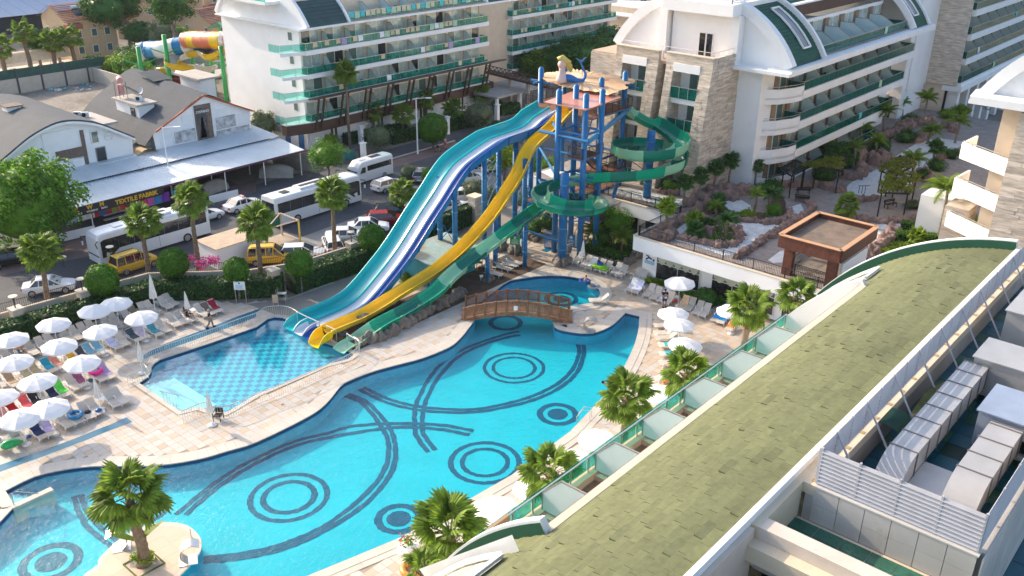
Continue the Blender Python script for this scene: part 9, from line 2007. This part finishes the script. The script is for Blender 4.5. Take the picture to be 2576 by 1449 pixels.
def torus(p,R,r,m_,label,tilt=0,name='swim_ring',cat='swim ring'):
 q=MB();q.tube([(R*cos(2*pi*k/20),R*sin(2*pi*k/20),r)for k in range(21)],r,8,cap=False);o=q.build(name,m_,smooth=True);o.location=p;o.rotation_euler=(tilt,0,0);return tag(o,label,cat)
torus(W(3,1,760,1290,.4),.42,.14,mat('ring_blue',(.02,.20,.42),.3,var=.5,scale=5),'blue patterned swim ring on a front sunbed');torus(W(3,1,965,850,.45),.42,.14,mat('ring_pink',(.75,.01,.28),.3),'hot pink swim ring on a sunbed of the third row');torus(W(4,2,1580,1410,.05),.55,.2,mat('ring_gold',(.60,.26,.06),.25,metal=.3),'golden swim ring with an orange middle at the bottom edge');torus(W(3,3,1570,975,.4),.4,.08,mat('ring_orange',(.8,.2,.01),.4),'orange ring on a sunbed by the pool')
CRG=mat('float_green',(.01,.32,.09),.3,var=.3,scale=4);p0=W(4,1,10,160,.5);p1=W(4,1,235,95,.5);q=MB();q.tube(spline([p0,p0.lerp(p1,.3)+Vector((0,0,.1)),p0.lerp(p1,.7)+Vector((0,0,.08)),p1],4),[.10,.18,.26,.30,.32,.32,.30,.28,.24,.20,.14,.10,.05],10);tag(q.build('inflatable',CRG,smooth=True),'long green inflatable float across the nearest left sunbeds','float')
LM=mat('float_lime',(.28,.62,.01),.3);a,b=W(2,3,815,1215,.5),W(2,3,960,1260,.5);q=MB();dd=(b-a)
for k in range(5):o_=Vector((-dd.y,dd.x,0)).normalized()*(k-2)*.17;q.tube([a+o_,b+o_],.085,8)
tag(q.build('air_mattress',LM,smooth=True),'lime green air mattress across two sunbeds by the round pool','float')
for(r,c,x,y,z,s,m_,lab)in((2,3,885,1205,.6,.35,SBLU,'blue beach bag beside the lime air mattress'),(3,3,1640,120,.6,.22,AKR,'red bag on the small table beside the standing man'),(3,1,905,925,.1,.25,mat('teal_bag',(.02,.16,.22)),'teal bag under the table near the pink ring'),(4,1,280,40,.1,.22,AKB,'dark blue bag below the left front sunbeds'),(3,1,880,1245,.42,.25,mat('dark_cloth',(.02,.02,.03)),'dark clothes on a sunbed of the fourth row'),(3,1,990,1225,.42,.25,AKB,'dark blue clothes on the next sunbed of the fourth row')):
 q=MB();q.lathe([(0,0),(s*.9,.02),(s,.5*s),(s*.6,s*.9),(0,s)],9);o=q.build('bag',m_,smooth=True);o.location=W(r,c,x,y,z)-Vector((0,0,.15));tag(o,lab,'bag' if 'bag' in lab else 'clothes')
def board(p,w_,h_,zb_,m_,label,rz=R_D,lines=None,name='notice_board',legs=2,lm=STEEL):
 t=thing(name,label,'sign',p,rz)
 for x in((-w_*.45,w_*.45)if legs==2 else(0,)):MB().box(x-.025,x+.025,0,.05,0,zb_+h_*.9).build('post',lm,t)
 MB().box(-w_/2,w_/2,-.03,.0,zb_,zb_+h_).build('panel',m_,t)
 if lines:q=MB();[q.box(-w_*.36,w_*.36*(1-.2*(k%2)),-.036,-.031,zb_+h_*(.12+.14*k),zb_+h_*(.17+.14*k))for k in range(4)];q.build('lines',lines,t);q=MB();q.tube([(0,-.034,zb_+h_*.80),(0,-.038,zb_+h_*.80)],h_*.12,12);q.build('emblem',lines,t)
 return t
board(G(1295,646),1.0,.95,1.3,mat('sign_green',(.01,.33,.13),.4),'green rules sign on a white post by the rocks',lines=WHITE2,legs=1,lm=WHITE2)
board(W(2,3,590,1080),.8,1.3,.5,mat('sign_blue',(.02,.22,.45),.4),'tall blue rules board right of the big column',lines=WHITE2);board(W(2,3,660,1080),.75,1.3,.5,WHITE2,'white rules board right of the blue one',lines=mat('sign_grey_lines',(.35,.35,.36)))
board(W(3,1,2430,150),1.0,.8,1.3,WHITE2,'white notice board with coloured panels before the hedge',lines=AKC);board(W(3,2,200,180),.5,.8,.3,KW,'small wooden easel beside the trolley',lines=None)
def trolley(p,label):
 t=thing('trolley',label,'trolley',p,R_D)
 for x in(-.4,.4):
  for y in(-.25,.25):MB().bar((x,y,0),(x,y,1.1 if x>0 else 1.4),.035).build('leg',STEEL,t)
 for z in(.4,.95):MB().box(-.4,.4,-.25,.25,z,z+.03).build('shelf',STEEL,t)
trolley(W(2,3,110,1090),'two shelf trolley beside the green rules sign');trolley(W(3,2,265,150),'grey two shelf trolley at the hedge behind the splash pool')
t=thing('wet_floor_sign','yellow folding floor sign near the green rules sign','sign',W(2,3,125,1140));
for s in(-1,1):MB().plate([(-.15,s*.18,0),(.15,s*.18,0),(.09,s*.02,.65),(-.09,s*.02,.65)],.02).build('leaf',mat('sign_ochre',(.45,.33,.02),.5),t)
tag(MB().box(-.25,.25,-.25,.25,0,.8).build('bin',mat('bin_grey',(.35,.37,.4))),'grey litter bin beside the blue rules board','bin').location=W(2,3,558,1085)
tag(MB().box(-.6,.6,-.4,.4,0,.02).build('mat',CHN),'blue mat at the foot of the tower stairs','mat').location=W(2,3,355,1065)
armchair(W(3,1,2200,1330),-1.0,'dark metal chair beside the closed parasol at the splash pool');armchair(W(2,2,2250,1230),.6,'brown chair beside the white sunbeds under the slide');armchair(W(2,2,2275,1310),2.0,'dark chair next to the rocks under the slide')
for(r,c,x,y,ang)in((4,2,1170,1335,.0),(4,3,650,130,.0),(4,3,30,570,0),(3,3,1380,575,1.2),(3,3,1330,680,1.0),(3,3,880,1330,.3)):
 p=W(r,c,x,y,.022);me_=text_mesh('1.40 m',.30,.002);me_.materials.clear();me_.materials.append(AKR);o=put('depth_mark',me_,loc=p,rz=ang);tag(o,'red depth marking painted on the paving, %s'%{1170:'bottom centre',650:'beside the second palm',30:'between the near palms',1380:'right of the pool bend',1330:'below the pool bend mark',880:'near the pool ladder'}[x],'depth marking','red 1.40 m depth markings')
SKIN=mat('skin',(.42,.24,.16),.6,var=.05,sss=0);HAIR=mat('hair',(.03,.02,.015),.8)
def skinmesh(name,verts,edges,rad,m_,root,sub=2):
 me=bpy.data.meshes.new(name);me.from_pydata([tuple(v)for v in verts],edges,[]);o=bpy.data.objects.new(name,me);COL.objects.link(o);md=o.modifiers.new('s','SKIN')
 for i,r in enumerate(rad):me.skin_vertices[0].data[i].radius=(r,r)
 me.skin_vertices[0].data[0].use_root=True;sm=o.modifiers.new('u','SUBSURF');sm.levels=sm.render_levels=sub
 dg=bpy.context.evaluated_depsgraph_get();m2=bpy.data.meshes.new_from_object(o.evaluated_get(dg));bpy.data.objects.remove(o);m2.materials.clear();m2.materials.append(m_);m2.polygons.foreach_set('use_smooth',[True]*len(m2.polygons));return put(name,m2,root)
POSES={'stand':dict(p=(0,0,.93),c=(0,.0,1.30),n=(0,0,1.48),h=(0,-.02,1.64),a=[[(.20,0,1.40),(.26,-.02,1.12),(.24,-.16,.98),(.20,-.26,1.02)],[(-.20,0,1.40),(-.26,-.02,1.12),(-.24,-.16,.98),(-.20,-.26,1.02)]],l=[[(.10,0,.88),(.12,0,.48),(.12,.03,.08),(.13,-.15,.04)],[(-.10,0,.88),(-.12,0,.48),(-.12,.03,.08),(-.13,-.15,.04)]]),'walk':dict(p=(0,0,.93),c=(0,-.02,1.30),n=(0,-.03,1.48),h=(0,-.06,1.64),a=[[(.20,0,1.40),(.25,.10,1.14),(.24,-.02,.92),(.23,-.08,.84)],[(-.20,0,1.40),(-.25,-.10,1.14),(-.24,-.26,.98),(-.22,-.34,.96)]],l=[[(.10,0,.88),(.11,-.16,.50),(.11,-.22,.09),(.11,-.40,.06)],[(-.10,0,.88),(-.11,.06,.48),(-.11,.32,.14),(-.11,.22,.03)]]),'lie':dict(p=(0,.10,.50),c=(0,.42,.70),n=(0,.56,.86),h=(0,.62,1.0),a=[[(.18,.48,.80),(.30,.25,.66),(.22,.02,.60),(.16,-.06,.60)],[(-.18,.48,.80),(-.30,.30,.70),(-.15,.16,.88),(-.08,.14,.92)]],l=[[(.10,.05,.50),(.12,-.32,.78),(.11,-.60,.46),(.11,-.76,.46)],[(-.10,.05,.50),(-.11,-.36,.66),(-.10,-.68,.45),(-.10,-.84,.50)]]),'float':dict(p=(0,0,.05),c=(0,.32,.22),n=(0,.46,.34),h=(0,.54,.46),a=[[(.17,.36,.30),(.42,.30,.24),(.55,.12,.16),(.58,.03,.15)],[(-.17,.36,.30),(-.42,.30,.24),(-.55,.12,.16),(-.58,.03,.15)]],l=[[(.09,-.05,.05),(.14,-.42,.16),(.15,-.74,.05),(.15,-.86,.08)],[(-.09,-.05,.05),(-.14,-.42,.14),(-.15,-.74,.05),(-.15,-.86,.08)]])}
def person(loc,rz,pose,label,top=None,bottom=None,hair=HAIR,s=1.0,long_=False,stout=1.0):
 t=thing('person',label,'person',loc,rz);P=POSES[pose];V=[P['p'],P['c'],P['n'],P['h']];E_=[(0,1),(1,2),(2,3)];R=[.125*stout,.15*stout,.055,.105]
 for A_ in P['a']:k=len(V);V+=A_;E_+=[(1,k),(k,k+1),(k+1,k+2),(k+2,k+3)];R+=[.062,.045,.032,.035]
 for L_ in P['l']:k=len(V);V+=L_;E_+=[(0,k),(k,k+1),(k+1,k+2),(k+2,k+3)];R+=[.095*stout,.065,.042,.038]
 skinmesh('body',V,E_,R,SKIN,t)
 h=Vector(P['h']);q=MB();q.lathe([(0,.13),(.085,.10),(.118,.02),(.112,-.05 if not long_ else-.16),(.09,-.07 if not long_ else-.22)],12,tuple(h+Vector((0,.025,.0))));q.build('hair',hair,t,smooth=True)
 q=MB();q.add([(h.x-.02,h.y-.095,h.z+.01),(h.x+.02,h.y-.095,h.z+.01),(h.x,h.y-.125,h.z-.03),(h.x,h.y-.095,h.z-.045)],[(0,1,2),(0,2,3),(1,3,2)]);q.build('nose',SKIN,t)
 for s_ in(-1,1):MB().obox(h+Vector((s_*.035,-.098,.02)),(.022,.01,.012)).build('eye',HAIR,t)
 if top:skinmesh('shirt',[Vector(P['p'])+(Vector(P['c'])-Vector(P['p']))*.15,P['c'],Vector(P['n'])-Vector((0,0,.05)),P['a'][0][0],Vector(P['a'][0][0]).lerp(Vector(P['a'][0][1]),.7),P['a'][1][0],Vector(P['a'][1][0]).lerp(Vector(P['a'][1][1]),.7)],[(0,1),(1,2),(1,3),(3,4),(1,5),(5,6)],[.15*stout,.175*stout,.08,.085,.07,.085,.07],top,t)
 if bottom:skinmesh('shorts',[P['p'],P['l'][0][0],Vector(P['l'][0][0]).lerp(Vector(P['l'][0][1]),.8 if top else .5),P['l'][1][0],Vector(P['l'][1][0]).lerp(Vector(P['l'][1][1]),.8 if top else .5)],[(0,1),(1,2),(0,3),(3,4)],[.15*stout,.12,.10,.12,.10],bottom,t)
 if pose in('stand','walk')and top:
  for L_ in P['l']:a,b=Vector(L_[2]),Vector(L_[3]);MB().obox((a+b)/2+Vector((0,0,-.01)),(.10,.27,.09)).build('shoe',HAIR,t)
 t.scale=(s,s,s);return t
NAV=mat('navy_shirt',(.012,.02,.045),.8);KHA=mat('grey_trousers',(.22,.20,.17),.8);BLT=mat('black_shirt',(.012,.012,.013),.8);BLS=mat('blue_shorts',(.02,.07,.18),.8);TEALS=mat('teal_shorts',(.02,.16,.22),.8)
o=person(W(3,1,2120,400,.02),radians(60),'walk','man in a dark shirt and grey trousers walking beside the splash pool',NAV,KHA,mat('grey_hair',(.35,.33,.3),.8));skinmesh('trousers',[POSES['walk']['p']]+[x for L_ in POSES['walk']['l']for x in L_[:3]],[(0,1),(1,2),(2,3),(0,4),(4,5),(5,6)],[.14,.11,.085,.065,.11,.085,.065],KHA,o)
o=person(W(3,3,1530,195,.02),radians(-40),'stand','stout man in black T-shirt and blue shorts looking at a phone on the deck',BLT,BLS,HAIR,1.05,stout=1.25);MB().obox((0,-.27,1.04),(.22,.03,.16)).build('held_item',WHITE2,o)
person(W(1,2,1905,1500,.02),radians(20),'stand','pedestrian in a pale shirt on the pavement below the hotel',mat('pale_shirt',(.5,.48,.55),.8),mat('red_shorts',(.4,.05,.05),.8),HAIR,1.0)
person(W(1,2,1830,1530,.02),radians(20),'walk','second pedestrian in dark clothes on the pavement',NAV,NAV,HAIR,1.0)
for o,k in PEOPLE:person(o.location,o.rotation_euler.z,'lie','woman in a black swimsuit reclining on a sunbed near the closed parasol' if k=='woman' else 'man in teal shorts reclining on a sunbed under the leftmost parasol',BLT if k=='woman' else None,BLT if k=='woman' else TEALS,HAIR,.98,k=='woman')
RB_=mat('ring_water_blue',(.01,.12,.42),.3,var=.4,scale=6)
for(x,y,lab,rz)in((1255,760,'child with dark hair lying on a blue swim ring in the round pool',-1.2),(1400,850,'child with fair skin sitting in a swim ring at the round pool edge',.6)):
 p=G((1900+x/4.287)/1.4907,(880+y/4.287)/1.4907,WL);person(p+Vector((0,0,.05)),rz,'float',lab,None,RB_,HAIR,.8);torus(p-Vector((0,0,.02)),.46,.13,RB_ if 'dark' in lab else mat('ring_clear',(.30,.36,.38),.3),'swim ring carrying the '+('child with dark hair' if 'dark' in lab else 'fair child'))
p=W(3,3,980,990,WL);person(p,1.0,'float','swimmer at the right edge of the big pool behind the palm',None,BLS,HAIR,1.0)
q=MB();a,b=W(3,2,260,1165,.05),W(3,2,400,1240,.05);q.tube([a,b],.025,5);q.cyl((a.x,a.y),.10,.0,.12,8);tag(q.build('pool_pole',STEEL),'cleaning pole lying on the paving before the splash pool railing','pole')
UO2=None
